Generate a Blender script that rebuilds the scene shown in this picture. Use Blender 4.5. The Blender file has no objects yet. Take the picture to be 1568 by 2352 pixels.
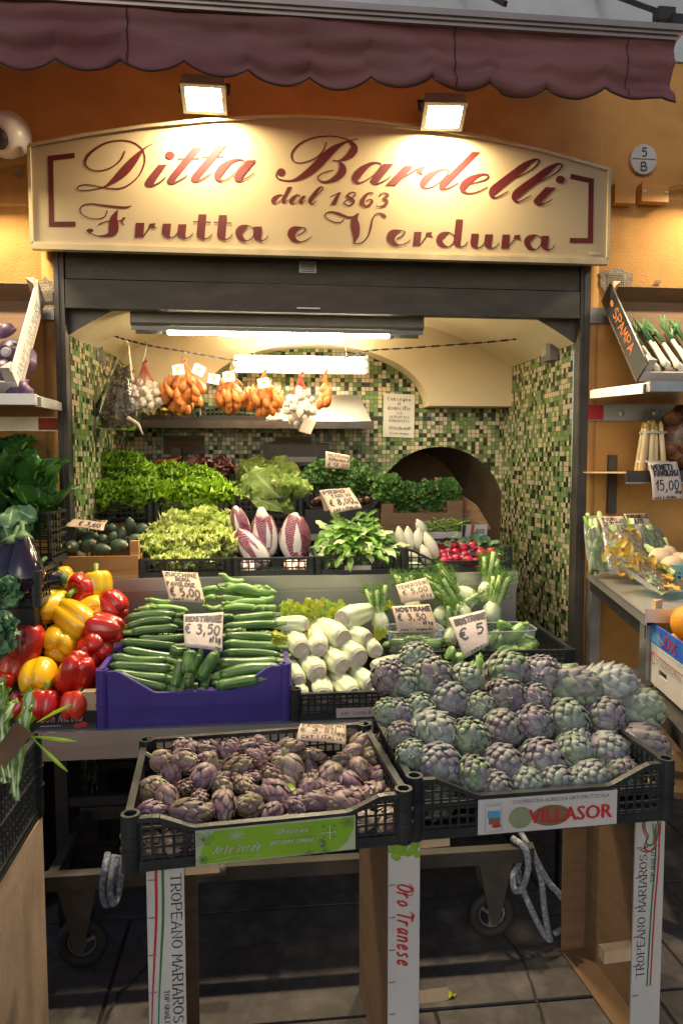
import bpy, math, random
from mathutils import Vector as V, Matrix as MX, noise as NZ
R = math.radians
sc = bpy.context.scene
# ---------------------------------------------------------------- camera
EYE = V((0, 0, 1.55)); FPX = 1600.0; YAW, PIT, ROL = R(5.9), R(3.82), R(-0.1)
_f = V((math.sin(YAW)*math.cos(PIT), math.cos(YAW)*math.cos(PIT), -math.sin(PIT)))
_r0 = V((math.cos(YAW), -math.sin(YAW), 0)); _u0 = _r0.cross(_f)
_r = math.cos(ROL)*_r0 + math.sin(ROL)*_u0; _u = math.cos(ROL)*_u0 - math.sin(ROL)*_r0
cam = bpy.data.objects.new('camera', bpy.data.cameras.new('camera')); sc.collection.objects.link(cam)
cam.data.sensor_fit = 'VERTICAL'; cam.data.sensor_height = 36; cam.data.lens = FPX/2352*36
cam.data.clip_start = 0.05; cam.data.clip_end = 500
cam.matrix_world = MX(((_r.x, _u.x, -_f.x, EYE.x), (_r.y, _u.y, -_f.y, EYE.y), (_r.z, _u.z, -_f.z, EYE.z), (0, 0, 0, 1)))
sc.camera = cam
# ---------------------------------------------------------------- world, sun, exposure
SUN_EL, SUN_AZ = R(24), R(200)
w = bpy.data.worlds.new('World'); sc.world = w; w.use_nodes = True
nt = w.node_tree; nt.nodes.clear()
sky = nt.nodes.new('ShaderNodeTexSky'); sky.sky_type = 'NISHITA'; sky.sun_disc = False
sky.sun_elevation = SUN_EL; sky.sun_rotation = SUN_AZ
bg = nt.nodes.new('ShaderNodeBackground'); bg.inputs['Strength'].default_value = 0.052
wo = nt.nodes.new('ShaderNodeOutputWorld')
nt.links.new(sky.outputs[0], bg.inputs['Color']); nt.links.new(bg.outputs[0], wo.inputs['Surface'])
sl = bpy.data.lights.new('sun', 'SUN'); sl.energy = 0.12; sl.angle = R(25); sl.color = (1, .93, .86)
so = bpy.data.objects.new('sun', sl); sc.collection.objects.link(so)
so.rotation_euler = V((-math.sin(SUN_AZ)*math.cos(SUN_EL), -math.cos(SUN_AZ)*math.cos(SUN_EL), -math.sin(SUN_EL))).to_track_quat('-Z', 'Y').to_euler()
sc.view_settings.view_transform = 'Standard'; sc.view_settings.look = 'None'
sc.view_settings.gamma = 1; sc.view_settings.exposure = 1.0
FLOOD, TUBE = 640.0, 56.0
WARM = (1.0, .80, .50, 1); TUBEC = (1.0, .84, .56, 1)
sc.render.engine = 'CYCLES'
cy = sc.cycles; cy.max_bounces = 7; cy.transparent_max_bounces = 12; cy.use_denoising = True; cy.sample_clamp_indirect = 6
# ---------------------------------------------------------------- helpers: pixels to points
def ray(px, py): return (px-784)/FPX*_r + (1176-py)/FPX*_u + _f
def at(px, py, Y): v = ray(px, py); return EYE + v*(Y/v.y)
def atz(px, py, z): v = ray(px, py); return EYE + v*((z-EYE.z)/v.z)
def FR(x0, y0, s): return lambda x, y: ((x0+x*s)*.574149, (y0+y*s)*.574149)
rnd = random.Random(7)
def U(a, b): return rnd.uniform(a, b)
def vn(p, s=1.0): return NZ.noise(V(p)*s)
# ---------------------------------------------------------------- mesh builder
class MB:
    def __init__(s): s.v = []; s.f = []; s.m = []; s.c = []; s.mi = 0; s.X = None; s.col = (0, 0, 0)
    def add(s, p, c=None):
        p = V(p)
        if s.X is not None: p = s.X @ p
        s.v.append(p); s.c.append(c or s.col); return len(s.v)-1
    def face(s, idx, mi=None): s.f.append(tuple(idx)); s.m.append(s.mi if mi is None else mi)
    def poly(s, pts, mi=None): s.face([s.add(p) for p in pts], mi)
    def box(s, a, b, mi=None):
        x0, y0, z0 = (min(a[i], b[i]) for i in range(3)); x1, y1, z1 = (max(a[i], b[i]) for i in range(3))
        i = [s.add(p) for p in ((x0,y0,z0),(x1,y0,z0),(x1,y1,z0),(x0,y1,z0),(x0,y0,z1),(x1,y0,z1),(x1,y1,z1),(x0,y1,z1))]
        for q in ((0,3,2,1),(4,5,6,7),(0,1,5,4),(1,2,6,5),(2,3,7,6),(3,0,4,7)): s.face([i[k] for k in q], mi)
    def bar(s, a, b, wd, ht, up=(0,0,1), mi=None):
        a, b = V(a), V(b); d = (b-a).normalized(); up = V(up)
        if abs(d.dot(up)) > .97: up = V((0, 1, 0)) if abs(d.y) < .9 else V((1, 0, 0))
        x = d.cross(up).normalized()*wd/2; y = x.cross(d).normalized()*ht/2
        i = [s.add(p) for p in (a-x-y, a+x-y, a+x+y, a-x+y, b-x-y, b+x-y, b+x+y, b-x+y)]
        for q in ((3,2,1,0),(4,5,6,7),(0,1,5,4),(1,2,6,5),(2,3,7,6),(3,0,4,7)): s.face([i[k] for k in q], mi)
    def prism(s, pts, off, mi=None):
        off = V(off); a = [s.add(p) for p in pts]; b = [s.add(V(p)+off) for p in pts]; n = len(pts)
        s.face(a[::-1], mi); s.face(b, mi)
        for i in range(n): j = (i+1) % n; s.face((a[i], a[j], b[j], b[i]), mi)
    def tube(s, pts, rad, n=8, mi=None, cap=True, closed=False):
        pts = [V(p) for p in pts]; L = len(pts)
        if not hasattr(rad, '__len__'): rad = [rad]*L
        t0 = (pts[1]-pts[0]).normalized(); nrm = t0.orthogonal().normalized(); rings = []
        for i, p in enumerate(pts):
            t = (pts[min(i+1, L-1)]-pts[max(i-1, 0)])
            if closed: t = pts[(i+1) % L]-pts[i-1]
            t = t.normalized(); nrm = (nrm - t*nrm.dot(t)).normalized(); bn = t.cross(nrm)
            rings.append([s.add(p+(nrm*math.cos(2*math.pi*k/n)+bn*math.sin(2*math.pi*k/n))*rad[i]) for k in range(n)])
        for i in range(L if closed else L-1):
            A, B = rings[i], rings[(i+1) % L]
            for k in range(n): s.face((A[k], A[(k+1) % n], B[(k+1) % n], B[k]), mi)
        if cap and not closed: s.face(rings[0][::-1], mi); s.face(rings[-1], mi)
    def lathe(s, prof, n=16, mi=None, lob=None):
        rings = []
        for (r_, z) in prof:
            rings.append([s.add((r_*math.cos(2*math.pi*k/n)*(lob(k/n, z) if lob else 1), r_*math.sin(2*math.pi*k/n)*(lob(k/n, z) if lob else 1), z)) for k in range(n)])
        for A, B in zip(rings, rings[1:]):
            for k in range(n): s.face((A[k], A[(k+1) % n], B[(k+1) % n], B[k]), mi)
        if prof[0][0] > 1e-4: s.face(rings[0][::-1], mi)
        if prof[-1][0] > 1e-4: s.face(rings[-1], mi)
    def grid(s, fn, nu, nv, mi=None, cfn=None):
        g = [[s.add(fn(i/nu, j/nv), cfn(i/nu, j/nv) if cfn else None) for j in range(nv+1)] for i in range(nu+1)]
        for i in range(nu):
            for j in range(nv): s.face((g[i][j], g[i+1][j], g[i+1][j+1], g[i][j+1]), mi(i, j) if callable(mi) else mi)
    def blob(s, c, r_, n=10, m=7, mi=None, amp=0, fr=3.0, sd=0):
        r_ = V(r_) if hasattr(r_, '__len__') else V((r_, r_, r_)); c = V(c)
        def fn(a, b):
            th = math.pi*a; ph = 2*math.pi*b
            d = V((math.sin(th)*math.cos(ph), math.sin(th)*math.sin(ph), math.cos(th)))
            k = 1+amp*NZ.noise(d*fr+V((sd, sd*2.3, 1)))
            return c+V((d.x*r_.x, d.y*r_.y, d.z*r_.z))*k
        s.grid(fn, m, n, mi)
    def build(s, name, mats, parent=None, smooth=False, uv=False, mesh_only=False):
        me = bpy.data.meshes.new(name); me.from_pydata([tuple(p) for p in s.v], [], s.f)
        for m_ in (mats if isinstance(mats, (list, tuple)) else [mats]): me.materials.append(m_)
        me.polygons.foreach_set('material_index', s.m)
        if smooth: me.polygons.foreach_set('use_smooth', [True]*len(s.f))
        if any(c != (0, 0, 0) for c in s.c):
            ca = me.color_attributes.new('Col', 'FLOAT_COLOR', 'POINT')
            ca.data.foreach_set('color', [x for c in s.c for x in (c[0], c[1], c[2], 1)])
        if uv:
            ul = me.uv_layers.new(name='UVMap')
            for p in me.polygons:
                n = p.normal; ax = max(range(3), key=lambda k: abs(n[k]))
                for li in p.loop_indices:
                    q = me.vertices[me.loops[li].vertex_index].co
                    ul.data[li].uv = (q.y, q.z) if ax == 0 else ((q.x, q.z) if ax == 1 else (q.x, q.y))
        me.update()
        if mesh_only: return me
        return link(name, me, parent)
def link(name, me, parent=None):
    o = bpy.data.objects.new(name, me); sc.collection.objects.link(o)
    if parent: o.parent = parent
    return o
def tag(o, label, cat, group=None, kind=None):
    if label: o['label'] = label
    if cat: o['category'] = cat
    if group: o['group'] = group
    if kind: o['kind'] = kind
    return o
def empty(name, label, cat, loc=(0, 0, 0), group=None):
    o = bpy.data.objects.new(name, None); sc.collection.objects.link(o); o.location = loc
    return tag(o, label, cat, group)
def copy_tree(o, parent=None):
    c = o.copy(); sc.collection.objects.link(c)
    if parent: c.parent = parent
    for ch in list(o.children): copy_tree(ch, c)
    return c
def frame(o, loc, zdir, spin=0.0, s=1.0):
    """stand object o at loc with its own z axis along zdir"""
    q = V(zdir).to_track_quat('Z', 'Y').to_matrix().to_4x4()
    M = MX.Translation(V(loc)) @ q @ MX.Rotation(spin, 4, 'Z')
    sv = s if hasattr(s, '__len__') else (s, s, s)
    o.matrix_world = M @ MX.Diagonal((sv[0], sv[1], sv[2], 1)); return o
ORD = ['', 'first', 'second', 'third', 'fourth', 'fifth', 'sixth', 'seventh', 'eighth', 'ninth', 'tenth', 'eleventh', 'twelfth', 'thirteenth', 'fourteenth', 'fifteenth', 'sixteenth', 'seventeenth', 'eighteenth']
def order(i, n, left='left', right='right'):
    if i == 0: return 'furthest '+left
    if i == n-1: return 'furthest '+right
    return ORD[i+1]+' from the '+left if i < n/2 else ORD[n-i]+' from the '+right
# ---------------------------------------------------------------- materials
def NT(name):
    m = bpy.data.materials.new(name); m.use_nodes = True; t = m.node_tree
    return m, t, t.nodes['Principled BSDF'], t.nodes['Material Output']
def nd(t, typ, **k):
    n = t.nodes.new(typ)
    for a, b in k.items(): setattr(n, a, b)
    return n
def ramp(t, stops, interp='LINEAR'):
    n = nd(t, 'ShaderNodeValToRGB'); n.color_ramp.interpolation = interp; e = n.color_ramp.elements
    while len(e) < len(stops): e.new(.5)
    for el, (p, c) in zip(e, stops): el.position = p; el.color = (*c[:3], 1)
    return n
def mixc(t, a, b, fac, bt='MIX'):
    n = nd(t, 'ShaderNodeMix', data_type='RGBA', blend_type=bt)
    for sock, v in ((n.inputs['Factor'], fac), (n.inputs['A'], a), (n.inputs['B'], b)):
        if isinstance(v, bpy.types.NodeSocket): t.links.new(v, sock)
        elif hasattr(v, '__len__'): sock.default_value = (*v[:3], 1)
        else: sock.default_value = v
    return n.outputs['Result']
def mat(name, c1, c2=None, sc_=8.0, rough=.5, metal=0, bump=0.0, bsc=None, spec=.5, coat=0, c3=None, rv=0.0, detail=6, transl=0, stretch=None, objrand=None, alpha=None, sss=0, rvar=0):
    m, t, P, O = NT(name)
    tc = nd(t, 'ShaderNodeTexCoord'); mp = nd(t, 'ShaderNodeMapping'); t.links.new(tc.outputs['Object'], mp.inputs[0])
    oi = nd(t, 'ShaderNodeObjectInfo')
    if stretch: mp.inputs['Scale'].default_value = stretch
    if c2 is None: c2 = tuple(x*.8 for x in c1)
    ns = nd(t, 'ShaderNodeTexNoise', noise_dimensions='4D'); ns.inputs['Scale'].default_value = sc_; ns.inputs['Detail'].default_value = detail
    t.links.new(mp.outputs[0], ns.inputs['Vector'])
    mw = nd(t, 'ShaderNodeMath', operation='MULTIPLY'); t.links.new(oi.outputs['Random'], mw.inputs[0]); mw.inputs[1].default_value = 37; t.links.new(mw.outputs[0], ns.inputs['W'])
    st = [(.32, c1), (.68, c2)] if c3 is None else [(.3, c1), (.5, c2), (.72, c3)]
    rp = ramp(t, st); t.links.new(ns.outputs['Fac'], rp.inputs[0]); col = rp.outputs[0]
    if objrand:
        r2 = ramp(t, [(i/(len(objrand)-1), c) for i, c in enumerate(objrand)]); t.links.new(oi.outputs['Random'], r2.inputs[0])
        col = mixc(t, col, r2.outputs[0], .6)
    if rv:
        hs = nd(t, 'ShaderNodeHueSaturation'); t.links.new(col, hs.inputs['Color'])
        mr = nd(t, 'ShaderNodeMapRange'); t.links.new(oi.outputs['Random'], mr.inputs[0]); mr.inputs[3].default_value = 1-rv; mr.inputs[4].default_value = 1+rv
        t.links.new(mr.outputs[0], hs.inputs['Value']); col = hs.outputs[0]
    t.links.new(col, P.inputs['Base Color'])
    P.inputs['Roughness'].default_value = rough; P.inputs['Metallic'].default_value = metal; P.inputs['Specular IOR Level'].default_value = spec
    P.inputs['Coat Weight'].default_value = coat; P.inputs['Coat Roughness'].default_value = .08
    if rvar:
        mr = nd(t, 'ShaderNodeMapRange'); t.links.new(ns.outputs['Fac'], mr.inputs[0]); mr.inputs[1].default_value = .3; mr.inputs[2].default_value = .7; mr.inputs[3].default_value = rough-rvar; mr.inputs[4].default_value = rough+rvar
        t.links.new(mr.outputs[0], P.inputs['Roughness'])
    if sss: P.inputs['Subsurface Weight'].default_value = sss; P.inputs['Subsurface Radius'].default_value = (.4, .5, .2); P.inputs['Subsurface Scale'].default_value = .01
    if bump:
        nb = nd(t, 'ShaderNodeTexNoise'); nb.inputs['Scale'].default_value = bsc or sc_*4; nb.inputs['Detail'].default_value = 5; t.links.new(mp.outputs[0], nb.inputs['Vector'])
        bp = nd(t, 'ShaderNodeBump'); bp.inputs['Strength'].default_value = bump; bp.inputs['Distance'].default_value = .01
        t.links.new(nb.outputs['Fac'], bp.inputs['Height']); t.links.new(bp.outputs[0], P.inputs['Normal'])
    if transl:
        tr = nd(t, 'ShaderNodeBsdfTranslucent'); t.links.new(col, tr.inputs['Color']); ms = nd(t, 'ShaderNodeMixShader'); ms.inputs[0].default_value = transl
        t.links.new(P.outputs[0], ms.inputs[1]); t.links.new(tr.outputs[0], ms.inputs[2]); t.links.new(ms.outputs[0], O.inputs['Surface'])
    return m
def emis(name, col, st):
    m, t, P, O = NT(name); P.inputs['Base Color'].default_value = (.9, .9, .9, 1); P.inputs['Emission Color'].default_value = col; P.inputs['Emission Strength'].default_value = st
    return m
def clear(name, tint=(1, 1, 1), bumpy=0.0, gl=.12, rough=.06, bsc=40):
    m, t, P, O = NT(name); t.nodes.remove(P)
    tr = nd(t, 'ShaderNodeBsdfTransparent'); tr.inputs[0].default_value = (*tint, 1)
    g = nd(t, 'ShaderNodeBsdfGlossy'); g.inputs['Roughness'].default_value = rough
    df = nd(t, 'ShaderNodeBsdfDiffuse'); df.inputs[0].default_value = (.8, .82, .8, 1)
    fr = nd(t, 'ShaderNodeFresnel'); fr.inputs['IOR'].default_value = 1.45
    ms = nd(t, 'ShaderNodeMixShader'); ad = nd(t, 'ShaderNodeMath', operation='ADD'); ad.inputs[1].default_value = gl*.5; t.links.new(fr.outputs[0], ad.inputs[0]); t.links.new(ad.outputs[0], ms.inputs[0])
    m2 = nd(t, 'ShaderNodeMixShader'); m2.inputs[0].default_value = gl
    t.links.new(tr.outputs[0], m2.inputs[1]); t.links.new(df.outputs[0], m2.inputs[2])
    t.links.new(m2.outputs[0], ms.inputs[1]); t.links.new(g.outputs[0], ms.inputs[2]); t.links.new(ms.outputs[0], O.inputs['Surface'])
    if bumpy:
        tc = nd(t, 'ShaderNodeTexCoord'); nb = nd(t, 'ShaderNodeTexNoise'); nb.inputs['Scale'].default_value = bsc; nb.inputs['Detail'].default_value = 3; t.links.new(tc.outputs['Object'], nb.inputs['Vector'])
        bp = nd(t, 'ShaderNodeBump'); bp.inputs['Strength'].default_value = bumpy; bp.inputs['Distance'].default_value = .02; t.links.new(nb.outputs['Fac'], bp.inputs['Height'])
        t.links.new(bp.outputs[0], g.inputs['Normal']); t.links.new(bp.outputs[0], fr.inputs['Normal'])
    return m
def mosaic(name, pitch, dark=1.0):
    m, t, P, O = NT(name); uv = nd(t, 'ShaderNodeUVMap'); uv.uv_map = 'UVMap'
    sc1 = nd(t, 'ShaderNodeVectorMath', operation='SCALE'); sc1.inputs['Scale'].default_value = 1/pitch; t.links.new(uv.outputs[0], sc1.inputs[0])
    fl = nd(t, 'ShaderNodeVectorMath', operation='FLOOR'); t.links.new(sc1.outputs[0], fl.inputs[0])
    frc = nd(t, 'ShaderNodeVectorMath', operation='FRACTION'); t.links.new(sc1.outputs[0], frc.inputs[0])
    wn = nd(t, 'ShaderNodeTexWhiteNoise', noise_dimensions='2D'); t.links.new(fl.outputs[0], wn.inputs['Vector'])
    rp = ramp(t, [(0, (.60, .50, .34)), (.26, (.52, .44, .30)), (.36, (.20, .30, .10)), (.55, (.13, .22, .07)), (.7, (.16, .25, .09)), (.8, (.02, .035, .015)), (.93, (.035, .055, .02))], 'CONSTANT')
    t.links.new(wn.outputs['Value'], rp.inputs[0])
    sx = nd(t, 'ShaderNodeSeparateXYZ'); t.links.new(frc.outputs[0], sx.inputs[0])
    ms = []
    for ax in ('X', 'Y'):
        a = nd(t, 'ShaderNodeMath', operation='SUBTRACT'); t.links.new(sx.outputs[ax], a.inputs[0]); a.inputs[1].default_value = .5
        b = nd(t, 'ShaderNodeMath', operation='ABSOLUTE'); t.links.new(a.outputs[0], b.inputs[0])
        c = nd(t, 'ShaderNodeMath', operation='GREATER_THAN'); t.links.new(b.outputs[0], c.inputs[0]); c.inputs[1].default_value = .445; ms.append(c)
    mx = nd(t, 'ShaderNodeMath', operation='MAXIMUM'); t.links.new(ms[0].outputs[0], mx.inputs[0]); t.links.new(ms[1].outputs[0], mx.inputs[1])
    col = mixc(t, rp.outputs[0], (.055, .055, .035), mx.outputs[0]); t.links.new(col, P.inputs['Base Color'])
    rr = nd(t, 'ShaderNodeMapRange'); t.links.new(mx.outputs[0], rr.inputs[0]); rr.inputs[3].default_value = .16; rr.inputs[4].default_value = .8; t.links.new(rr.outputs[0], P.inputs['Roughness'])
    geo = nd(t, 'ShaderNodeNewGeometry'); sb = nd(t, 'ShaderNodeVectorMath', operation='SUBTRACT'); t.links.new(wn.outputs['Color'], sb.inputs[0]); sb.inputs[1].default_value = (.5, .5, .5)
    s2 = nd(t, 'ShaderNodeVectorMath', operation='SCALE'); s2.inputs['Scale'].default_value = .13; t.links.new(sb.outputs[0], s2.inputs[0])
    ad = nd(t, 'ShaderNodeVectorMath', operation='ADD'); t.links.new(geo.outputs['Normal'], ad.inputs[0]); t.links.new(s2.outputs[0], ad.inputs[1])
    nn = nd(t, 'ShaderNodeVectorMath', operation='NORMALIZE'); t.links.new(ad.outputs[0], nn.inputs[0]); t.links.new(nn.outputs[0], P.inputs['Normal'])
    return m
def bractmat(name, cols, tipc):
    """leaf scales: colour from object random, scale random (Col.r) and tip (Col.g)"""
    m, t, P, O = NT(name); at_ = nd(t, 'ShaderNodeVertexColor'); at_.layer_name = 'Col'; sx = nd(t, 'ShaderNodeSeparateColor'); t.links.new(at_.outputs[0], sx.inputs[0])
    oi = nd(t, 'ShaderNodeObjectInfo'); a = nd(t, 'ShaderNodeMath', operation='MULTIPLY_ADD'); t.links.new(sx.outputs['Red'], a.inputs[0]); a.inputs[1].default_value = .17
    s_ = nd(t, 'ShaderNodeMath', operation='MULTIPLY'); t.links.new(oi.outputs['Random'], s_.inputs[0]); s_.inputs[1].default_value = .83; t.links.new(s_.outputs[0], a.inputs[2])
    rp = ramp(t, [(i/(len(cols)-1), c) for i, c in enumerate(cols)]); t.links.new(a.outputs[0], rp.inputs[0])
    tc = nd(t, 'ShaderNodeTexCoord'); ns = nd(t, 'ShaderNodeTexNoise'); ns.inputs['Scale'].default_value = 45; t.links.new(tc.outputs['Object'], ns.inputs['Vector'])
    p = nd(t, 'ShaderNodeMath', operation='POWER'); t.links.new(sx.outputs['Green'], p.inputs[0]); p.inputs[1].default_value = 3
    q = nd(t, 'ShaderNodeMath', operation='MULTIPLY'); t.links.new(p.outputs[0], q.inputs[0]); q.inputs[1].default_value = .25
    col = mixc(t, rp.outputs[0], tipc, q.outputs[0])
    g = nd(t, 'ShaderNodeMapRange'); t.links.new(ns.outputs['Fac'], g.inputs[0]); g.inputs[3].default_value = .55; g.inputs[4].default_value = 1.35
    col = mixc(t, col, g.outputs[0], 1.0, 'MULTIPLY'); t.links.new(col, P.inputs['Base Color']); P.inputs['Roughness'].default_value = .48
    return m
M = {}
M['stucco'] = mat('ochre_stucco', (.45, .225, .06), (.53, .28, .08), 4, .88, bump=.3, bsc=110, c3=(.37, .18, .05))
M['upper'] = mat('grey_upper_plaster', (.42, .46, .50), (.5, .53, .56), 6, .9, bump=.3, bsc=120)
M['patch'] = mat('broken_plaster', (.42, .36, .27), (.25, .19, .12), 25, .95, bump=.8, bsc=120)
M['mesh'] = mat('fibre_mesh', (.55, .52, .42), None, 30, .9)
M['stone'] = mat('paving_stone', (.10, .088, .084), (.062, .055, .053), 9, .8, bump=.3, bsc=140, c3=(.15, .133, .127), rvar=.1)
M['joint'] = mat('paving_joint', (.03, .027, .025), None, 20, .95)
M['shutter'] = mat('dark_shutter_steel', (.045, .042, .033), (.075, .07, .055), 7, .55, metal=.25, bump=.08, bsc=160, stretch=(1, 1, 3))
M['jamb'] = mat('dark_jamb_steel', (.06, .055, .05), (.11, .10, .09), 9, .5, metal=.5)
M['vault'] = mat('cream_vault_plaster', (.60, .50, .32), (.68, .58, .40), 3, .85, bump=.15, bsc=50)
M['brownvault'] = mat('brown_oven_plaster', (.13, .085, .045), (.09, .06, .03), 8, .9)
M['mosaic'] = mosaic('glass_mosaic', .0245)
M['cream'] = mat('cream_sign_panel', (.32, .26, .15), (.35, .285, .17), 4, .34, rvar=.06)
M['signedge'] = mat('sign_metal_edge', (.50, .42, .26), (.36, .30, .18), 9, .45, metal=.3)
M['maroon'] = mat('maroon_lettering', (.06, .004, .005), (.08, .006, .006), 10, .6, spec=.25)
M['steel'] = mat('brushed_steel', (.50, .49, .48), (.56, .55, .54), 3, .36, metal=.75, rvar=.05)
M['zinc'] = mat('zinc_rail', (.36, .36, .36), (.48, .48, .47), 14, .42, metal=.9, rvar=.1)
M['dark'] = mat('black_iron', (.02, .02, .022), (.045, .043, .042), 15, .5, metal=.4)
M['white'] = mat('white_plastic', (.72, .70, .66), (.62, .60, .56), 6, .35)
M['awning'] = mat('burgundy_canvas', (.125, .046, .05), (.20, .083, .09), 2.2, .8, bump=.35, bsc=500, c3=(.14, .04, .05), stretch=(1, 1, 2.5))
M['awntop'] = mat('burgundy_canvas_top', (.34, .15, .15), (.42, .20, .20), 4, .85)
M['trim'] = mat('dark_braid', (.035, .012, .014), None, 20, .9)
M['alu'] = mat('lacquered_bar', (.34, .28, .26), (.28, .23, .22), 8, .35, metal=.5)
M['flood'] = emis('floodlight_glow', WARM, FLOOD); M['flood2'] = emis('side_floodlight_glow', WARM, FLOOD*.34); M['tube'] = emis('tube_glow', TUBEC, TUBE)
M['lampbody'] = mat('grey_lamp_housing', (.16, .16, .15), (.20, .20, .19), 10, .4, metal=.4)
M['ochrebox'] = mat('painted_box', (.46, .20, .035), (.52, .24, .04), 9, .55)
M['paper'] = mat('brown_paper', (.56, .42, .31), (.64, .50, .38), 9, .85, bump=.25, bsc=40, rv=.12)
M['greypaper'] = mat('grey_paper', (.46, .39, .37), (.54, .47, .44), 9, .85, bump=.3, bsc=40)
M['ink'] = mat('marker_ink', (.012, .012, .02), (.03, .03, .045), 60, .6)
M['wpaper'] = mat('white_paper', (.70, .68, .62), (.64, .61, .55), 6, .8)
M['daylit_card'] = mat('daylit_worn_cardboard', (.36, .26, .19), (.44, .32, .24), 5, .9, bump=.15, bsc=60, c3=(.25, .17, .115), stretch=(1, 1, .5))  # worn cardboard, lighter copy: daylight on the chicory box side is in the colour
M['card'] = mat('shaded_brown_cardboard', (.15, .085, .045), (.20, .12, .065), 6, .85, bump=.1, bsc=80, stretch=(1, 1, 6))  # cardboard darkened so its colour carries the shade inside the standing cartons
M['cardwhite'] = mat('printed_white_card', (.50, .48, .47), (.42, .40, .385), 7, .65, bump=.15, bsc=30)
M['wood'] = mat('raw_crate_wood', (.42, .20, .06), (.50, .26, .09), 5, .7, stretch=(1, 6, 14), c3=(.34, .15, .04), bump=.12, bsc=40)
M['paleWood'] = mat('pale_wood', (.50, .36, .22), (.42, .29, .17), 6, .75, stretch=(8, 8, 1))
M['black'] = mat('black_crate_plastic', (.012, .014, .016), (.024, .027, .03), 10, .38, rvar=.1)
M['purple'] = mat('violet_crate_plastic', (.05, .032, .20), (.065, .042, .26), 6, .42, rvar=.08)
M['teal'] = mat('teal_basket_plastic', (.10, .42, .45), None, 8, .4)
M['red'] = mat('red_print', (.45, .025, .025), None, 20, .5); M['green'] = mat('green_print', (.03, .17, .06), None, 20, .5)
M['grape'] = mat('green_label', (.17, .33, .02), (.22, .40, .03), 9, .45); M['lgrey'] = mat('pale_label_ground', (.36, .42, .28), None, 12, .5)
M['bluep'] = mat('blue_print', (.03, .05, .38), (.02, .16, .55), 14, .4); M['skyb'] = mat('sky_blue_print', (.08, .30, .55), None, 14, .4)
M['rubber'] = mat('black_rubber', (.02, .02, .02), (.035, .035, .033), 20, .7)
M['rope'] = mat('blue_white_rope', (.40, .42, .45), (.12, .15, .22), 55, .9, c3=(.5, .52, .54), bump=.4, bsc=120)
M['clear'] = clear('clear_tub_plastic', (.93, .97, .95), .15, .16); M['tubrim'] = clear('tub_rim_plastic', (.95, .97, .96), .1, .45); M['film'] = clear('cling_film', (.97, .97, .95), .9, .07, .04, 26); M['bag'] = clear('crinkled_bag', (.93, .91, .86), .12, .006, .2, 30)
# produce
M['artichoke'] = bractmat('artichoke_scales', [(.20, .25, .19), (.16, .12, .16), (.19, .24, .17), (.25, .30, .26), (.20, .155, .21), (.16, .24, .12), (.28, .31, .31), (.18, .17, .14)], (.13, .08, .12))
M['carcio'] = bractmat('small_purple_artichoke_scales', [(.14, .075, .11), (.22, .13, .165), (.20, .165, .085), (.12, .065, .10), (.28, .19, .20), (.17, .08, .13), (.32, .26, .17), (.25, .16, .19)], (.22, .15, .12))
M['artstem'] = mat('artichoke_stem', (.16, .19, .10), (.22, .24, .14), 20, .7)
M['zuc'] = mat('zucchini_skin', (.03, .085, .016), (.06, .14, .032), 22, .32, stretch=(5, 5, .5), c3=(.19, .30, .10), rv=.3, coat=.15)
M['roma'] = mat('ribbed_zucchini_skin', (.10, .22, .045), (.16, .31, .08), 22, .4, stretch=(5, 5, .4), c3=(.28, .42, .16), rv=.2)
M['zstem'] = mat('zucchini_stem', (.16, .26, .07), (.24, .34, .12), 30, .6)
M['dzuc'] = mat('dark_cucumber_skin', (.035, .065, .04), (.06, .10, .065), 60, .4, c3=(.09, .13, .09), rv=.25)
for n_, a_, b_ in (('pred', (.42, .006, .006), (.50, .012, .008)), ('pyel', (.78, .40, .004), (.82, .46, .01)), ('pora', (.62, .06, .008), (.55, .02, .008))):
    M[n_] = mat(n_+'_skin', a_, b_, 9, .27, coat=.4, sss=.12, rv=.12, bump=.06, bsc=40, c3=tuple(x*.8 for x in a_[:1])+(a_[1]*1.5+.01, a_[2]))
M['pstem'] = mat('pepper_stem', (.15, .26, .03), (.24, .34, .06), 20, .5)
M['celery'] = mat('celery_stalk', (.60, .64, .38), (.70, .72, .52), 12, .45, stretch=(8, 8, .6), c3=(.50, .60, .24), sss=.15)
M['cut'] = mat('cut_celery_base', (.50, .48, .44), (.40, .35, .29), 40, .75, c3=(.58, .57, .54))
M['yleaf'] = mat('yellow_celery_leaf', (.48, .52, .04), (.36, .46, .05), 20, .5, transl=.3)
M['fennel'] = mat('fennel_bulb', (.72, .76, .60), (.60, .70, .40), 9, .4, stretch=(6, 6, 1), sss=.15)
M['fstalk'] = mat('fennel_stalk', (.38, .54, .16), (.50, .62, .28), 14, .5)
M['frond'] = mat('fennel_frond', (.10, .26, .03), (.16, .34, .05), 20, .6, transl=.25)
M['endive'] = mat('endive_leaf', (.74, .72, .50), (.80, .78, .64), 10, .4, stretch=(5, 5, .7), c3=(.70, .66, .30), sss=.2)
M['radish'] = mat('radish_skin', (.50, .015, .06), (.42, .01, .045), 20, .3, coat=.25, rv=.15); M['root'] = mat('radish_root', (.66, .58, .50), None, 20, .6)
M['radic'] = mat('red_chicory_blade', (.15, .02, .05), (.22, .045, .085), 28, .42, c3=(.12, .015, .04)); M['rib'] = mat('white_leaf_rib', (.72, .70, .62), (.78, .76, .70), 18, .45)
M['lett'] = mat('curly_lettuce_leaf', (.17, .36, .015), (.30, .50, .04), 22, .45, c3=(.09, .25, .01), transl=.3, rv=.18)
M['lett2'] = mat('bright_lettuce_leaf', (.28, .48, .022), (.36, .56, .04), 20, .42, c3=(.17, .37, .015), transl=.3, rv=.1)
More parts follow.
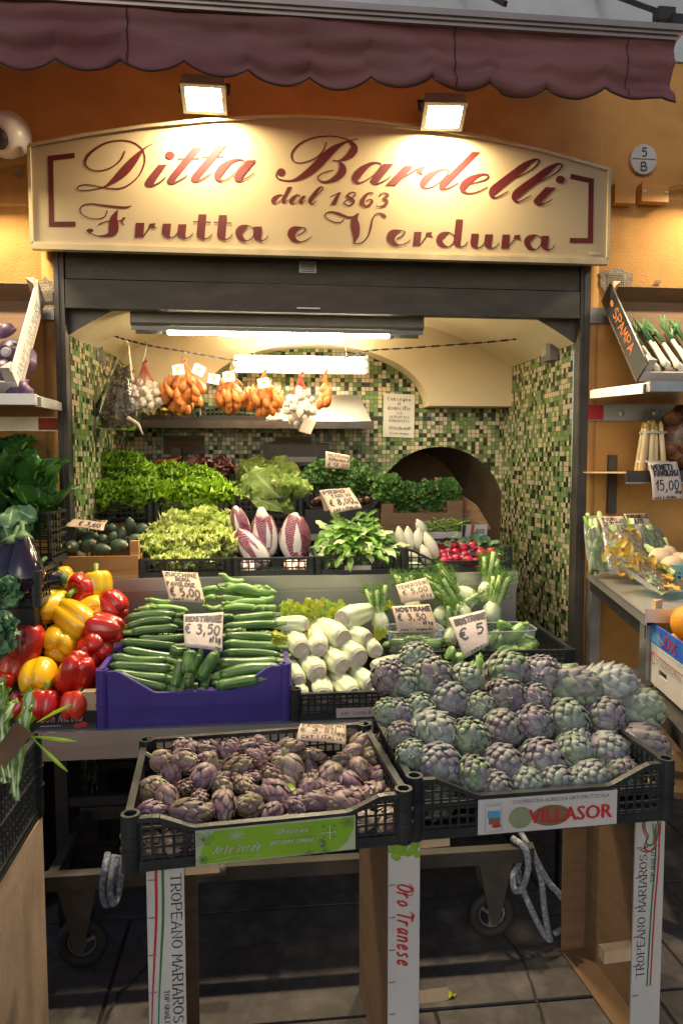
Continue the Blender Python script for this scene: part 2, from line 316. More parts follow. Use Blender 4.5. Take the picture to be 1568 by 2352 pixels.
M['roman'] = mat('romaine_leaf', (.25, .38, .06), (.36, .48, .12), 30, .45, c3=(.16, .28, .03), transl=.25, rv=.12, bump=.6, bsc=60)
M['frisee'] = mat('pale_escarole_leaf', (.58, .72, .13), (.76, .84, .32), 16, .42, c3=(.42, .60, .08), transl=.3, rv=.08)
M['dkleaf'] = mat('dark_salad_leaf', (.035, .11, .015), (.06, .16, .02), 20, .45, c3=(.09, .20, .03), transl=.2, rv=.25)
M['chard'] = mat('dark_chard_leaf', (.016, .075, .012), (.03, .11, .018), 14, .36, c3=(.06, .17, .035), transl=.15, rv=.15, bump=.5, bsc=40); M['chrib'] = mat('pale_green_rib', (.22, .36, .10), (.34, .46, .18), 14, .45)
M['bluegreen'] = mat('blue_green_leaf', (.06, .17, .07), (.12, .25, .12), 18, .5, transl=.15)
M['rocket'] = mat('cut_greens_leaf', (.11, .28, .03), (.19, .38, .06), 16, .42, c3=(.06, .19, .015), transl=.25); M['stalk'] = mat('pale_green_stalk', (.48, .60, .26), None, 16, .45)
M['aub'] = mat('aubergine_skin', (.010, .006, .014), (.016, .009, .022), 10, .14, coat=.6); M['calyx'] = mat('aubergine_calyx', (.08, .16, .06), None, 18, .6)
M['cabbage'] = mat('red_cabbage_leaf', (.03, .012, .04), (.065, .026, .08), 14, .45, stretch=(4, 4, 1), rv=.3, c3=(.10, .05, .11)); M['ccut'] = mat('cabbage_cut', (.55, .50, .55), None, 20, .6)
M['onion'] = mat('shallot_skin', (.62, .17, .03), (.66, .22, .05), 26, .42, c3=(.32, .06, .012), rv=.2, stretch=(6, 6, .6), bump=.3, bsc=60); M['garlic'] = mat('garlic_skin', (.62, .50, .38), (.70, .60, .48), 25, .55, c3=(.45, .28, .22), stretch=(4, 4, 1))
M['net'] = mat('red_net', (.45, .06, .03), None, 80, .6); M['onet'] = mat('orange_net', (.55, .17, .03), None, 80, .6)
M['lemon'] = mat('lemon_skin', (.60, .40, .03), (.66, .46, .05), 30, .45, bump=.2, bsc=300); M['orange'] = mat('orange_skin', (.72, .26, .008), (.78, .31, .012), 40, .4, bump=.3, bsc=400)
M['leekw'] = mat('leek_white', (.66, .68, .54), (.74, .76, .64), 16, .45); M['leekg'] = mat('leek_green', (.05, .17, .05), (.08, .23, .07), 16, .45, stretch=(6, 6, 1))
M['aspw'] = mat('white_asparagus', (.70, .54, .30), (.76, .62, .40), 24, .5, stretch=(4, 4, 1)); M['asptip'] = mat('asparagus_tip', (.66, .46, .12), (.5, .34, .10), 40, .55)
M['chest'] = mat('brown_onion_skin', (.20, .07, .03), (.28, .11, .04), 16, .4); M['beige'] = mat('beige_root_skin', (.56, .42, .28), (.62, .48, .33), 18, .65)
M['bloom'] = mat('courgette_flower', (.72, .34, .02), (.62, .40, .05), 25, .5, c3=(.36, .40, .08), transl=.25); M['bean'] = mat('green_bean', (.16, .28, .05), (.24, .36, .09), 20, .5)
M['herb'] = mat('dried_herb', (.10, .085, .045), (.16, .13, .075), 40, .9, c3=(.055, .045, .025)); M['carrot'] = mat('carrot_skin', (.50, .14, .02), None, 20, .55)
M['tray'] = mat('black_food_tray', (.015, .015, .015), None, 15, .3); M['dkred'] = mat('dark_red_leaf', (.06, .012, .012), (.10, .03, .02), 25, .5)

def chicmat(name):
    m, t, P, O = NT(name); at_ = nd(t, 'ShaderNodeVertexColor'); at_.layer_name = 'Col'; sx = nd(t, 'ShaderNodeSeparateColor'); t.links.new(at_.outputs[0], sx.inputs[0])
    def ma(op, a, b=None, c=None):
        n = nd(t, 'ShaderNodeMath', operation=op)
        for k, v in enumerate((a, b, c)):
            if v is None: continue
            if isinstance(v, bpy.types.NodeSocket): t.links.new(v, n.inputs[k])
            else: n.inputs[k].default_value = v
        return n.outputs[0]
    u, j = sx.outputs['Green'], sx.outputs['Blue']
    tc = nd(t, 'ShaderNodeTexCoord'); ns = nd(t, 'ShaderNodeTexNoise'); ns.inputs['Scale'].default_value = 40; t.links.new(tc.outputs['Object'], ns.inputs['Vector'])
    jj = ma('MULTIPLY_ADD', ns.outputs['Fac'], .25, ma('SUBTRACT', j, .125))
    wv = ma('MULTIPLY', ma('SUBTRACT', 1.0, u), .42); rib = ma('LESS_THAN', jj, wv)
    vein = ma('SINE', ma('ADD', ma('MULTIPLY', u, 95.0), ma('MULTIPLY', j, -16.0))); vm = ma('GREATER_THAN', ma('ADD', vein, ma('MULTIPLY', ma('SUBTRACT', ns.outputs['Fac'], .5), 1.2)), ma('MULTIPLY_ADD', j, .5, .52)); vm = ma('MULTIPLY', vm, ma('LESS_THAN', u, .86))
    rp = ramp(t, [(.3, (.16, .025, .055)), (.7, (.26, .06, .11))]); t.links.new(ns.outputs['Fac'], rp.inputs[0])
    col = mixc(t, rp.outputs[0], (.55, .36, .42), ma('MULTIPLY', vm, .75)); col = mixc(t, col, (.74, .71, .66), rib); t.links.new(col, P.inputs['Base Color']); P.inputs['Roughness'].default_value = .4
    return m
M['chic'] = chicmat('red_chicory_leaf')
# ---------------------------------------------------------------- lettering
def catmull(p, k=7):
    o = []; n = len(p)
    for i in range(n-1):
        a, b, c, d = p[max(i-1, 0)], p[i], p[i+1], p[min(i+2, n-1)]
        for j in range(k):
            t = j/k
            o.append(tuple(.5*((2*b[q])+(c[q]-a[q])*t+(2*a[q]-5*b[q]+4*c[q]-d[q])*t*t+(3*b[q]-a[q]-3*c[q]+d[q])*t**3) for q in range(len(b))))
    o.append(tuple(p[-1])); return o
class Pen:
    def __init__(s, mb, mp, h0=.0012, dh=.00006): s.mb = mb; s.mp = mp; s.h = h0; s.dh = dh
    def ribbon(s, pts, mi=None):
        n = len(pts); L = []; Rr = []
        for i, (x, y, wd) in enumerate(pts):
            a = pts[max(i-1, 0)]; b = pts[min(i+1, n-1)]; dx, dy = b[0]-a[0], b[1]-a[1]; l = math.hypot(dx, dy) or 1
            nx, ny = -dy/l*wd/2, dx/l*wd/2; s.h += s.dh*.25
            L.append(s.mb.add(s.mp(x+nx, y+ny, s.h))); Rr.append(s.mb.add(s.mp(x-nx, y-ny, s.h)))
        for i in range(n-1): s.mb.face((L[i], L[i+1], Rr[i+1], Rr[i]), mi)
        s.h += s.dh
    def smooth(s, pts, k=7, mi=None): s.ribbon(catmull(pts, k), mi)
    def poly(s, pts, mi=None): s.h += s.dh; s.mb.face([s.mb.add(s.mp(x, y, s.h)) for x, y in pts], mi)
    def dot(s, x, y, rx, ry=None, mi=None): ry = ry or rx; s.poly([(x+rx*math.cos(a*.3927), y+ry*math.sin(a*.3927)) for a in range(16)], mi)
def P_(t): return [tuple(float(q) for q in a.split(',')) for a in t.split()]
# single line skeletons on a 4 x 6 grid, '~' marks a curved stroke
GL = {'A': '0,0 2,6 4,0|.8,2.2 3.3,2.2', 'B': '.4,0 .4,6|~.4,6 3,5.8 3,3.6 .6,3.2|~.6,3.2 3.8,2.8 3.6,.2 .4,0', 'C': '~3.8,5 2.2,6 .4,4.4 .3,1.8 1.8,0 3.8,.9', 'D': '.4,0 .4,6|~.4,6 3.4,5.4 3.8,2.8 2.6,.4 .4,0',
 'E': '3.6,6 .4,6 .4,0 3.7,0|.4,3.1 3,3.1', 'F': '3.7,6 .4,6 .4,0|.4,3.1 3,3.1', 'G': '~3.8,5 2.2,6 .4,4.4 .3,1.8 1.8,0 3.6,.8 3.7,2.6|3.7,2.6 2.3,2.6', 'H': '.3,0 .3,6|3.7,0 3.7,6|.3,3 3.7,3', 'I': '2,0 2,6', 'L': '.5,6 .5,0 3.6,0',
 'M': '.1,0 .4,6 2,2 3.6,6 3.9,0', 'N': '.3,0 .3,6 3.6,0 3.6,6', 'O': '~2,6 .4,4.6 .3,1.6 2,0 3.7,1.6 3.6,4.6 2,6', 'P': '.4,0 .4,6|~.4,6 3.5,5.8 3.5,3.2 .4,2.8', 'Q': '~2,6 .4,4.6 .3,1.6 2,0 3.7,1.6 3.6,4.6 2,6|2.4,1.6 4,-.6', 'R': '.4,0 .4,6|~.4,6 3.4,5.8 3.4,3.2 .4,2.9|1.6,2.9 3.9,0',
 'S': '~3.6,5.2 2.2,6 .6,5.2 .8,3.6 3,2.6 3.6,1.2 2,0 .3,.8', 'T': '.1,6 3.9,6|2,6 2,0', 'U': '~.3,6 .4,1.6 2,0 3.6,1.6 3.7,6', 'V': '.1,6 2,0 3.9,6', 'X': '.2,0 3.8,6|.2,6 3.8,0', 'Y': '.1,6 2,3 3.9,6|2,3 2,0', 'Z': '.3,6 3.7,6 .3,0 3.8,0|.9,3 3.1,3',
 '0': '~2,5.8 .5,4.4 .4,1.4 2,0 3.5,1.6 3.5,4.4 2,5.8', '1': '.8,3.6 2.4,6 2.4,0', '2': '~.5,4.8 2,6 3.5,4.6 2.4,2.4 .4,.1|.4,.1 3.8,.1', '3': '~.6,5.4 2.4,6 3.4,4.8 1.6,3.3|~1.6,3.3 3.8,2.6 3.4,.6 1.6,-.2 .4,.7', '4': '2.8,0 2.8,6 .3,1.8 3.9,1.8', '5': '3.5,6 1,6 .8,3.6|~.8,3.6 2.6,3.9 3.7,2.2 2.6,.2 .5,.3', '6': '~3.3,5.8 1.2,4.2 .4,1.8 2,0 3.6,1.6 2.2,3.2 .7,2.2', '7': '.3,6 3.8,6 1.6,0|1,3 3.2,3', '8': '~2,3.2 .6,4.6 2,6 3.4,4.6 2,3.2 .4,1.4 2,0 3.6,1.4 2,3.2', '9': '~3.4,4.4 2,3 .6,4.4 2,6 3.4,4.8 3,1.6 1.2,0',
 '\u20ac': '~3.8,5.4 2.4,6 .9,4.6 .8,1.6 2.2,0 3.8,.6|0,3.7 2.6,3.7|0,2.4 2.4,2.4', ',': '2,.6 1.4,-1.2', '.': '1.9,0 2.1,.5', '/': '.4,-.6 3.6,6.4', "'": '2,6 1.8,4.6', '-': '.6,3 3.4,3', '%': '.4,0 3.6,6|~1,6 .2,5.2 1,4.4 1.8,5.2 1,6|~3,1.6 2.2,.8 3,0 3.8,.8 3,1.6', ' ': '',
 'a': '~3.2,3.4 1.6,4 .4,2 1.4,0 3,2.6|~3.2,4 2.9,1 3.9,.2', 'b': '.6,6 .5,.2|~.5,2.4 2,4 3.4,2 2,0 .5,.8', 'c': '~3.2,3.4 1.8,4 .5,2 1.7,0 3.5,.9', 'd': '~3,3.2 1.6,4 .4,2 1.4,0 3,2|3.2,6.2 3,.4 3.8,.1', 'e': '~.6,1.9 3,2.6 2.2,4 .7,2.4 1.4,.1 3.6,1', 'f': '~3.4,5.8 2,6 1.6,3 1.5,-1.4|.4,3.8 3,3.8', 'g': '~3.2,3.4 1.6,4 .4,2 1.4,.2 3,2.4|~3.2,4 3,-.6 1.6,-1.8 .4,-.9', 'i': '~2,4 1.8,.8 3.2,.2|2,5.2 2.1,5.6', 'k': '.8,6 .7,0|3,4 .8,2 3.4,0', 'l': '~1.2,1.4 2.6,5 2,6.2 1.4,4.4 1.6,.6 3.2,.4', 'm': '.3,4 .3,0|~.3,2.6 1.4,4 2,3 2,0|~2,2.6 3.2,4 3.8,2.8 3.8,0', 'n': '.5,4 .4,0|~.4,2.4 2,4 3.1,2.8 3.1,.4 3.8,.1',
 'o': '~2,4 .5,2.4 1.6,0 3.4,1.8 2,4', 'p': '.6,4 .4,-2|~.5,2.4 2,4 3.4,2 2,0 .5,.8', 'r': '.6,4 .5,0|~.5,2.2 1.8,3.9 3.2,3.6', 's': '~3.1,3.6 1.8,4 .9,3 2.8,1.4 1.8,0 .5,.5', 't': '~1.9,5.8 1.7,1 2.4,0 3.4,.5|.6,4 3.2,4', 'u': '~.5,4 .5,1 1.6,0 3.1,1.6|~3.2,4 3.1,.7 3.9,.2', 'v': '.4,4 1.8,0 3.4,4', 'z': '.5,4 3.3,4 .4,0 3.5,0'}
_GC = {}
def glyph(ch):
    if ch not in _GC:
        L = []
        for st in GL.get(ch, '').split('|'):
            if not st: continue
            p = P_(st.lstrip('~')); L.append(catmull(p, 5) if st[0] == '~' else p)
        _GC[ch] = L
    return _GC[ch]
def text(pen, s, x, y, w, h, pw, style='hand', slant=0.0, jit=0.0, mi=None, adv=5.2):
    """write s from (x, y) (left end of baseline; +y up) into width w with capital height h"""
    n = sum(.55 if c in 'I,.1il\' ' else 1 for c in s); cw = w/max(n, 1); kx = cw/adv; ky = h/6
    for c in s:
        a = .55 if c in "I,.1il' " else 1; ox = x-(1-a)*cw*.4; jy = U(-jit, jit)*h; js = U(-jit, jit)*.5
        for st in glyph(c):
            pts = [(ox+(px+.6)*kx+(slant+js)*py*ky, y+jy+py*ky) for px, py in st]
            if style == 'serif':
                rb = []
                for i, q in enumerate(pts):
                    a_, b_ = pts[max(i-1, 0)], pts[min(i+1, len(pts)-1)]
                    sn = abs(b_[1]-a_[1])/(math.hypot(b_[0]-a_[0], b_[1]-a_[1])+1e-9); rb.append((*q, pw*(.45+.75*sn**2)))
                segs(pen, rb, mi)
                for e in (pts[0], pts[-1]):
                    if len(st) <= 4 and c not in 'CGSOQ': pen.ribbon([(e[0]-pw*1.3, e[1], pw*.45), (e[0]+pw*1.3, e[1], pw*.45)], mi)
            else: segs(pen, [(*q, pw*U(.85, 1.15)) for q in pts], mi)
        x += a*cw
def segs(pen, pts, mi):
    if len(pts) > 6: pen.ribbon(pts, mi); return
    for a, b in zip(pts, pts[1:]):
        l = math.hypot(b[0]-a[0], b[1]-a[1]) or 1; e = .3*a[2]/l
        pen.ribbon([(a[0]-(b[0]-a[0])*e, a[1]-(b[1]-a[1])*e, a[2]), (b[0]+(b[0]-a[0])*e, b[1]+(b[1]-a[1])*e, b[2])], mi)
def plane_map(o, u, v):
    o, u, v = V(o), V(u), V(v); n = u.cross(v).normalized()
    return lambda x, y, h=0: o+u*x+v*y+n*h
# ---------------------------------------------------------------- the setting
YF = 3.10                                   # facade plane
XL, XR = at(161, 900, YF).x, at(1320, 900, YF).x
ZOP = 2.60                                  # top of opening (behind the sign)
b = MB(); b.poly([(-40, -40, 0), (40, -40, 0), (40, 40, 0), (-40, 40, 0)])
ground = tag(b.build('pavement', M['joint']), None, None, kind='structure')
b = MB(); y = -1.2; ro = 0
while y < 3.05:
    dy = U(.42, .6); x = -4-U(0, .8)
    while x < 4.5:
        dx = U(.6, 1.1)
        if abs(x) < 4.5: b.box((x+.006, y+.006, -.02), (x+dx-.006, min(y+dy, 3.08)-.006, .006+U(0, .004)))
        x += dx
    y += dy
o = tag(b.build('pavement_slabs', M['stone']), None, None, kind='structure')
# facade
fac = empty('shop_facade', 'ochre stucco shop wall around the vegetable stall opening', 'wall', (0, YF, 0))
b = MB(); ZT = 3.36
def wallgrid(b, x0, x1, z0, z1, n=14):
    b.grid(lambda i, j: V((x0+(x1-x0)*i, .0-.006*NZ.noise(V((x0+(x1-x0)*i, z0+(z1-z0)*j, 0))*3), z0+(z1-z0)*j)), n, n)
wallgrid(b, -3.5, XL-.10, 0, ZT); wallgrid(b, XR+.10, 4.5, 0, ZT); wallgrid(b, XL-.10, XR+.10, ZOP, ZT)
b.box((XL-.10, -.004, 0), (XL-.046, .065, ZOP)); b.box((XR+.052, -.004, 0), (XR+.10, .065, ZOP))
b.poly([(XL-.10, .012, ZOP), (XR+.10, .012, ZOP), (XR+.10, .45, ZOP), (XL-.10, .45, ZOP)])
b.build('wall', M['stucco'], fac, smooth=True)
b = MB(); b.box((-3.5, -.01, ZT+.002), (4.5, .3, 5.2)); b.build('upper_wall', M['upper'], fac)
def patch(px, py, rx, ry, sd, msh=True):
    c = at(px, py, YF)-V((0, YF, 0)); b = MB()
    k = YF/FPX; n = 22
    pts = [(c.x+rx*k*math.cos(a*2*math.pi/n)*(1+.45*NZ.noise(V((math.cos(a*6.283/n)*1.6, math.sin(a*6.283/n)*1.6, sd)))), -.0085, c.z+ry*k*math.sin(a*2*math.pi/n)*(1+.45*NZ.noise(V((math.cos(a*6.283/n)*1.6, math.sin(a*6.283/n)*1.6, sd+9))))) for a in range(n)]
    b.prism(pts, (0, .004, 0)); pt = b.build('plaster_patch', M['patch'], fac)
    if msh:
        b = MB(); s_ = min(rx, ry)*k*.62
        for i in range(9):
            t = -s_+2*s_*i/8; b.box((c.x+t-.0008, -.0125, c.z-s_), (c.x+t+.0008, -.0105, c.z+s_)); b.box((c.x-s_, -.0145, c.z+t-.0008), (c.x+s_, -.0128, c.z+t+.0008))
        b.build('plaster_mesh', M['mesh'], pt)
patch(1412, 648, 42, 32, 3); patch(110, 680, 20, 40, 5); patch(1349, 1500, 6, 70, 8, False); patch(1349, 1230, 5, 40, 11, False); patch(1508, 648, 8, 4, 12, False); patch(43, 396, 9, 8, 14, False)
# plinth shade strip: low wall behind the counter is the same stucco
# jambs and roller shutter
b = MB()
for x0, x1 in ((XL-.10, XL), (XR, XR+.085)):
    pass
sh = empty('roller_shutter', 'dark steel roller shutter half rolled up below the sign', 'shutter', (0, YF, 0))
for x0, x1, nm in ((XL-.045, XL-.004, 'guide_rail'), (XR+.004, XR+.05, 'guide_rail')):
    b = MB(); b.box((x0, -.03, 0), (x1, .03, ZOP-.01)); s_ = (x1-x0)
    b.box((x0+s_*.35, -.036, 0), (x0+s_*.5, -.0302, ZOP-.02)); b.build(nm, M['jamb'], sh)
zs = [at(700, 723, YF).z, at(700, 657, YF).z, at(700, 585, YF).z-.01, ZOP-.005]
for i in range(3):
    b = MB(); z0, z1 = zs[i]+.003, zs[i+1]-.003
    b.box((XL, -.02 if i else -.03, z0), (XR, .02, z1))
    if i == 0: b.box((XL, -.036, z0-.001), (XR, -.0302, z0+.014))
    if i == 1:
        for q in (.04, .12, .16): 
            for zz in (.03, .085): b.lathe([(0, 0)], 3) if False else b.box((XL+q, -.0235, z0+zz), (XL+q+.008, -.0203, z0+zz+.008))
    b.build('slat', M['shutter'], sh)
c = at(706, 617, YF); b = MB(); b.box((c.x-.037, -.0235, c.z-.024), (c.x+.037, -.0205, c.z+.024)); pl = b.build('maker_plate', M['zinc'], sh)
b = MB(); pn = Pen(b, plane_map((c.x-.03, -.0238, c.z+.012), (1, 0, 0), (0, 0, 1)), .0003, .00001)
for k in range(4): pn.ribbon([(0, -.01*k, .003), (.06, -.01*k, .003)])
b.build('plate_lines', M['dark'], pl)
c = at(707, 711, YF); b = MB(); b.box((c.x-.05, -.05, c.z-.008), (c.x+.05, -.0365, c.z-.002)); b.build('pull_handle', M['zinc'], sh)
# alcove
YB = 4.08
al = empty('tiled_alcove', 'green mosaic tiled alcove behind the stall under a cream vault', 'alcove', (0, 0, 0))
xlb, xrb = at(292, 900, YB).x, at(1153, 900, YB).x
b = MB(); b.poly([(XR+.002, YF+.032, 0), (xrb, YB, 0), (xrb, YB, 2.5), (XR+.002, YF+.032, 2.5)]); b.build('side_wall', M['mosaic'], al, uv=True)
b = MB(); b.poly([(xlb, YB, 0), (XL-.002, YF+.032, 0), (XL-.002, YF+.032, 2.5), (xlb, YB, 2.5)]); b.build('side_wall', M['mosaic'], al, uv=True)
# back wall with an oven arch
ac = at(1008, 1185, YB); ar = at(1159, 1185, YB).x-ac.x; az = at(1000, 1026, YB).z
N = 26; arch = [(ac.x-ar*math.cos(math.pi*i/N), YB, ac.z+(az-ac.z)*math.sin(math.pi*i/N)) for i in range(N+1)]
b = MB()
for i in range(N):
    p, q = arch[i], arch[i+1]; b.poly([p, (p[0], YB, 2.55), (q[0], YB, 2.55), q])
b.poly([(xlb, YB, 0), (arch[0][0], YB, 0), (arch[0][0], YB, 2.55), (xlb, YB, 2.55)])
b.poly([(arch[-1][0], YB, 0), (xrb+.02, YB, 0), (xrb+.02, YB, 2.55), (arch[-1][0], YB, 2.55)])
b.build('back_wall', M['mosaic'], al, uv=True)
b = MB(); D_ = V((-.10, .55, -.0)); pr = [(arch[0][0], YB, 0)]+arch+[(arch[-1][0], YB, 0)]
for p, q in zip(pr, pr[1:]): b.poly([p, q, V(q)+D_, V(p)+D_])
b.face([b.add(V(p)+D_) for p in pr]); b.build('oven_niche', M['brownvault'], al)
# cream plaster screen with a lunette arch
zl = at(1060, 930, YB-.1).z; YS = YB-.16
lc = at(726, 930, YS); lr = at(985, 930, YS).x-lc.x; lz = at(700, 789, YS).z
lun = [(lc.x-lr*math.cos(math.pi*i/N), YS, lc.z+(lz-lc.z)*math.sin(math.pi*i/N)) for i in range(N+1)]
b = MB()
for i in range(N):
    p, q = lun[i], lun[i+1]; b.poly([p, q, (q[0], YS, 2.75), (p[0], YS, 2.75)]); b.poly([p, (p[0], YB-.004, p[2]), (q[0], YB-.004, q[2]), q])
for x0, x1 in ((xlb-.1, lun[0][0]), (lun[-1][0], xrb+.03)):
    b.poly([(x0, YS, lc.z), (x1, YS, lc.z), (x1, YS, 2.75), (x0, YS, 2.75)]); b.poly([(x0, YS, lc.z), (x0, YB-.004, lc.z), (x1, YB-.004, lc.z), (x1, YS, lc.z)])
b.build('plaster_screen', M['vault'], al)
v0, v1 = at(300, 850, YS).z, at(700, 735, YS).z
xa, xb = XL-.03, XR+.03; cx = (xa+xb)/2
vc = at(700, 722, YS).z; v0 = at(1155, 852, YS).z
def vault(i, j):
    x = xa+(xb-xa)*i; t = (x-cx)/((xb-xa)/2); yy = YF+.022+(YS+.05-YF)*j
    return V((x, yy, v0+(vc-v0)*(1-abs(t)**2.7)))
b = MB(); b.grid(lambda i, j: V((xa+(xb-xa)*i, YF+.0225, vault(i, 0).z*(1-j)+2.62*j)), 36, 1); b.build('front_arch', M['jamb'], al)
b = MB(); b.grid(vault, 36, 4); b.build('vault', M['vault'], al, smooth=True)
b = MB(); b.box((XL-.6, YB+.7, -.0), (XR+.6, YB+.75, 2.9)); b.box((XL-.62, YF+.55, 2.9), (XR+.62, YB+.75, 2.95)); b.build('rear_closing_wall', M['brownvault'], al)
b = MB(); b.box((XL-.02, YF+.12, .3), (XL+.0, YF+.2, .32)); 
# ---------------------------------------------------------------- sign
YG = 2.98
sg = empty('shop_sign', 'cream arched sign board with maroon script lettering above the shutter', 'sign', (0, YG, 0))
def lp(px, py, y=YG): p = at(px, py, y); return V((p.x, 0, p.z))
top = [(68, 336), (135, 323), (200, 311), (330, 292), (470, 278), (600, 271), (700, 270), (800, 275), (950, 291), (1100, 315), (1250, 349), (1397, 391)]
outl = [lp(1393, 597), lp(75, 560)]+[lp(x, y) for x, y in top]
b = MB(); b.prism(outl, (0, .10, 0)); b.build('panel', M['cream'], sg)
b = MB(); ce = sum(outl, V())/len(outl)
for p, q in zip(outl, outl[1:]+outl[:1]):
    b.bar(p+V((0, -.004, 0)), q+V((0, -.004, 0)), .012, .013, up=(0, 1, 0))
p, q = outl[0], outl[1]; b.bar(p+V((0, -.0, -.012)), q+V((0, -.0, -.012)), .022, .03, up=(0, 1, 0)); b.build('edge_frame', M['signedge'], sg)
fA, fB, fC = FR(280, 520, .5102), FR(1000, 520, .5102), FR(1600, 560, .5102)
def smap(fr):
    def m(x, y, h=0): px, py = fr(x, y); p = at(px, py, YG); return V((p.x, -h, p.z))
    return m
def letters(name, fr, items):
    b = MB(); pn = Pen(b, smap(fr), .0008, .000008)
    for it in items:
        k, t = it[0], P_(it[1:])
        if k == 's': pn.smooth(t, 7)
        elif k == 'p': pn.poly(t)
        elif k == 'o': pn.dot(*t[0])
        elif k == 'l': pn.ribbon(t)
    return b
W1 = letters('D', fA, ['s655,107,6 600,135,10 560,170,26 500,240,60 430,320,72 360,385,50 300,430,22 265,448,12 200,465,8 120,475,8 70,470,8 62,452,8 90,434,9 140,430,9 200,438,8 265,452,9 330,460,10 400,457,11 470,425,11 540,360,11 580,280,12 588,210,12 565,150,11 510,105,11 440,85,12 370,85,13 280,105,16 200,150,20 145,200,20 122,250,16 135,290,12 180,315,9 240,320,9 310,302,10 370,265,12 410,220,12 432,165,10',
 'p692,275 764,270 672,400 656,432 640,446 625,446 602,440 590,418 600,390', 's640,440,14 690,420,11 730,390,10 752,370,8', 'o785,199,38,32', 'p962,136 1040,136 840,375 818,405 812,420 790,428 768,415 762,395 780,365', 's805,420,14 850,400,12 895,375,10 920,352,8', 'l847,227,11 1017,223,11',
 'p1155,122 1230,120 1030,360 1005,390 995,405 970,410 950,395 948,375 965,350', 's990,405,14 1040,385,12 1080,360,10 1110,338,8', 'l1035,210,11 1207,208,11', 's1365,245,14 1330,232,12 1270,245,30 1200,295,58 1160,355,58 1165,385,35 1185,398,14 1220,392,10 1270,360,9 1320,310,9 1355,260,8', 'p1385,238 1462,236 1360,360 1340,390 1335,402 1310,405 1288,392 1285,365 1310,330', 's1325,402,14 1370,385,12 1410,362,10 1445,335,8'])
W1.build('lettering', M['maroon'], sg)
W2 = letters('B', fB, ['o243,332,32', 's218,325,14 205,360,12 225,385,12 280,398,12 340,395,18 420,360,50 500,300,66 580,220,70 650,155,55 710,115,30 780,85,12 845,70,8', 's598,97,9 575,160,11 530,210,11 460,245,11 390,260,9 340,245,10 325,205,13 340,160,15 390,110,14 470,70,12 560,52,10 650,50,9 720,62,9 775,85,14 812,125,45 810,165,62 770,210,50 710,238,16 670,243,10 645,237,9', 's700,250,10 722,285,45 722,330,62 680,375,50 620,402,24 570,408,14 535,390,12 540,360,11 580,335,10 655,315,8',
 's1030,272,14 1000,258,12 940,270,30 870,320,58 830,375,58 832,405,30 855,416,14 890,405,10 950,370,9 1000,320,9 1030,280,9', 'p1045,266 1125,266 1030,380 1005,410 1000,425 975,428 952,415 948,392 970,355', 's990,425,13 1035,408,11 1075,385,10 1103,362,8', 'p1207,282 1285,282 1140,436 1060,434', 's1150,410,10 1210,365,9 1280,325,10 1310,300,14', 'p1300,325 1320,290 1345,287 1382,290 1350,318 1355,345 1330,345'])
W2.build('lettering', M['maroon'], sg)
l1 = '880,302,8 960,272,9 1050,215,12 1085,170,14 1075,153,12 1040,160,24 970,205,52 880,275,60 790,345,64 730,395,64 715,430,40 735,452,14 780,440,11 845,402,7'
W3 = letters('d', fC, ['s385,245,14 350,232,12 290,245,28 220,290,56 180,340,54 182,368,30 205,378,13 250,368,10 310,330,9 360,280,9 385,245,8', 'p563,92 628,96 385,340 355,370 350,388 325,395 305,382 302,355 325,325', 's345,388,13 385,375,11 425,355,10 455,335,8', 's545,345,9 610,330,10 670,310,12 690,285,14 670,270,14 620,275,22 550,310,52 500,355,60 490,390,45 515,415,16 560,418,11 620,402,10 685,368,7',
 's'+l1, 's1060,338,8 1140,305,9 1230,250,12 1265,205,14 1255,188,12 1220,195,24 1150,240,52 1060,310,60 970,375,64 910,425,64 893,460,40 915,485,14 960,472,11 1025,435,7', 'p1140,370 1217,374 1110,480 1100,512 1075,515 1048,500 1042,478 1065,445', 's1095,510,13 1130,498,10 1165,482,9 1190,465,7', 'o1252,312,35,31'])
W3.build('lettering', M['maroon'], sg)
W4 = letters('dal', fB, ['s265,520,8 235,510,12 195,535,34 180,562,30 195,575,10 225,565,7 260,530,6', 'p295,447 330,446 275,545 272,572 255,577 245,565 250,545', 's265,574,9 305,545,5', 's395,520,8 370,510,12 335,538,32 320,565,28 335,578,9 365,568,6 395,530,5', 'p412,516 440,516 410,555 407,578 390,582 380,570 385,553', 's400,578,9 440,552,5', 's492,535,5 540,500,7 570,462,9 560,445,9 535,465,22 495,520,36 472,555,34 475,578,14 500,577,8 522,555,5',
 's628,525,6 670,505,8 705,490,6', 'p690,492 715,485 672,588 630,588', 's830,500,12 805,488,9 775,500,14 765,520,22 790,540,28 810,560,26 800,583,14 770,592,9 742,580,12 745,560,9 790,535,8 830,510,12', 's965,500,14 945,492,10 910,510,22 882,550,34 880,580,28 910,598,14 945,580,24 955,555,18 935,545,9 905,560,7', 's1022,520,14 1020,505,8 1050,495,9 1078,510,24 1060,530,18 1040,538,8 1068,552,22 1066,580,26 1035,598,14 1000,600,8 988,590,10'])
W4.build('lettering', M['maroon'], sg)
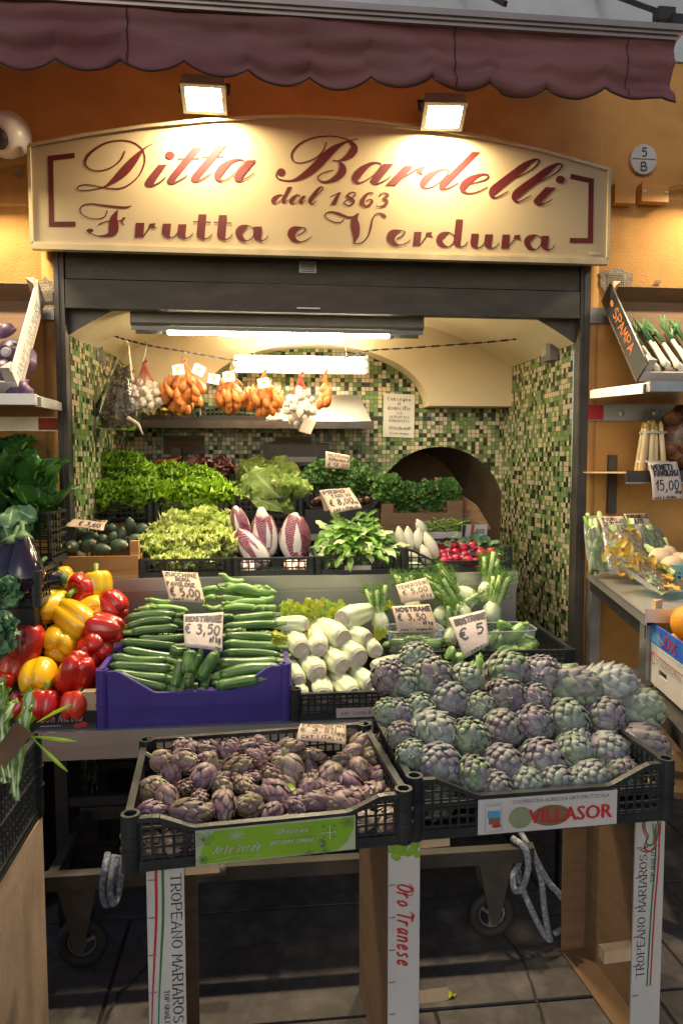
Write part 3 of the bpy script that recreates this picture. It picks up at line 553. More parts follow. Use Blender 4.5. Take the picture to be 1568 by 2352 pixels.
W5 = letters('F', fA, ['s487,595,5 430,608,18 350,602,18 250,590,14 170,580,11 110,590,10 82,620,9 95,660,9 150,690,8 220,697,8 275,680,9 295,630,9', 's375,630,10 360,660,34 345,700,60 345,760,78 335,800,70 300,825,30 230,832,10 170,815,9 130,785,9', 'o160,788,26,15', 's222,745,8 270,722,9 340,715,9 395,712,9 435,690,12', 's425,747,9 408,720,14 420,695,16 436,690,10', 'p518,728 585,728 578,843 510,843', 's575,838,8 600,800,10 625,768,12', 'p615,762 625,735 672,730 665,755 688,772 650,770 635,765',
 'p728,735 795,735 785,830 795,850 765,848 735,830 722,805', 's785,848,10 820,835,9 850,800,9', 'p850,740 915,740 905,835 920,852 890,855 855,840 840,815', 's905,852,10 940,838,9 968,810,6', 'p1008,662 1071,662 1055,840 1065,858 1040,860 1005,845 992,820', 's1055,857,10 1090,845,9 1115,815,6', 'l967,720,10 1105,724,10', 'p1168,668 1231,668 1215,845 1225,863 1200,865 1165,850 1152,825', 's1215,862,10 1250,848,9 1275,818,6', 'l1127,725,10 1267,731,10', 's1440,775,10 1400,752,10 1350,770,50 1322,805,50 1345,850,40 1385,870,10 1425,850,10 1445,810,9 1440,770,9', 'p1440,758 1506,758 1495,855 1510,872 1480,872 1448,855 1435,830', 's1495,872,10 1530,860,8 1555,828,6'])
W5.build('lettering', M['maroon'], sg)
W6 = letters('eV', fB, ['s370,830,9 420,800,10 435,775,10 400,765,12 345,785,60 325,820,62 345,860,40 390,878,12 440,865,9 485,835,6', 's735,697,8 720,720,9 670,725,9 600,695,9 590,660,10 630,643,12 690,655,20 770,685,18 830,675,12 855,652,6', 's848,655,10 820,700,50 825,760,70 830,820,54 820,870,20 815,893,8', 's815,893,8 870,885,9 920,840,11 945,770,14 960,700,12 985,662,10 1020,655,12 1050,672,24 1068,688,6', 's1147,855,9 1197,825,10 1212,800,10 1177,790,12 1122,810,60 1102,845,62 1122,885,40 1167,903,12 1217,890,9 1260,860,6'])
W6.build('lettering', M['maroon'], sg)
W7 = letters('rdura', fC, ['p108,720 168,720 155,830 97,830', 's150,828,8 180,790,10 205,758,12', 'p195,752 205,725 250,722 242,745 262,765 230,758', 's425,755,10 385,727,10 335,745,48 305,780,48 325,820,38 370,838,10 405,820,10 425,785,9', 'p436,622 492,624 470,825 485,842 455,843 425,828 415,800', 's470,840,10 505,828,9 528,798,6', 'p557,735 615,735 602,835 615,850 585,850 555,832 547,805', 's602,850,10 640,832,9 665,800,9', 'p665,740 725,740 712,838 725,853 695,855 665,838 655,812', 's712,853,10 750,838,9 773,805,6', 'p800,742 858,742 848,852 788,852', 's840,848,8 868,812,10 895,780,12', 'p885,775 895,747 940,744 932,768 950,785 920,780', 's1105,770,10 1065,747,10 1018,768,48 992,800,48 1012,842,38 1055,860,10 1090,840,10 1108,805,9', 'p1105,752 1165,752 1155,850 1170,866 1140,867 1110,850 1098,822', 's1155,865,10 1190,852,9 1210,822,6'])
W7.build('lettering', M['maroon'], sg)
fd = lambda x, y: (x, y)
br = letters('b', fd, ['l172,357,12 111,364,12', 'l117,360,12 119,521,12', 'l114,515,12 174,515,12']); br.build('bracket_mark', M['maroon'], sg)
br = letters('b', fC, ['l1332,285,40 1515,325,40', 'l1495,310,40 1488,810,40', 'l1327,788,40 1500,790,40']); br.build('bracket_mark', M['maroon'], sg)
b = MB(); p = lp(1350, 578); q = lp(1378, 586); b.box((p.x, -.003, q.z), (q.x, -.0015, p.z)); b.build('maker_sticker', M['signedge'], sg)
# ---------------------------------------------------------------- floodlights
def floodlight(px, py, Y, label, rotz=0.0, tilt=24):
    c = at(px, py, Y); t = empty('floodlight', label, 'floodlight', c, 'floodlights above the stall')
    wd, dp, th = .165, .125, .045
    b = MB(); b.box((-wd/2, -dp/2, .0), (wd/2, dp/2, th)); 
    for k in range(7): b.box((-wd/2+.015+k*.021, -dp/2+.01, th+.0005), (-wd/2+.02+k*.021, dp/2-.01, th+.018))
    h = b.build('housing', M['lampbody'], t)
    b = MB()
    for a, c_ in (((-wd/2-.004, -dp/2-.004, -.012), (wd/2+.004, -dp/2+.012, -.001)), ((-wd/2-.004, dp/2-.012, -.012), (wd/2+.004, dp/2+.004, -.001)), ((-wd/2-.004, -dp/2+.0125, -.012), (-wd/2+.012, dp/2-.0125, -.001)), ((wd/2-.012, -dp/2+.0125, -.012), (wd/2+.004, dp/2-.0125, -.001))): b.box(a, c_)
    b.build('front_frame', M['lampbody'], t)
    b = MB(); b.poly([(-.064, -.046, -.002), (-.064, .046, -.002), (.064, .046, -.002), (.064, -.046, -.002)]); b.build('led_panel', M['flood'] if 0 < px < 1568 else M['flood2'], t)
    b = MB(); b.bar((-wd/2-.012, 0, .02), (-wd/2-.012, .02, .1), .012, .003); b.bar((wd/2+.012, 0, .02), (wd/2+.012, .02, .1), .012, .003); b.bar((-wd/2-.018, .02, .1), (wd/2+.018, .02, .1), .012, .004)
    b.bar((0, .02, .10), (0, max(YF-Y, .08), .12), .014, .014); b.build('bracket', M['dark'], t)
    t.rotation_euler = (R(-tilt), 0, rotz); return t
floodlight(469, 224, 2.905, 'left of the two lit floodlights over the cream sign')
floodlight(1018, 264, 2.905, 'right of the two lit floodlights over the cream sign', R(-4))
floodlight(-75, 372, 2.90, 'lit floodlight beside the security camera at the left end of the wall')
floodlight(1668, 372, 2.90, 'lit floodlight beyond the house number at the right end of the wall')
# ---------------------------------------------------------------- awning
YW = 2.28
aw = empty('awning', 'burgundy canvas awning with a scalloped valance above the sign', 'awning', (0, YW, 0))
pb = at(1556, 76, YW); zb = pb.z; xe = pb.x; xs0 = -2.2
zt = at(1400, 44, 3.03).z
b = MB(); b.grid(lambda i, j: V((xs0+(xe-.03-xs0)*i, .02+(3.03-YW-.02)*j, zb+.02+(zt-zb-.02)*j+.004*NZ.noise(V((i*14, j*3, 0))))), 40, 6); b.build('canvas_roof', M['awntop'], aw, smooth=True)
b = MB(); b.box((xs0, -.028, zb-.022), (xe, .022, zb+.012)); b.box((xs0, -.036, zb-.012), (xe, -.0285, zb+.004)); b.box((xs0, -.02, zb-.034), (xe-.01, .012, zb-.0225)); b.build('front_bar', M['alu'], aw)
PER = .193; zv = at(1500, 237, YW).z; zc0 = at(880, 205, YW).z
ph = at(1385, 196, YW).x
def vbot(x): 
    s_ = abs(math.sin(math.pi*(x-ph)/PER)); return zv+.012-.012-.036*(s_**.75)+.036
def vy(x, t): return -.004+(t*.012)*math.sin(x*9+1.3)*1.0+.045*t*NZ.noise(V((x*2.2, t*1.2, 4)))+.024*NZ.noise(V((x*2.0+t, t*5, 2)))+.016*math.sin(x*6+t*9)*t*(1 if x > xe-.6 else .3)+.006*NZ.noise(V((x*14-t*10, t*9, 7)))
NX = 640
def val(i, j):
    x = xs0+(xe-.012-xs0)*i; z1 = zb-.03; zz = vbot(x)
    if x > xe-.2: zz = zz*(1-((x-xe+.2)/.2))+(zv-.002)*((x-xe+.2)/.2)
    return V((x, vy(x, j), z1+(zz-z1)*j))
b = MB(); b.grid(val, NX, 16); va = b.build('valance', M['awning'], aw, smooth=True)
md = va.modifiers.new('thickness', 'SOLIDIFY'); md.thickness = .002
b = MB(); b.tube([val(i/NX, 1)+V((0, -.001, 0)) for i in range(0, NX+1)], .0032, 5); b.build('hem_braid', M['trim'], va, smooth=True)
b = MB(); xs_ = at(1437, 100, YW).x; b.grid(lambda i, j: V((xs_+.003*i, vy(xs_, j)-.006, zb-.034+(zv-zb+.04)*j)), 1, 16); b.build('seam', M['trim'], va)
for xq in (-1.55, -.42, .60):
    b = MB(); b.grid(lambda i, j: V((xq+.004*i, vy(xq, j)-.006, zb-.034+(vbot(xq)-zb+.036)*j)), 1, 16); b.build('seam', M['awntop'] if xq > 5 else M['trim'], va)
b = MB()
for k in range(330):
    x0 = xs0+.01*k
    if x0 < xe-.02: b.poly([val((x0-xs0)/(xe-.012-xs0), .93)+V((0, -.0016, 0)), val((x0+.006-xs0)/(xe-.012-xs0), .93)+V((0, -.0016, 0)), val((x0+.006-xs0)/(xe-.012-xs0), .945)+V((0, -.0016, 0)), val((x0-xs0)/(xe-.012-xs0), .945)+V((0, -.0016, 0))])
b.build('stitching', M['trim'], va)
for px in (1135, 1512):
    p = at(px, 30, 2.55); b = MB(); b.bar((p.x, 3.06-YW, zt+.14), (p.x+.05, .30, zb+.25), .014, .018); b.build('folding_arm', M['dark'], aw)
b = MB(); p = at(1520, 36, YW+.06); b.box((p.x-.03, .03, p.z-.03), (p.x+.03, .07, p.z+.012)); b.box((xe-.03, -.02, zb+.0125), (xe+.012, .05, zb+.05)); b.build('end_bracket', M['dark'], aw)
# ---------------------------------------------------------------- small wall fittings
c = at(12, 312, YF-.10); cm = empty('security_camera', 'white dome security camera on the ochre wall left of the sign', 'camera', c)
b = MB(); b.lathe([(0, -.06), (.05, -.055), (.078, -.03), (.085, .0), (.085, .05), (.075, .075), (.05, .09), (0, .092)], 24); 
o = b.build('camera_body', M['white'], cm, smooth=True); o.rotation_euler = (R(-58), 0, R(-14))
b = MB(); b.blob((0, 0, -.035), (.048, .048, .045), 18, 12); o = b.build('dome_lens', M['dark'], cm, smooth=True); o.rotation_euler = (R(-58), 0, R(-14))
b = MB(); b.tube([(0, .02, .0), (0, .10, .02)], .05, 16); b.build('wall_mount', M['white'], cm)
c = at(1472, 370, YF); pq = empty('house_number_plaque', 'round marble house number plaque reading 5 over B', 'plaque', (c.x, YF-.008, c.z))
b = MB(); b.prism([(.062*math.cos(a*.2618), -.012, .066*math.sin(a*.2618)) for a in range(24)], (0, .012, 0)); b.build('disc', M['cardwhite'], pq)
b = MB(); pn = Pen(b, plane_map((0, -.0125, 0), (1, 0, 0), (0, 0, 1)), .0004, .00003)
text(pn, '5', -.016, .012, .034, .036, .006); text(pn, 'B', -.019, -.05, .036, .036, .006); pn.ribbon([(-.056, 0, .003), (.056, 0, .003)]); b.build('number', M['dark'], pq)
for px, py, wpx, hpx, lb in ((1419, 454, 46, 44, 'ochre painted flat junction box touching the sign edge'), (1487, 452, 62, 42, 'ochre painted junction box with two screws and a cable')):
    c = at(px, py, YF); t = empty('junction_box', lb, 'junction box', (c.x, YF-.01, c.z), 'junction boxes beside the sign'); k = YF/FPX
    b = MB(); b.box((-wpx*k/2, -.045, -hpx*k/2), (wpx*k/2, .0, hpx*k/2)); b.box((-wpx*k/2-.003, -.052, -hpx*k/2-.003), (wpx*k/2+.003, -.0455, hpx*k/2+.003)); b.build('box', M['ochrebox'], t)
    if wpx > 50:
        for sx in (-1, 1):
            b = MB(); b.lathe([(.007, 0), (.007, .004), (0, .005)], 10); o = b.build('screw', M['zinc'], t); o.location = (sx*wpx*k*.42, -.052, -.02*k*hpx); o.rotation_euler = (R(90), 0, 0)
b = MB()
for dz in (0, .012): b.tube([at(1512, 442-dz*500, YF-.03), at(1530, 435-dz*300, YF-.035), at(1560, 432-dz*600, YF-.03), at(1640, 440, YF-.02)], .004, 6)
tag(b.build('power_cable', M['ochrebox'], smooth=True), 'twin ochre painted cable running right from the junction box', 'cable')
# ---------------------------------------------------------------- lights inside the stall
def chain(pts, n=60):
    p = catmull([tuple(q) for q in pts], max(6, n//len(pts))); b = MB()
    for i, (a, c) in enumerate(zip(p, p[1:])):
        a, c = V(a), V(c); b.bar(a-(c-a)*.1, c+(c-a)*.1, .009 if i % 2 else .003, .003 if i % 2 else .009)
    return b
YL = 3.2
a, c = at(304, 740, YL), at(968, 752, YL); zt_, zb_ = at(640, 722, YL).z, at(640, 757, YL).z
t = empty('fluorescent_batten', 'long grey fluorescent batten light under the rolled shutter', 'lamp', ((a.x+c.x)/2, YL, zb_)); L = (c.x-a.x)/2
b = MB(); b.prism([(-L, -.05, zt_-zb_), (-L, .07, zt_-zb_), (-L, .07, 0), (-L, .055, -.002), (-L, -.035, -.002), (-L, -.05, .012)], (2*L, 0, 0)); b.build('housing', M['lampbody'], t)
b = MB(); b.box((-L+.004, -.044, -.02), (L-.004, -.04, -.0025)); b.box((-L+.004, .052, -.02), (L-.004, .056, -.0025)); b.build('side_lip', M['lampbody'], t)
b = MB(); b.tube([(-L*.76, .0, -.018), (L*.76, .0, -.018)], .013, 10); b.build('tube', M['tube'], t, smooth=True)
for s_ in (-1, 1):
    b = MB(); b.tube([(s_*L*.765, 0, -.018), (s_*L*.80, 0, -.018)], .0145, 10); b.build('tube_socket', M['zinc'], t)
YT = 3.78
a, c = at(538, 834, YT), at(843, 836, YT); L = (c.x-a.x)/2
t = empty('twin_tube_lamp', 'bright twin fluorescent tube lamp hanging below the lunette arch', 'lamp', ((a.x+c.x)/2, YT, (a.z+c.z)/2))
b = MB(); b.box((-L, .035, -.045), (L, .075, .045)); b.build('back_plate', M['white'], t)
for z in (.024, -.024):
    b = MB(); b.tube([(-L+.025, 0, z), (L-.025, 0, z)], .014, 10); b.build('tube', M['tube'], t, smooth=True)
for s_ in (-1, 1):
    b = MB(); b.box((s_*L-.006, -.02, -.048), (s_*L+.006, .034, .048)); b.bar((s_*(L-.006), 0, .024), (s_*(L-.024), 0, .024), .02, .02); b.bar((s_*(L-.006), 0, -.024), (s_*(L-.024), 0, -.024), .02, .02); b.build('end_cap', M['zinc'], t)
for s_ in (-.7, .7):
    b = MB(); b.bar((s_*L, .055, .045), (s_*L, .16, .20), .006, .006); b.build('hanger', M['zinc'], t)
YC = 3.5
b = chain([at(x, y, YC) for x, y in ((208, 757), (250, 768), (292, 781), (350, 795), (415, 806), (470, 816), (560, 830), (690, 834), (790, 822), (845, 806), (930, 800), (1040, 792), (1150, 783), (1240, 771), (1263, 768))], 110)
b.tube([at(1258, 766, YC), at(1268, 776, YC), at(1276, 768, YC), at(1278, 760, YC)], .003, 5)
tag(b.build('chain', M['dark']), 'thin rusty chain strung across the alcove carrying the hanging nets', 'chain')
# wall fittings in the alcove
c = at(1288, 803, 3.3); t = empty('switch_box', 'small grey switch box on the right mosaic wall', 'switch', (0, 0, 0))
xw = XR-.004; dirw = (V((xrb, YB, 0))-V((XR, YF+.065, 0))).normalized(); nw = V((dirw.y*-1, dirw.x, 0)); nw = nw if nw.x < 0 else -nw
def wallp(y, z, off): k = (y-YF-.065)/(YB-YF-.065); return V((XR+(xrb-XR)*k, y, z))+nw*off
def wbox(b, y0, y1, z0, z1, d0, d1):
    q = [wallp(y, z, d) for d in (d0, d1) for (y, z) in ((y0, z0), (y1, z0), (y1, z1), (y0, z1))]; i = [b.add(p) for p in q]
    for f in ((0,1,2,3),(7,6,5,4),(0,4,5,1),(1,5,6,2),(2,6,7,3),(3,7,4,0)): b.face([i[k] for k in f])
zc = c.z
b = MB(); wbox(b, 3.29, 3.40, zc-.05, zc+.055, .002, .045); b.build('box', M['lampbody'], t)
b = MB(); wbox(b, 3.315, 3.375, zc-.025, zc+.035, .0455, .052); b.build('rocker', M['zinc'], t)
c = at(216, 806, 3.62); t = empty('fuse_box', 'grey fuse box high on the left alcove wall', 'fuse box', c)
b = MB(); b.box((-.05, -.06, -.075), (.045, .06, .075)); b.build('box', M['lampbody'], t); b = MB(); b.box((-.03, -.072, -.06), (.06, -.0605, .08)); b.build('lid', M['zinc'], t)
b = MB(); b.tube([(-.04, .0, -.075), (-.02, -.05, -.30), (-.01, -.15, -.52), (-.06, -.3, -.6), (-.2, -.45, -.58)], .007, 6); b.build('cable', M['onet'], t, smooth=True)
b = MB(); b.tube([(.03, -.02, -.075), (.06, .02, -.14), (.10, .05, -.16), (.09, .06, -.02), (.13, .07, -.06)], .005, 6); b.build('wire', M['dark'], t, smooth=True)
c = at(186, 772, 3.4); t = empty('bulkhead_lamp', 'unlit caged wall lamp beside the fuse box', 'lamp', c)
b = MB(); b.blob((0, 0, 0), (.028, .04, .055), 12, 9); b.build('glass', M['white'], t, smooth=True)
b = MB(); b.tube([(0, -.05, .06), (.03, -.04, .04), (.035, -.045, 0), (.03, -.04, -.05), (0, -.03, -.07)], .004, 5); b.box((-.04, -.05, -.085), (.02, .05, -.06)); b.build('cage', M['dark'], t)
p = at(270, 990, 3.98); b = MB(); b.tube([(p.x, p.y, .3), (p.x, p.y, at(270, 945, 3.98).z), ], .022, 10); b.bar((p.x-.03, p.y-.03, .3), (p.x-.03, p.y-.03, 1.85), .012, .012)
tag(b.build('drain_pipe', M['white'], smooth=False), 'white pipe in the left rear corner of the alcove', 'pipe')
# notice
q = [at(x, y, YB-.012) for x, y in ((881, 903), (952, 901), (950, 1006), (879, 1003))]
t = empty('delivery_notice', 'white home delivery notice taped to the mosaic back wall', 'notice', q[3])
o0 = q[3]; uu = (q[2]-q[3]); vv = (q[0]-q[3]); wd, ht = uu.length, vv.length; uu.normalize(); vv.normalize()
b = MB(); b.prism([(0, 0, 0), uu*wd, uu*wd+vv*ht, vv*ht], (0, .003, 0)); b.build('sheet', M['wpaper'], t)
b = MB(); pn = Pen(b, plane_map((0, 0, 0), uu, vv), .0006, .00001)
for s_, fy, fw, fh in (('Consegna', .84, .76, .085), ('a', .745, .12, .085), ('domicilio', .63, .76, .085), ('Tel', .53, .18, .05), ('3471317302', .44, .66, .055), ('0510089793', .35, .66, .055)):
    text(pn, s_, wd*(.5-fw/2), ht*fy, wd*fw, ht*fh, .0032 if fh > .06 else .0022, 'serif')
text(pn, 'Ditta Bardelli', wd*.16, ht*.18, wd*.7, ht*.07, .0018, slant=.4); text(pn, 'Frutta e Verdura', wd*.2, ht*.07, wd*.62, ht*.045, .0014, slant=.4); b.build('writing', M['ink'], t)
# shelf above the hob with a sloping metal sheet
YS1 = 3.80
a, c = at(318, 968, YS1), at(857, 976, YS1)
t = empty('wall_shelf', 'dark metal shelf on the rear mosaic wall under the twin lamp', 'shelf', (0, 0, 0))
b = MB(); zs_ = (a.z+c.z)/2; b.box((a.x, YS1, zs_-.016), (c.x, YB-.012, zs_+.014)); b.box((a.x, YS1-.008, zs_-.028), (c.x, YS1-.0005, zs_+.004)); b.build('board', M['jamb'], t)
b = MB(); x0 = at(650, 960, YS1).x; z2 = at(800, 916, YB-.05).z; zf = zs_+.0145
b.prism([(x0, YS1+.01, zf), (c.x-.01, YS1+.01, zf), (c.x-.045, YB-.03, z2+.02), (x0, YB-.03, z2+.02)], (0, .004, .004)); b.build('sloping_sheet', M['steel'], t)
def add_at(px, py, Y): return at(px, py, Y)
# dark fittings on the rear wall
for (x0, y0, x1, y1, lb) in ((375, 1000, 466, 1042, 'dark framed picture behind the red leaf salad'), (632, 1003, 716, 1036, 'dark framed picture above the black scale')):
    p, q = at(x0, y1, YB-.03), at(x1, y0, YB-.03); t = empty('picture_frame', lb, 'picture frame', p, 'dark frames on the rear wall'); w_, h_ = q.x-p.x, q.z-p.z
    b = MB(); b.box((0, 0, 0), (w_, .02, .014)); b.box((0, 0, h_-.014), (w_, .02, h_)); b.box((0, 0, .0145), (.014, .02, h_-.0145)); b.box((w_-.014, 0, .0145), (w_, .02, h_-.0145)); b.build('frame', M['jamb'], t)
    b = MB(); b.box((.0145, .008, .0145), (w_-.0145, .015, h_-.0145)); b.build('picture', M['card'], t)
p, q = at(605, 1070, YB-.16), at(756, 1017, YB-.16); t = empty('shop_scale', 'black shop scale standing against the rear wall', 'scale', p)
b = MB(); b.box((0, 0, 0), (q.x-p.x, .1, q.z-p.z)); b.build('body', M['dark'], t); b = MB(); b.box((.06, -.006, .02), (q.x-p.x-.07, -.0005, .05)); b.build('display', M['lampbody'], t)
b = MB(); p, q = at(375, 1085, YB-.2), at(480, 1050, YB-.2); b.box((p.x, p.y, p.z), (q.x, p.y+.1, q.z)); b.box((p.x+.05, p.y-.02, q.z), (p.x+.1, p.y+.05, q.z+.05)); tag(b.build('cash_register', M['dark']), 'black cash register behind the green lettuces', 'cash register')
# ---------------------------------------------------------------- the stall shelving
YU, ZU = 2.95, at(730, 1322, 2.95).z; YLo, ZLo = 2.24, at(480, 1669, 2.24).z
xul, xur = at(60, 1338, YU).x, at(1189, 1312, YU).x
st = empty('upper_counter', 'upper stainless steel display counter holding the salad crates', 'counter', (0, 0, 0))
b = MB(); b.box((xul, YU, ZU-.055), (xur, YU+.012, ZU)); b.box((xul, YU+.0125, ZU-.012), (xur, 3.42, ZU-.001)); b.build('top', M['steel'], st)
b = MB(); b.box((xul, YU+.02, ZLo-.05), (xur, YU+.03, ZU-.062)); b.box((xul, YU+.008, ZU-.072), (xur, YU+.0195, ZU-.0575)); b.build('riser', M['steel'], st)
b = MB(); b.box((xur-.012, YU+.0305, .2), (xur, 3.9, ZU-.0555)); b.build('side_panel', M['steel'], st)
for z in (ZU-.11, ZU-.3):
    b = MB(); b.lathe([(.011, 0), (.011, .003), (.005, .006), (0, .006)], 12); o = b.build('bolt', M['zinc'], st, smooth=True); o.location = (xur-.03, YU+.02, z); o.rotation_euler = (R(90), 0, 0)
b = MB(); b.box((xul, 3.425, ZU+.10), (xur-.15, 3.44, ZU+.13)); b.box((xul, 3.4405, ZU+.118), (xur-.15, 4.02, ZU+.13)); b.build('back_step', M['steel'], st)
xll, xlr = at(74, 1688, YLo).x, at(1345, 1650, YLo).x
lo = empty('lower_counter', 'lower stainless steel counter carrying peppers and zucchini', 'counter', (0, 0, 0))
b = MB(); b.box((xll, YLo, ZLo-.05), (xlr, YLo+.012, ZLo)); b.box((xll, YLo+.0125, ZLo-.012), (xlr, YU+.019, ZLo-.001)); b.box((xll+.02, YLo+.006, ZLo-.095), (xlr, YLo+.02, ZLo-.0505)); b.build('top', M['steel'], lo)
for x in (xll+.06, .35, xlr-.03):
    b = MB(); b.box((x-.02, YLo+.08, 0.006), (x+.02, YLo+.12, ZLo-.0125)); b.build('leg', M['dark'], lo)
    b = MB(); b.box((x-.02, YU-.08, 0.006), (x+.02, YU-.04, ZLo-.0125)); b.build('leg', M['dark'], lo)
b = MB(); b.box((xll+.08, YLo+.085, .42), (xlr-.05, YLo+.11, .45)); b.box((xll+.08, YU-.07, .3), (xlr-.05, YU-.05, .33)); b.build('cross_rail', M['dark'], lo)
# ---------------------------------------------------------------- crates
def lattice(b, p0, ud, wd, zf0, zf1, th, sp=.021, bw=.0055, nrm=None, nh=None):
    """bars of an open crate wall: from p0 along ud; zf0/zf1 give lower/upper heights along the wall"""
    p0, ud = V(p0), V(ud); n = max(2, int(wd/sp))
    for i in range(n+1):
        s_ = wd*i/n; z0, z1 = zf0, zf1(s_) if callable(zf1) else zf1
        if z1-z0 > .005: b.bar(p0+ud*s_+V((0, 0, z0)), p0+ud*s_+V((0, 0, z1)), bw, th, up=ud.cross(V((0, 0, 1))))
    zm = max(zf1(wd*k/20) for k in range(21)) if callable(zf1) else zf1
    z = zf0+sp
    while z < zm-.008:
        run = None
        for i in range(n+1):
            s_ = wd*i/n; ok = (zf1(s_) if callable(zf1) else zf1) > z+.002
            if ok and run is None: run = s_
            if (not ok or i == n) and run is not None:
                e = s_ if ok else wd*(i-1)/n
                if e-run > sp*.5: b.bar(p0+ud*run+V((0, 0, z)), p0+ud*e+V((0, 0, z)), th*.8, bw)
                run = None
        z += sp
def notch(wd, h, lo_, a=.07, c=.2):
    def f(s_):
        k = min(s_, wd-s_)
        if k < a: return h
        if k > c: return lo_
        return h-(h-lo_)*(k-a)/(c-a)
    return f
def crate(name, label, cat, loc, wd, dp, h, rot=0.0, material='black', front=None, style='lattice', group=None, posts=True, back=None, side=None, solid_x=None, sp=.021):
    """open plastic crate, origin at the middle of its base, low side towards -y"""
    t = empty(name, label, cat, loc, group); t.rotation_euler = (0, 0, rot); m = M[material]; W, Dp = wd/2, dp/2
    b = MB(); b.box((-W, -Dp, .0), (W, Dp, .006)); 
    for i in range(7): b.box((-W+.02+i*(wd-.05)/6, -Dp+.01, .0062), (-W+.03+i*(wd-.05)/6, Dp-.01, .010))
    b.build('base', m, t)
    for nm, p0, ud, ln, f in (('front_wall', (-W+.012, -Dp+.006, 0), (1, 0, 0), wd-.024, front or (lambda s_: h)), ('back_wall', (-W+.012, Dp-.006, 0), (1, 0, 0), wd-.024, back or (lambda s_: h)), ('side_wall', (-W+.006, -Dp+.012, 0), (0, 1, 0), dp-.024, side or (lambda s_: h)), ('side_wall', (W-.006, -Dp+.012, 0), (0, 1, 0), dp-.024, side or (lambda s_: h))):
        b = MB(); ud = V(ud); p0 = V(p0)
        pr = [(ln*i/40, f(ln*i/40)) for i in range(41)]
        key = [pr[0]]+[pr[i] for i in range(1, 40) if abs((pr[i+1][1]-pr[i][1])-(pr[i][1]-pr[i-1][1])) > 1e-5]+[pr[-1]]
        nn = ud.cross(V((0, 0, 1)))
        if style == 'solid':
            poly = [p0+V((0, 0, .006))+nn*.003]+[p0+ud*(ln)+V((0, 0, .006))+nn*.003]+[p0+ud*s_+V((0, 0, z))+nn*.003 for s_, z in key[::-1]]
            b.prism(poly, -nn*.006)
            for zr in (.045, h*.62):
                if zr+.01 < min(f(ln*.5), h): b.bar(p0+V((0, 0, zr))+ud*.0+nn*.0055, p0+ud*ln+V((0, 0, zr))+nn*.0055, .004, .006); b.bar(p0+V((0, 0, zr+.014))+nn*.0055, p0+ud*ln+V((0, 0, zr+.014))+nn*.0055, .004, .003)
        else:
            lattice(b, p0, ud, ln, .006, f, .004, sp)
            for zr, hh in ((.012, .02),): b.bar(p0+V((0, 0, zr)), p0+ud*ln+V((0, 0, zr)), .010, hh)
            if h > .13: b.bar(p0+V((0, 0, h*.55)), p0+ud*ln+V((0, 0, h*.55)), .011, .008)
        for (s0, z0), (s1, z1) in zip(key, key[1:]):
            b.bar(p0+ud*s0+V((0, 0, z0)), p0+ud*s1+V((0, 0, z1)), .016, .010)
        b.build(nm, m, t)
    if posts:
        for sx in (-1, 1):
            for sy in (-1, 1):
                b = MB(); c = V((sx*(W-.012), sy*(Dp-.012), 0)); n = 14
                ro, ri = .020, .013
                for k in range(n):
                    a0, a1 = 2*math.pi*k/n, 2*math.pi*(k+1)/n; e0, e1 = V((math.cos(a0), math.sin(a0), 0)), V((math.cos(a1), math.sin(a1), 0)); hz = V((0, 0, h+.006)); hd = V((0, 0, h-.05))
                    b.poly([c+e0*ro, c+e1*ro, c+e1*ro+hz, c+e0*ro+hz]); b.poly([c+e0*ro+hz, c+e1*ro+hz, c+e1*ri+hz, c+e0*ri+hz]); b.poly([c+e1*ri+hd, c+e0*ri+hd, c+e0*ri+hz, c+e1*ri+hz])
                b.poly([c+hd+V((ri*math.cos(k*.449), ri*math.sin(k*.449), 0)) for k in range(14)])
                for zr in (h*.38, h*.62): b.tube([c+V((0, 0, zr)), c+V((0, 0, zr+.005))], .0225, 14)
                b.build('corner_post', m, t)
    return t
def plane_on(o, p0, u, v): return plane_map(p0, u, v)
def bfont(s, size, fn, mb, mi=None, width=None):
    """built in font, flattened to faces and mapped by fn(x, y)"""
    cu = bpy.data.curves.new('txt', 'FONT'); cu.body = s; cu.size = size; cu.resolution_u = 2; cu.fill_mode = 'FRONT'
    ob = bpy.data.objects.new('txt', cu); sc.collection.objects.link(ob); dg = bpy.context.evaluated_depsgraph_get(); me = ob.evaluated_get(dg).to_mesh()
    k = 1; xs = [v.co.x for v in me.vertices]
    if width and xs: k = width/(max(xs)-min(xs))
    base = [mb.add(fn((v.co.x-min(xs))*k, v.co.y)) for v in me.vertices]
    for p in me.polygons: mb.face([base[i] for i in p.vertices], mi)
    ob.evaluated_get(dg).to_mesh_clear(); bpy.data.objects.remove(ob); bpy.data.curves.remove(cu)
# -------- front crates
ZR = .83
def place_front(p1, p2, zr):
    """centre and turn of a 60 x 40 crate whose front rim corners show at p1 and p2"""
    a, c = atz(*p1, zr), atz(*p2, zr); d = c-a; return a, c, math.atan2(d.y, d.x), d.length
a, c, ang, ln = place_front((300, 1874), (926, 1816), ZR); print('crate1', a, c, math.degrees(ang), ln)
HC = .116; ZC = ZR-HC
nv = V((-math.sin(ang), math.cos(ang), 0)); DPT = .42
W1c = ln+.024; cen = (a+c)/2+nv*(DPT/2-.012); cen.z = ZC
C1 = (cen.copy(), ang, W1c)
cr1 = crate('plastic_crate', 'black lattice crate of small purple artichokes with a green label', 'crate', cen, W1c, DPT, HC, ang, front=notch(W1c-.024, HC-.006, .080, .055, .125), side=lambda s_: HC-.01)
def front_plate(t, wd, dp, x0, x1, z0, z1, m, off=.014):
    b = MB(); b.box((x0, -dp/2-off-.0015, z0), (x1, -dp/2-off, z1)); return b.build('label_plate', m, t), -dp/2-off-.0016
lw = W1c*.56; lx0 = -W1c*.265
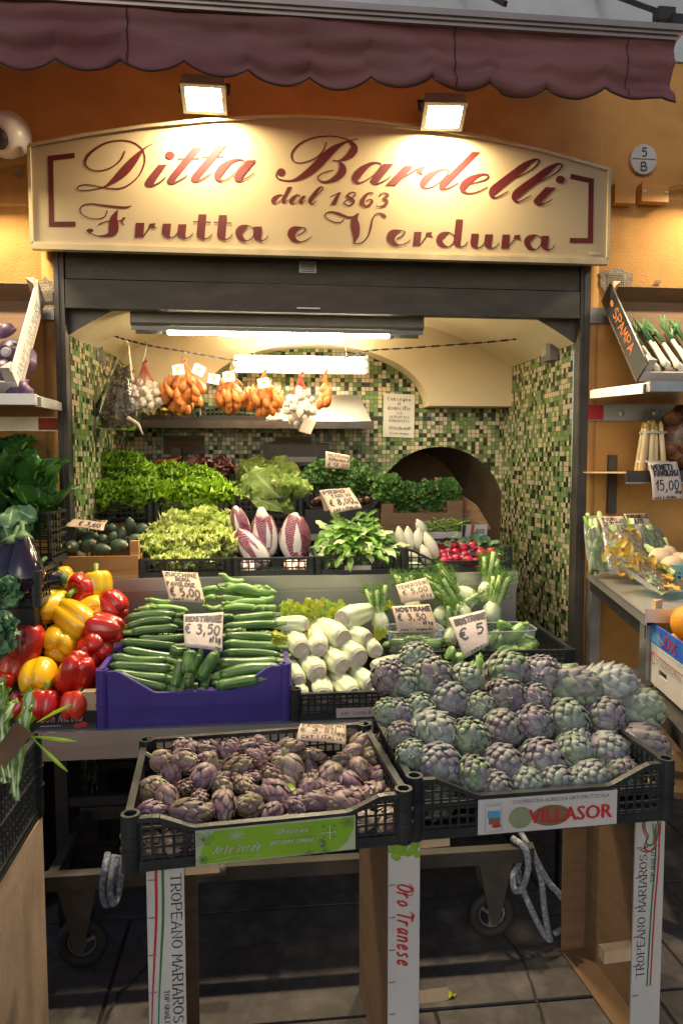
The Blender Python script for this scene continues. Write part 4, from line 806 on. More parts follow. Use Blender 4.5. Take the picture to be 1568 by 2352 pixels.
lpl, yy = front_plate(cr1, W1c, DPT, lx0, lx0+lw, .003, .079, M['lgrey'], .003)
b = MB(); pn = Pen(b, plane_map((lx0, yy, .003), (1, 0, 0), (0, 0, .67)), .0002, .00003); H_ = .112
pn.poly([(lw*.03, .004), (lw*.88, .004), (lw*.95, .03), (lw*.985, .07), (lw*.99, .108), (lw*.12, .108), (lw*.06, .085), (lw*.03, .04)]); b.build('label_ground', M['grape'], lpl)
b = MB(); pn = Pen(b, plane_map((lx0, yy, .003), (1, 0, 0), (0, 0, .67)), .0008, .00003)
def flower(pn, x, y, r_, wd=.0011, n=8):
    for k in range(n):
        a_ = 2*math.pi*k/n; pn.smooth([(x, y, wd), (x+r_*.6*math.cos(a_-.28), y+r_*.6*math.sin(a_-.28), wd), (x+r_*math.cos(a_), y+r_*math.sin(a_), wd), (x+r_*.6*math.cos(a_+.28), y+r_*.6*math.sin(a_+.28), wd), (x, y, wd)], 4)
flower(pn, lw*.25, .088, .017); text(pn, 'Arte Verde', lw*.10, .035, lw*.29, .024, .0019, slant=.35); text(pn, 'Coltivare una', lw*.48, .080, lw*.21, .017, .0014, slant=.25); text(pn, 'passione comune', lw*.455, .050, lw*.27, .017, .0014, slant=.25)
pn.ribbon([(lw*.83, .05, .0022), (lw*.83, .096, .0022)]); pn.ribbon([(lw*.775, .073, .0022), (lw*.87, .073, .0022)]); pn.smooth([(lw*.12, .022, .001), (lw*.25, .028, .001), (lw*.39, .024, .001)])
b.build('label_print', M['cardwhite'], lpl)
b = MB(); pn = Pen(b, plane_map((lx0, yy, .003), (1, 0, 0), (0, 0, .67)), .0015, .00003); flower(pn, lw*.045, .085, .024, n=6); flower(pn, lw*.95, .095, .02, n=6); flower(pn, lw*.04, .02, .014, n=6); flower(pn, lw*.80, .008, .012, n=4); flower(pn, lw*.70, .008, .010, n=4)
for q in ((.79, .055), (.86, .055), (.79, .09), (.86, .09)): pn.dot(lw*q[0], q[1], .0025)
b.build('label_flowers', M['bluegreen'], lpl)
a, c, ang, ln = place_front((951, 1786), (1528, 1746), ZR); print('crate2', a, c, math.degrees(ang), ln)
nv = V((-math.sin(ang), math.cos(ang), 0)); HC2 = .145; W2c = ln+.024; cen = (a+c)/2+nv*(DPT/2-.012); cen.z = ZR-HC2
C2 = (cen.copy(), ang, W2c)
cr2 = crate('plastic_crate', 'black lattice crate of large green artichokes with a white label', 'crate', cen, W2c, DPT, HC2, ang, front=notch(W2c-.024, HC2-.006, .092, .05, .15), side=lambda s_: HC2-.01)
lw = W2c*.53; lx0 = -W2c*.255
lpl, yy = front_plate(cr2, W2c, DPT, lx0, lx0+lw, .004, .088, M['cardwhite'], .003)
fm = plane_map((lx0, yy, .004), (1, 0, 0), (0, 0, .78))
b = MB(); bfont('COOPERATIVA AGRICOLA ORTOFRUTTICOLA', .0165, lambda x, y: fm(lw*.24+x, .088+y, .0004), b, width=lw*.70); bfont('VILLASOR', .0075, lambda x, y: fm(lw*.06+x, .086+y, .0004), b, width=lw*.095); b.build('label_caption', M['ink'], lpl)
b = MB(); pn = Pen(b, fm, .0003, .00003); pn.dot(lw*.30, .044, lw*.085, .034); b.build('label_artichoke', M['artstem'], lpl)
b = MB(); pn = Pen(b, fm, .0006, .00003); pn.dot(lw*.52, .044, lw*.14, .033); pn.poly([(lw*.075, .03), (lw*.155, .03), (lw*.155, .05), (lw*.075, .05)]); b.build('label_picture', M['card'], lpl)
b = MB(); pn = Pen(b, fm, .0009, .00003); pn.poly([(lw*.065, .050), (lw*.155, .050), (lw*.155, .072), (lw*.065, .072)])
for q in (((.05, .008), (.165, .008)), ((.05, .096), (.165, .096)), ((.05, .008), (.05, .096)), ((.165, .008), (.165, .096))): pn.ribbon([(lw*q[0][0], q[0][1], .001), (lw*q[1][0], q[1][1], .001)])
b.build('label_emblem', M['skyb'], lpl)
b = MB(); pn = Pen(b, fm, .0012, .00001)
for s_, x0, x1 in (('VILLASOR', .355, .955),):
    bfont(s_, .062, lambda x, y: fm(lw*x0+x, .024+y, .0015), b, width=lw*(x1-x0)); bfont(s_, .062, lambda x, y: fm(lw*x0+x+.0016, .0245+y, .0017), b, width=lw*(x1-x0)); bfont(s_, .062, lambda x, y: fm(lw*x0+x+.003, .024+y, .0019), b, width=lw*(x1-x0))
pn.dot(lw*.13, .025, .012, .006); b.build('label_name', M['red'], lpl)
# -------- counter crates
def span(px0, px1, py, Y): return at(px0, py, Y).x, at(px1, py, Y).x
x0, x1 = span(224, 662, 1550, 2.275)
pc = crate('plastic_crate', 'violet solid plastic crate filled with green zucchini', 'crate', ((x0+x1)/2, 2.265+.20, ZLo), x1-x0, .40, .185, R(1.0), 'purple', front=notch(x1-x0-.024, .18, .105, .05, .165), style='solid')
PCX = ((x0+x1)/2, x1-x0)
x0, x1 = span(670, 905, 1610, 2.27)
crate('plastic_crate', 'black crate of white celery hearts beside the violet crate', 'crate', ((x0+x1)/2, 2.262+.27, ZLo), x1-x0, .54, .10, 0, 'black', front=lambda s_: .085)
t = empty('crate_ticket', 'grey printed ticket clipped on the front of the celery crate', 'ticket', ((x0+x1)/2+.05, 2.2585, ZLo+.022))
b = MB(); b.box((-.075, -.002, -.016), (.075, 0, .016)); b.build('card', M['greypaper'], t); b = MB(); pn = Pen(b, plane_map((-.06, -.0022, -.006), (1, 0, 0), (0, 0, 1)), .0003, .00001); text(pn, 'per zona 6 Q', 0, 0, .12, .013, .0015); b.build('writing', M['ink'], t)
x0, x1 = span(296, 640, 1400, 2.78)
crate('plastic_crate', 'black crate of pale ribbed zucchini behind the violet crate', 'crate', ((x0+x1)/2, 2.69+.13, ZLo), x1-x0, .26, .21, 0, 'black')
x0, x1 = at(905, 1540, 2.45).x, at(1318, 1516, 2.42).x
crate('plastic_crate', 'black crate of fennel and tubs right of the celery', 'crate', ((x0+x1)/2+.0, 2.42+.22, ZLo), x1-x0, .46, .17, R(-3), 'black')
# pepper tray
x0, x1 = span(64, 221, 1640, 2.27); pw = x1-x0
pt = empty('pepper_crate', 'dark printed wooden crate heaped with red and yellow peppers', 'crate', ((x0+x1)/2, 2.27, ZLo))
b = MB(); b.box((-pw/2, 0, 0), (pw/2, .008, .055)); fp = b.build('front_panel', M['black'], pt)
b = MB(); pn = Pen(b, plane_map((-pw*.32, -.0006, .024), (1, 0, 0), (0, 0, 1)), .0003, .00002); text(pn, 'Don Nicola', 0, 0, pw*.62, .022, .0016, slant=.3); pn.ribbon([(0, -.012, .002), (pw*.3, -.012, .002)]); b.build('front_print', M['greypaper'], fp)
b = MB(); pn = Pen(b, plane_map((pw*.22, -.0006, .01), (1, 0, 0), (0, 0, 1)), .0003, .00002); pn.dot(0, 0, .012, .008); pn.dot(.02, .003, .012, .009); b.build('print_fruit', M['red'], fp)
for s_ in (-1, 1):
    b = MB(); b.prism([(s_*pw/2, .009, 0), (s_*(pw/2-.045), .009, 0), (s_*(pw/2-.045), .009, .115), (s_*pw/2, .009, .115)], (0, .035, 0)); b.build('corner_block', M['paleWood'], pt)
    b = MB(); b.box((s_*pw/2-.004, .045, 0), (s_*pw/2+.004, .5, .09)); b.build('side_board', M['wood'], pt)
b = MB(); b.box((-pw/2+.006, .009, .0), (pw/2-.006, .5, .008)); b.build('base', M['wood'], pt)
# -------- upper counter, front row
def ucrate(px0, px1, label, h=.072, **k):
    x0, x1 = span(px0+2, px1-2, 1300, YU+.03); return crate('plastic_crate', label, 'crate', ((x0+x1)/2, YU+.025+.19, ZU), x1-x0, .38, h, 0, 'black', sp=.026, **k)
x0, x1 = span(105, 318, 1290, YU+.02); ww = x1-x0
wc = empty('wooden_crate', 'small wooden crate of dark cucumbers left on the upper counter', 'crate', ((x0+x1)/2, YU+.02, ZU))
b = MB(); b.box((-ww/2, 0, 0.002), (ww/2, .009, .094)); b.build('front_board', M['wood'], wc)
b = MB(); b.box((-ww/2, .36, 0.002), (ww/2, .369, .10)); b.box((-ww/2, .36, .17), (ww/2, .369, .20)); b.box((-ww/2, .36, .1005), (-ww/2+.04, .369, .1695)); b.box((ww/2-.04, .36, .1005), (ww/2, .369, .1695)); b.build('back_board', M['card'], wc)
for s_ in (-1, 1):
    b = MB(); b.box((s_*ww/2, .010, .002), (s_*(ww/2-.035), .045, .155)); b.build('corner_post', M['wood'], wc)
    b = MB(); b.box((s_*ww/2-.003, .046, 0.002), (s_*ww/2+.003, .3595, .094)); b.build('side_board', M['wood'], wc)
b = MB(); b.box((-ww/2+.004, .0095, .0), (ww/2-.004, .359, .006)); b.build('base', M['wood'], wc)
ucrate(318, 534, 'black crate of pale escarole next to the wooden crate', side=lambda s_: .06)
ucrate(534, 722, 'black crate holding tall red chicory heads')
t = ucrate(723, 920, 'black crate heaped with cut green chicory leaves')
b = MB(); b.box((-.06, -.1965, .018), (.055, -.194, .038)); b.build('ticket', M['greypaper'], t)
x0, x1 = span(922, 1172, 1300, YU+.03)
crate('plastic_crate', 'black low fronted crate of white endive and radishes', 'crate', ((x0+x1)/2, YU+.025+.19, ZU), x1-x0, .38, .105, 0, 'black', sp=.03, front=notch(x1-x0-.024, .10, .045, .03, .14))
# -------- upper counter, back rows
ZB2 = ZU+.132
def bcrate(px0, px1, py, Y, dp, label, h, z=ZB2, **k):
    x0, x1 = span(px0+2, px1-2, py, Y); return crate('plastic_crate', label, 'crate', ((x0+x1)/2, Y+dp/2, z), x1-x0, dp, h, 0, 'black', sp=.026, **k)
Y2 = 3.45
h2 = at(300, 1158, Y2).z-ZB2
bcrate(148, 352, 1160, Y2, .28, 'black crate under the curly green lettuce', h2)
t = bcrate(353, 528, 1160, Y2, .28, 'black crate under the bright smooth lettuce', h2)
b = MB(); b.box((-.06, -.1445, h2-.075), (.06, -.142, h2-.03)); b.build('ticket', M['grape'], t)
bcrate(531, 698, 1150, Y2, .28, 'black crate of romaine lettuce in the second row', h2+.02)
bcrate(556, 692, 1110, 3.78, .2, 'black crate of yellowish escarole at the back', .26)
x0, x1 = span(700, 872, 1160, Y2)
t = empty('food_tray', 'black foil tray of dark dried fruit behind the price tag', 'tray', ((x0+x1)/2, Y2+.02, ZB2+h2-.02)); w_ = (x1-x0)/2
b = MB(); b.prism([(-w_, 0, .03), (-w_+.03, 0, -.01), (w_-.03, 0, -.01), (w_, 0, .03), (w_-.006, 0, .03), (w_-.034, 0, -.004), (-w_+.034, 0, -.004), (-w_+.006, 0, .03)], (0, .2, 0)); b.box((-w_-.008, -.004, .03), (w_+.008, .0, .034)); b.build('tray_shell', M['tray'], t)
b = MB()
for k in range(26): b.blob((U(-w_+.04, w_-.04), U(.02, .18), .0+U(0, .03)), U(.016, .024), 7, 5, amp=.3, sd=k)
b.build('dried_fruit', M['dkred'], t, smooth=True)['kind'] = 'stuff'
# support under the tray row
b = MB(); b.box((x0-.0, Y2, ZB2), (x1, Y2+.25, ZB2+h2-.034)); tag(b.build('empty_crate_stack', M['black']), 'black boxes under the tray of dried fruit', 'crate')
# cardboard parsley box with raised flap
x0, x1 = span(876, 1062, 1180, 3.42); w_ = x1-x0; zc0 = at(960, 1178, 3.42).z
t = empty('cardboard_box', 'open brown cardboard box of dark parsley with a raised flap', 'box', ((x0+x1)/2, 3.42, ZB2))
hz = zc0-ZB2
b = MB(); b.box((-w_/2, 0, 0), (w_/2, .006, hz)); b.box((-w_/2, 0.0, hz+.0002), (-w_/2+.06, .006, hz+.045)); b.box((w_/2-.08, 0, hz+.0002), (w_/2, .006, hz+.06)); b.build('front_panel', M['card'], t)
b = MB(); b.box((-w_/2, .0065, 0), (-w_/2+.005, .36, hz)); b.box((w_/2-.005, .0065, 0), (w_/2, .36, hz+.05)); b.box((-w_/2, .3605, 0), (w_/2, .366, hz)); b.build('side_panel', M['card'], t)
p = [at(998, 1097, 3.72), at(1093, 1162, 3.42), at(1125, 1215, 3.32), at(1100, 1225, 3.36), at(1060, 1180, 3.46), at(998, 1160, 3.74)]
b = MB(); b.prism([q-V(t.location) for q in p], (.004, .002, .003)); b.build('raised_flap', M['card'], t)
x0, x1 = span(905, 1060, 1215, 3.36); 
t = empty('printed_carton', 'white printed carton of green beans behind the endive', 'carton', ((x0+x1)/2, 3.345, ZU)); w_ = x1-x0; hz = at(1000, 1222, 3.345).z-ZU
b = MB(); b.box((-w_/2-.02, 0, 0), (w_/2+.12, .005, hz)); b.build('front_panel', M['cardwhite'], t)
b = MB(); pn = Pen(b, plane_map((0, -.0006, 0), (1, 0, 0), (0, 0, 1)), .0003, .00002); pn.poly([(.02, hz-.085), (.16, hz-.085), (.16, hz-.06), (.13, hz-.055), (.12, hz-.035), (.09, hz-.025), (.06, hz-.035), (.05, hz-.055), (.02, hz-.06)]); b.build('print', M['red'], t)
p, q = at(1060, 1245, 3.3), at(1118, 1205, 3.3); o3 = V(t.location)
b = MB(); b.box((p.x-o3.x, p.y-o3.y, p.z-o3.z), (q.x-o3.x, p.y-o3.y+.006, q.z-o3.z)); fl = b.build('corner_flap', M['cardwhite'], t)
b = MB(); pn = Pen(b, plane_map(p-o3-V((0, .0006, 0)), (1, 0, 0), (0, 0, 1)), .0003, .00002); ww_ = q.x-p.x; hh_ = q.z-p.z; pn.poly([(ww_*.3, 0), (ww_*.42, 0), (ww_*.5, hh_), (ww_*.38, hh_)]); b.build('stripe', M['red'], fl)
b = MB(); pn = Pen(b, plane_map(p-o3-V((0, .0006, 0)), (1, 0, 0), (0, 0, 1)), .0003, .00002); pn.poly([(0, 0), (ww_*.1, 0), (ww_*.16, hh_), (0, hh_)]); text(pn, '100%', ww_*.55, hh_*.5, ww_*.35, hh_*.25, .003); b.build('print', M['ink'], fl)
bcrate(700, 860, 1120, 3.75, .25, 'black crate under the dark lambs lettuce', .2, group=None)
bcrate(345, 440, 1075, 3.8, .18, 'back crate of carrots behind the lettuce', .30)
bcrate(445, 535, 1090, 3.78, .2, 'black crate of dark red leaf salad at the back', .28)
# ---------------------------------------------------------------- produce builders
def leaf(b, o, d, n, L, W, curl=.6, cup=.15, ruf=0.0, fr=9, peak=.6, base=.18, nu=6, sd=0.0, mi=0, mr=None, ribw=.1, tip=.12, lobe=0.0):
    o, d, n = V(o), V(d).normalized(), V(n); n = (n-d*n.dot(d)).normalized(); sdv = d.cross(n)
    cols = [-1, -.55, -ribw, ribw, .55, 1] if mr is not None else ([-1, -.72, -.45, -.2, 0, .2, .45, .72, 1] if ruf >= .5 else [-1, -.5, 0, .5, 1])
    p = o.copy(); rows = []
    for i in range(nu+1):
        t = i/nu; a = curl*t*t; dd = d*math.cos(a)-n*math.sin(a); nn = n*math.cos(a)+d*math.sin(a)
        if i: p = p+dd*(L/nu)
        wv = (t/peak)**.8 if t < peak else max(0, 1-((t-peak)/(1-peak))**2.2)**.6
        wv = max(base*(1-t)+tip*t, wv)*W*(1+lobe*math.sin(t*fr*3+sd))
        row = []
        for s_ in cols:
            h = cup*s_*s_*wv+ruf*W*(abs(s_)**1.3*math.sin(fr*t*3.1+sd+s_*2.2)+.5*t*t*math.sin(fr*s_*1.2+sd*2)+.35*abs(s_)**2*math.sin(fr*t*7+s_*fr*.8+sd*3))*(.25+t)
            row.append(b.add(p+sdv*(s_*wv)+nn*h))
        rows.append(row)
    for i in range(nu):
        for j in range(len(cols)-1): b.face((rows[i][j], rows[i+1][j], rows[i+1][j+1], rows[i][j+1]), mr if (mr is not None and j == 2 and i < nu*.85) else mi)
def head(b, c, up, N, L, W, t0=.15, t1=1.35, curl=.7, ruf=.25, fr=9, sd=0, cup=.2, mi=0, mr=None, jit=.25, r0=.25, **k):
    up = V(up).normalized(); x = up.orthogonal().normalized(); y = up.cross(x); g = random.Random(sd)
    for i in range(N):
        f = (i+.5)/N; a = i*2.39996+g.uniform(-.2, .2); ti = t0+(t1-t0)*f**.8+g.uniform(-jit, jit)*.5
        rad = x*math.cos(a)+y*math.sin(a); d = up*math.cos(ti)+rad*math.sin(ti); n = up*math.sin(ti)-rad*math.cos(ti)
        l = L*g.uniform(.8, 1.1)*(.75+.25*f)
        leaf(b, V(c)+rad*(L*.06), d, n, l, W*g.uniform(.8, 1.15), curl*g.uniform(.5, 1.3), cup, ruf, fr*g.uniform(.8, 1.2), sd=g.uniform(0, 9), mi=mi, mr=mr, **k)
def frilly(b, r_, n, ls, W, ruf=.6, fr=10, curl=1.0, sd=0, lobe=.12, face=(0, -.45, .35), nu=7):
    g = random.Random(sd); fc = V(face)
    for k in range(n):
        d = (V((g.gauss(0, 1), g.gauss(0, 1), g.gauss(0, 1))).normalized()+fc).normalized(); q = g.uniform(.62, 1.0)
        p = V((d.x*r_[0], d.y*r_[1], d.z*r_[2]))*q; l = ls*g.uniform(.75, 1.25)
        dd = (d+V((g.uniform(-.7, .7), g.uniform(-.7, .7), g.uniform(-.2, .7)))).normalized()
        leaf(b, p-dd*l*.45, dd, V((g.uniform(-.4, .4), .3, 1))-d*.3, l, W*g.uniform(.8, 1.2), curl*g.uniform(.5, 1.4), .25, ruf, fr*g.uniform(.85, 1.15), sd=g.uniform(0, 9), nu=nu, lobe=lobe, peak=.68, base=.25, tip=.3)
def scaly(N, prof, H, bl, bw, lift, blunt=.5, body=.93, rib=False, seed=1, fine=False, twist=0, t_lo=.02, t_hi=.95, tipout=0.0, pw=.9, nu=5, cupk=.0012):
    """overlapping scales wound round a body of profile prof(t); axis z, centred"""
    b = MB(); g = random.Random(seed); b.col = (.5, 0.01, 0)
    b.lathe([(max(1e-5, prof(i/10)*body), H*(i/10-.5)) for i in range(11)], 14)
    cols = [-1, -.6, -.2, .2, .6, 1] if rib else ([-1+q*.125 for q in range(17)] if fine else [-1, -.5, 0, .5, 1])
    for k in range(N):
        f = k/max(1, N-1); t = t_lo+(t_hi-t_lo)*f**pw; ph = k*2.39996+g.uniform(-.12, .12); rv_ = g.random(); bl_ = bl*(1-.45*f)*g.uniform(.85, 1.15); bw_ = bw*(1-.55*f)*g.uniform(.85, 1.1); tw = g.uniform(-.3, .3)*twist
        g_ = []
        for i in range(nu+1):
            u = i/nu; tt = t+bl_*u; rr = prof(min(tt, 1)) if tt <= 1 else prof(1)*(1-(tt-1)*.5)
            z = H*(tt-.5) if tt <= 1 else H*(.5+(tt-1)*.6)
            shp = (.75+.25*math.sin(u*math.pi)) if u < blunt else max(.04, (1-((u-blunt)/(1-blunt))**1.7))*(.75+.25*math.sin(u*math.pi))
            half = bw_*shp/max(rr, .25*bw); half = min(half, 1.5); r2 = rr+lift*(.25+.9*u)+tipout*u**3
            g_.append([b.add(((r2-cupk*abs(j)**2)*math.cos(ph+j*half+tw*u), (r2-cupk*abs(j)**2)*math.sin(ph+j*half+tw*u), z), (rv_, u, abs(j))) for j in cols])
        for i in range(nu):
            for j in range(len(cols)-1): b.face((g_[i][j], g_[i][j+1], g_[i+1][j+1], g_[i+1][j]), 1 if rib and j == 2 and i < nu-1 else 0)
    return b
def globe(t): return .043*math.sqrt(max(0, 1-((t-.47)/.53)**2))**.8+.004
def ovoid(t): return .030*(math.sin(math.pi*min(1, (t*.93+.07))**.72))**.75+.002
def inst(name, me_list, label, cat, group, kids=()):
    o = link(name, me_list); tag(o, label, cat, group)
    for nm, km in kids: link(nm, km, o)
    return o
ART = [scaly(66, globe, .088, .27, .019, +.0052*0+.0056, .5, seed=s, tipout=.0008, body=.90, cupk=.0042).build('artichoke', [M['artichoke']], smooth=True, mesh_only=True) for s in (1, 2, 3)]
ARTL = [scaly(54, lambda t: globe(t)*.90, .105, .30, .021, .0062, .42, seed=s, tipout=.003, body=.9, cupk=.0042).build('artichoke', [M['artichoke']], smooth=True, mesh_only=True) for s in (4, 5)]
b = MB(); b.tube([(0, 0, -.043), (0, 0, -.06), (.002, 0, -.075)], [.013, .011, .0115], 9); ASTEM = b.build('stem', M['artstem'], smooth=True, mesh_only=True)
CAR = [scaly(30, ovoid, .082, .40, .0165, .0048, .38, seed=s, tipout=.003, twist=.4, body=.88, cupk=.0034).build('small_artichoke', [M['carcio']], smooth=True, mesh_only=True) for s in (1, 2, 3, 4)]
b = MB(); b.tube([(0, 0, -.034), (.001, 0, -.048), (.004, 0, -.062)], [.008, .006, .0065], 8); CSTEM = b.build('stem', M['artstem'], smooth=True, mesh_only=True)
# ---- large artichokes
rows = {'back row': [(893, 1557, 34, -.6), (925, 1572, 33, -.3), (957, 1516, 33, -.2), (988, 1562, 45, .2), (1068, 1567, 35, .3), (1165, 1550, 44, .1), (1243, 1557, 42, -.3), (1315, 1585, 50, .9), (1397, 1581, 50, .9)],
 'second rearmost row': [(890, 1636, 26, -.3), (915, 1642, 30, -.1), (960, 1632, 33, -.2), (1026, 1611, 39, .3), (1096, 1629, 33, .1), (1161, 1602, 39, .1), (1222, 1612, 36, .2), (1297, 1656, 43, .3), (1383, 1650, 43, .3), (1464, 1628, 45, 1.2)],
 'second frontmost row': [(920, 1690, 27, -.3), (990, 1682, 46, .8), (1075, 1701, 41, 0), (1150, 1680, 41, .4), (1221, 1667, 40, .2), (1314, 1732, 39, .5), (1391, 1731, 42, .5), (1474, 1718, 46, 1.1), (945, 1735, 30, -.3)],
 'front row': [(1007, 1760, 43, -.2), (1086, 1786, 40, .3), (1152, 1761, 42, .2), (1240, 1752, 45, .3), (1205, 1806, 37, 0), (1272, 1801, 38, .1), (1354, 1793, 39, .4), (1426, 1780, 36, .8), (1135, 1812, 34, .1), (1320, 1700, 30, .3)]}
ang = C2[1]; fo = C2[0]; fy = fo.y-DPT/2
for rn, L in rows.items():
    L = sorted(L); n = len(L)
    for i, (px, py, pr, dx) in enumerate(L):
        k = (1815-py)/(1815-1520); Y = fy+.065+k*(DPT-.05)+(px-1230)/1600*.25
        c = at(px, py, Y); rad = pr*Y/FPX; big = pr > 44
        o = link('artichoke', rnd.choice(ARTL if big and dx > .7 else ART)); tag(o, f'large artichoke, {order(i, n)} in the {rn} of the heap', 'artichoke', 'large artichokes in the black crate')
        frame(o, c, (dx+U(-.2, .2), -1+U(0, .25)-(-.5 if abs(dx) > .8 else 0), U(-.45, .35)), U(0, 6), rad/.0385); link('stem', ASTEM, o)
# a hidden bed below the heap is real produce too: lower layer
for i in range(9):
    o = link('artichoke', ART[i % 3]); tag(o, 'artichoke buried low in the crate under the heap, hardly seen', 'artichoke', 'buried artichokes')
    nv = V((-math.sin(ang), math.cos(ang), 0)); uv_ = V((math.cos(ang), math.sin(ang), 0))
    frame(o, fo+uv_*(-.24+.06*i)+nv*(-.12+.08*(i % 3))+V((0, 0, .05)), (U(-1, 1), -1, U(-.2, .4)), 0, 1)
# ---- small purple artichokes
fK = FR(450, 2850, .7653)
car = [(348, 182, 45), (430, 198, 46), (375, 265, 62), (272, 262, 50), (525, 300, 62), (470, 362, 68), (305, 345, 56), (375, 415, 52), (660, 288, 76), (595, 222, 56), (700, 182, 48), (775, 160, 34), (812, 203, 52), (745, 242, 42), (930, 202, 60), (872, 250, 44), (945, 308, 64), (822, 335, 66), (722, 345, 42), (1035, 285, 42), (1008, 345, 38), (1125, 332, 72), (1205, 265, 50), (1065, 225, 42), (1240, 215, 50), (1320, 172, 64), (1245, 108, 38), (1360, 252, 60), (1290, 312, 54), (1400, 342, 60), (1250, 377, 68), (1160, 427, 60), (1020, 405, 44), (860, 437, 76), (700, 392, 52), (580, 392, 52), (465, 462, 46), (230, 392, 58), (190, 432, 48), (285, 467, 54), (215, 510, 55), (410, 525, 82), (585, 500, 72), (705, 490, 70), (835, 525, 56), (955, 492, 52), (1060, 487, 66), (1230, 482, 68), (1350, 432, 60), (1425, 445, 36), (500, 207, 50), (1130, 265, 38), (640, 190, 44), (1180, 345, 40), (1440, 320, 46), (490, 255, 44), (560, 345, 44), (775, 290, 44), (640, 355, 46), (900, 370, 40), (1080, 385, 44), (350, 500, 42), (1130, 490, 46), (490, 520, 44), (1005, 225, 46), (760, 430, 42), (860, 290, 42), (1060, 340, 38)]
bands = [('back', 60, 212), ('second', 212, 292), ('middle', 292, 372), ('fourth', 372, 462), ('front', 462, 600)]
for bn, a0, a1 in bands:
    L = sorted(q for q in car if a0 <= q[1] < a1); n = len(L)
    for i, (zx, zy, zr) in enumerate(L):
        px, py = fK(zx, zy); k = (560-zy)/(560-140); fy = C1[0].y-DPT/2
        Y = fy+.05+k*(DPT-.075)+(px-640)/1600*.22; c = at(px+U(-4, 4), py+U(-5, 5), Y+U(-.01, .01)); rad = zr*.4394*Y/FPX
        o = link('small_artichoke', rnd.choice(CAR)); tag(o, f'small purple artichoke, {order(i, n)} in the {bn} row of the crate', 'artichoke', 'small purple artichokes in the front crate')
        frame(o, c, (U(-1.5, 1.5), -.7+U(-.3, .8), U(-.5, .9)), U(0, 6), (rad/.0295*U(.85, 1.05), rad/.0295*U(.85, 1.0), rad/.0300*U(.85, 1.15))); link('stem', CSTEM, o)
ang = C1[1]; uv_ = V((math.cos(ang), math.sin(ang), 0)); nv = V((-math.sin(ang), math.cos(ang), 0))
for i in range(30):
    o = link('small_artichoke', CAR[i % 4]); tag(o, 'small artichoke in the lower layer, seen only through the crate bars', 'artichoke', 'lower layer of small artichokes')
    frame(o, C1[0]+uv_*(-.26+.058*(i % 10))+nv*(-.17+.12*(i//10))+V((0, 0, .030+.004*(i % 3))), (U(-1, 1), U(-1, 1), U(-.5, .5)), 0, .95); link('stem', CSTEM, o)
b = MB()
for q in ((860, 392, .9), (905, 380, -.6)):
    p = at(*fK(q[0], q[1]), C1[0].y-.02); leaf(b, p, (q[2], -.2, .1), (0, -.4, 1), .045, .012, .4)
tag(b.build('loose_leaf', M['lett2'], smooth=True), 'bright green loose leaf lying on the small purple artichokes', 'leaf')
# ---- zucchini
def zuc_mesh(name, matn, L, r_, bend, seed, ribs=0.0):
    b = MB(); g = random.Random(seed); pts = []; rad = []; N = 14; ph = g.uniform(0, 6)
    for i in range(N+1):
        t = i/N; pts.append(V((bend*math.sin(math.pi*t), bend*.4*math.sin(2*math.pi*t+ph)*.4, L*(t-.5)))); rad.append(r_*((.45+.55*min(1, t/.13)**.6)*(1-.12*(t > .5)*(t-.5)/.5)*(1 if t < .93 else .9-.2*(t-.93)/.07))*(1+.04*math.sin(t*9+ph)))
    pts.insert(0, pts[0]-V((0, 0, .004))); rad.insert(0, r_*.2)
    b.tube(pts, rad, 12)
    if ribs:
        for i, p in enumerate(b.v):
            k = i % 12; c = pts[i//12]; b.v[i] = c+(p-c)*(1+(ribs if k % 2 else -ribs))
    bo = b.build(name, M[matn], smooth=True, mesh_only=True)
    b = MB(); e = pts[-1]; b.tube([e-V((0, 0, .003)), e+V((0, 0, .006)), e+V((.002, 0, .022)), e+V((.004, .0, .034))], [r_*.74, r_*.55, r_*.48, r_*.56], 5)
    return bo, b.build('stem', M['zstem'], mesh_only=True)
ZUC = [zuc_mesh('zucchini', 'zuc', .19, .0195, bd, s) for s, bd in ((1, .005), (2, -.008), (3, .012), (7, .002))]
ROM = [zuc_mesh('ribbed_zucchini', 'roma', .17, .0165, bd, s, .05) for s, bd in ((4, .008), (5, .018), (6, -.014))]
fZ = FR(400, 2250, .5102)
def between(kind, z0, z1, wpx, Y, name, label, cat, grp, Lref, rref, flip=False, dy=.0, fr=fZ, px=False):
    p, q = at(*fr(*z0), Y), at(*fr(*z1), Y+dy); 
    if flip: p, q = q, p
    me, sm = rnd.choice(kind); o = link(name, me); tag(o, label, cat, grp); L = (q-p).length; r_ = wpx*.5*.293*Y/FPX*1.18
    frame(o, (p+q)/2, q-p, U(0, 6), (r_/rref, r_/rref, L/Lref)); link('stem', sm, o); return o
left = [((105, 885), (535, 985), 78), ((90, 868), (530, 905), 62), ((82, 812), (560, 832), 76), ((105, 735), (525, 762), 66), ((190, 685), (600, 745), 54), ((165, 622), (592, 650), 56), ((315, 592), (655, 578), 54), ((250, 545), (608, 510), 60), ((215, 500), (560, 448), 56), ((210, 432), (600, 408), 50), ((300, 405), (600, 382), 48)]
GZ = 'green zucchini in the violet crate'
for i, (a, c, w_) in enumerate(left):
    Y = 2.27+(985-a[1])/985*.50; nm = 'zucchini'
    between(ZUC, a, c, w_, Y, nm, f'green zucchini lying crosswise, {ORD[i+1]} from the front in the left stack', nm, GZ, .19, .0195, flip=i in (7, 8), dy=.0)
cen_ = [((585, 985), (632, 760), 80), ((695, 875), (720, 690), 90), ((690, 975), (785, 720), 68), ((785, 925), (910, 710), 86), ((808, 990), (850, 880), 60), ((640, 1000), (700, 850), 60)]
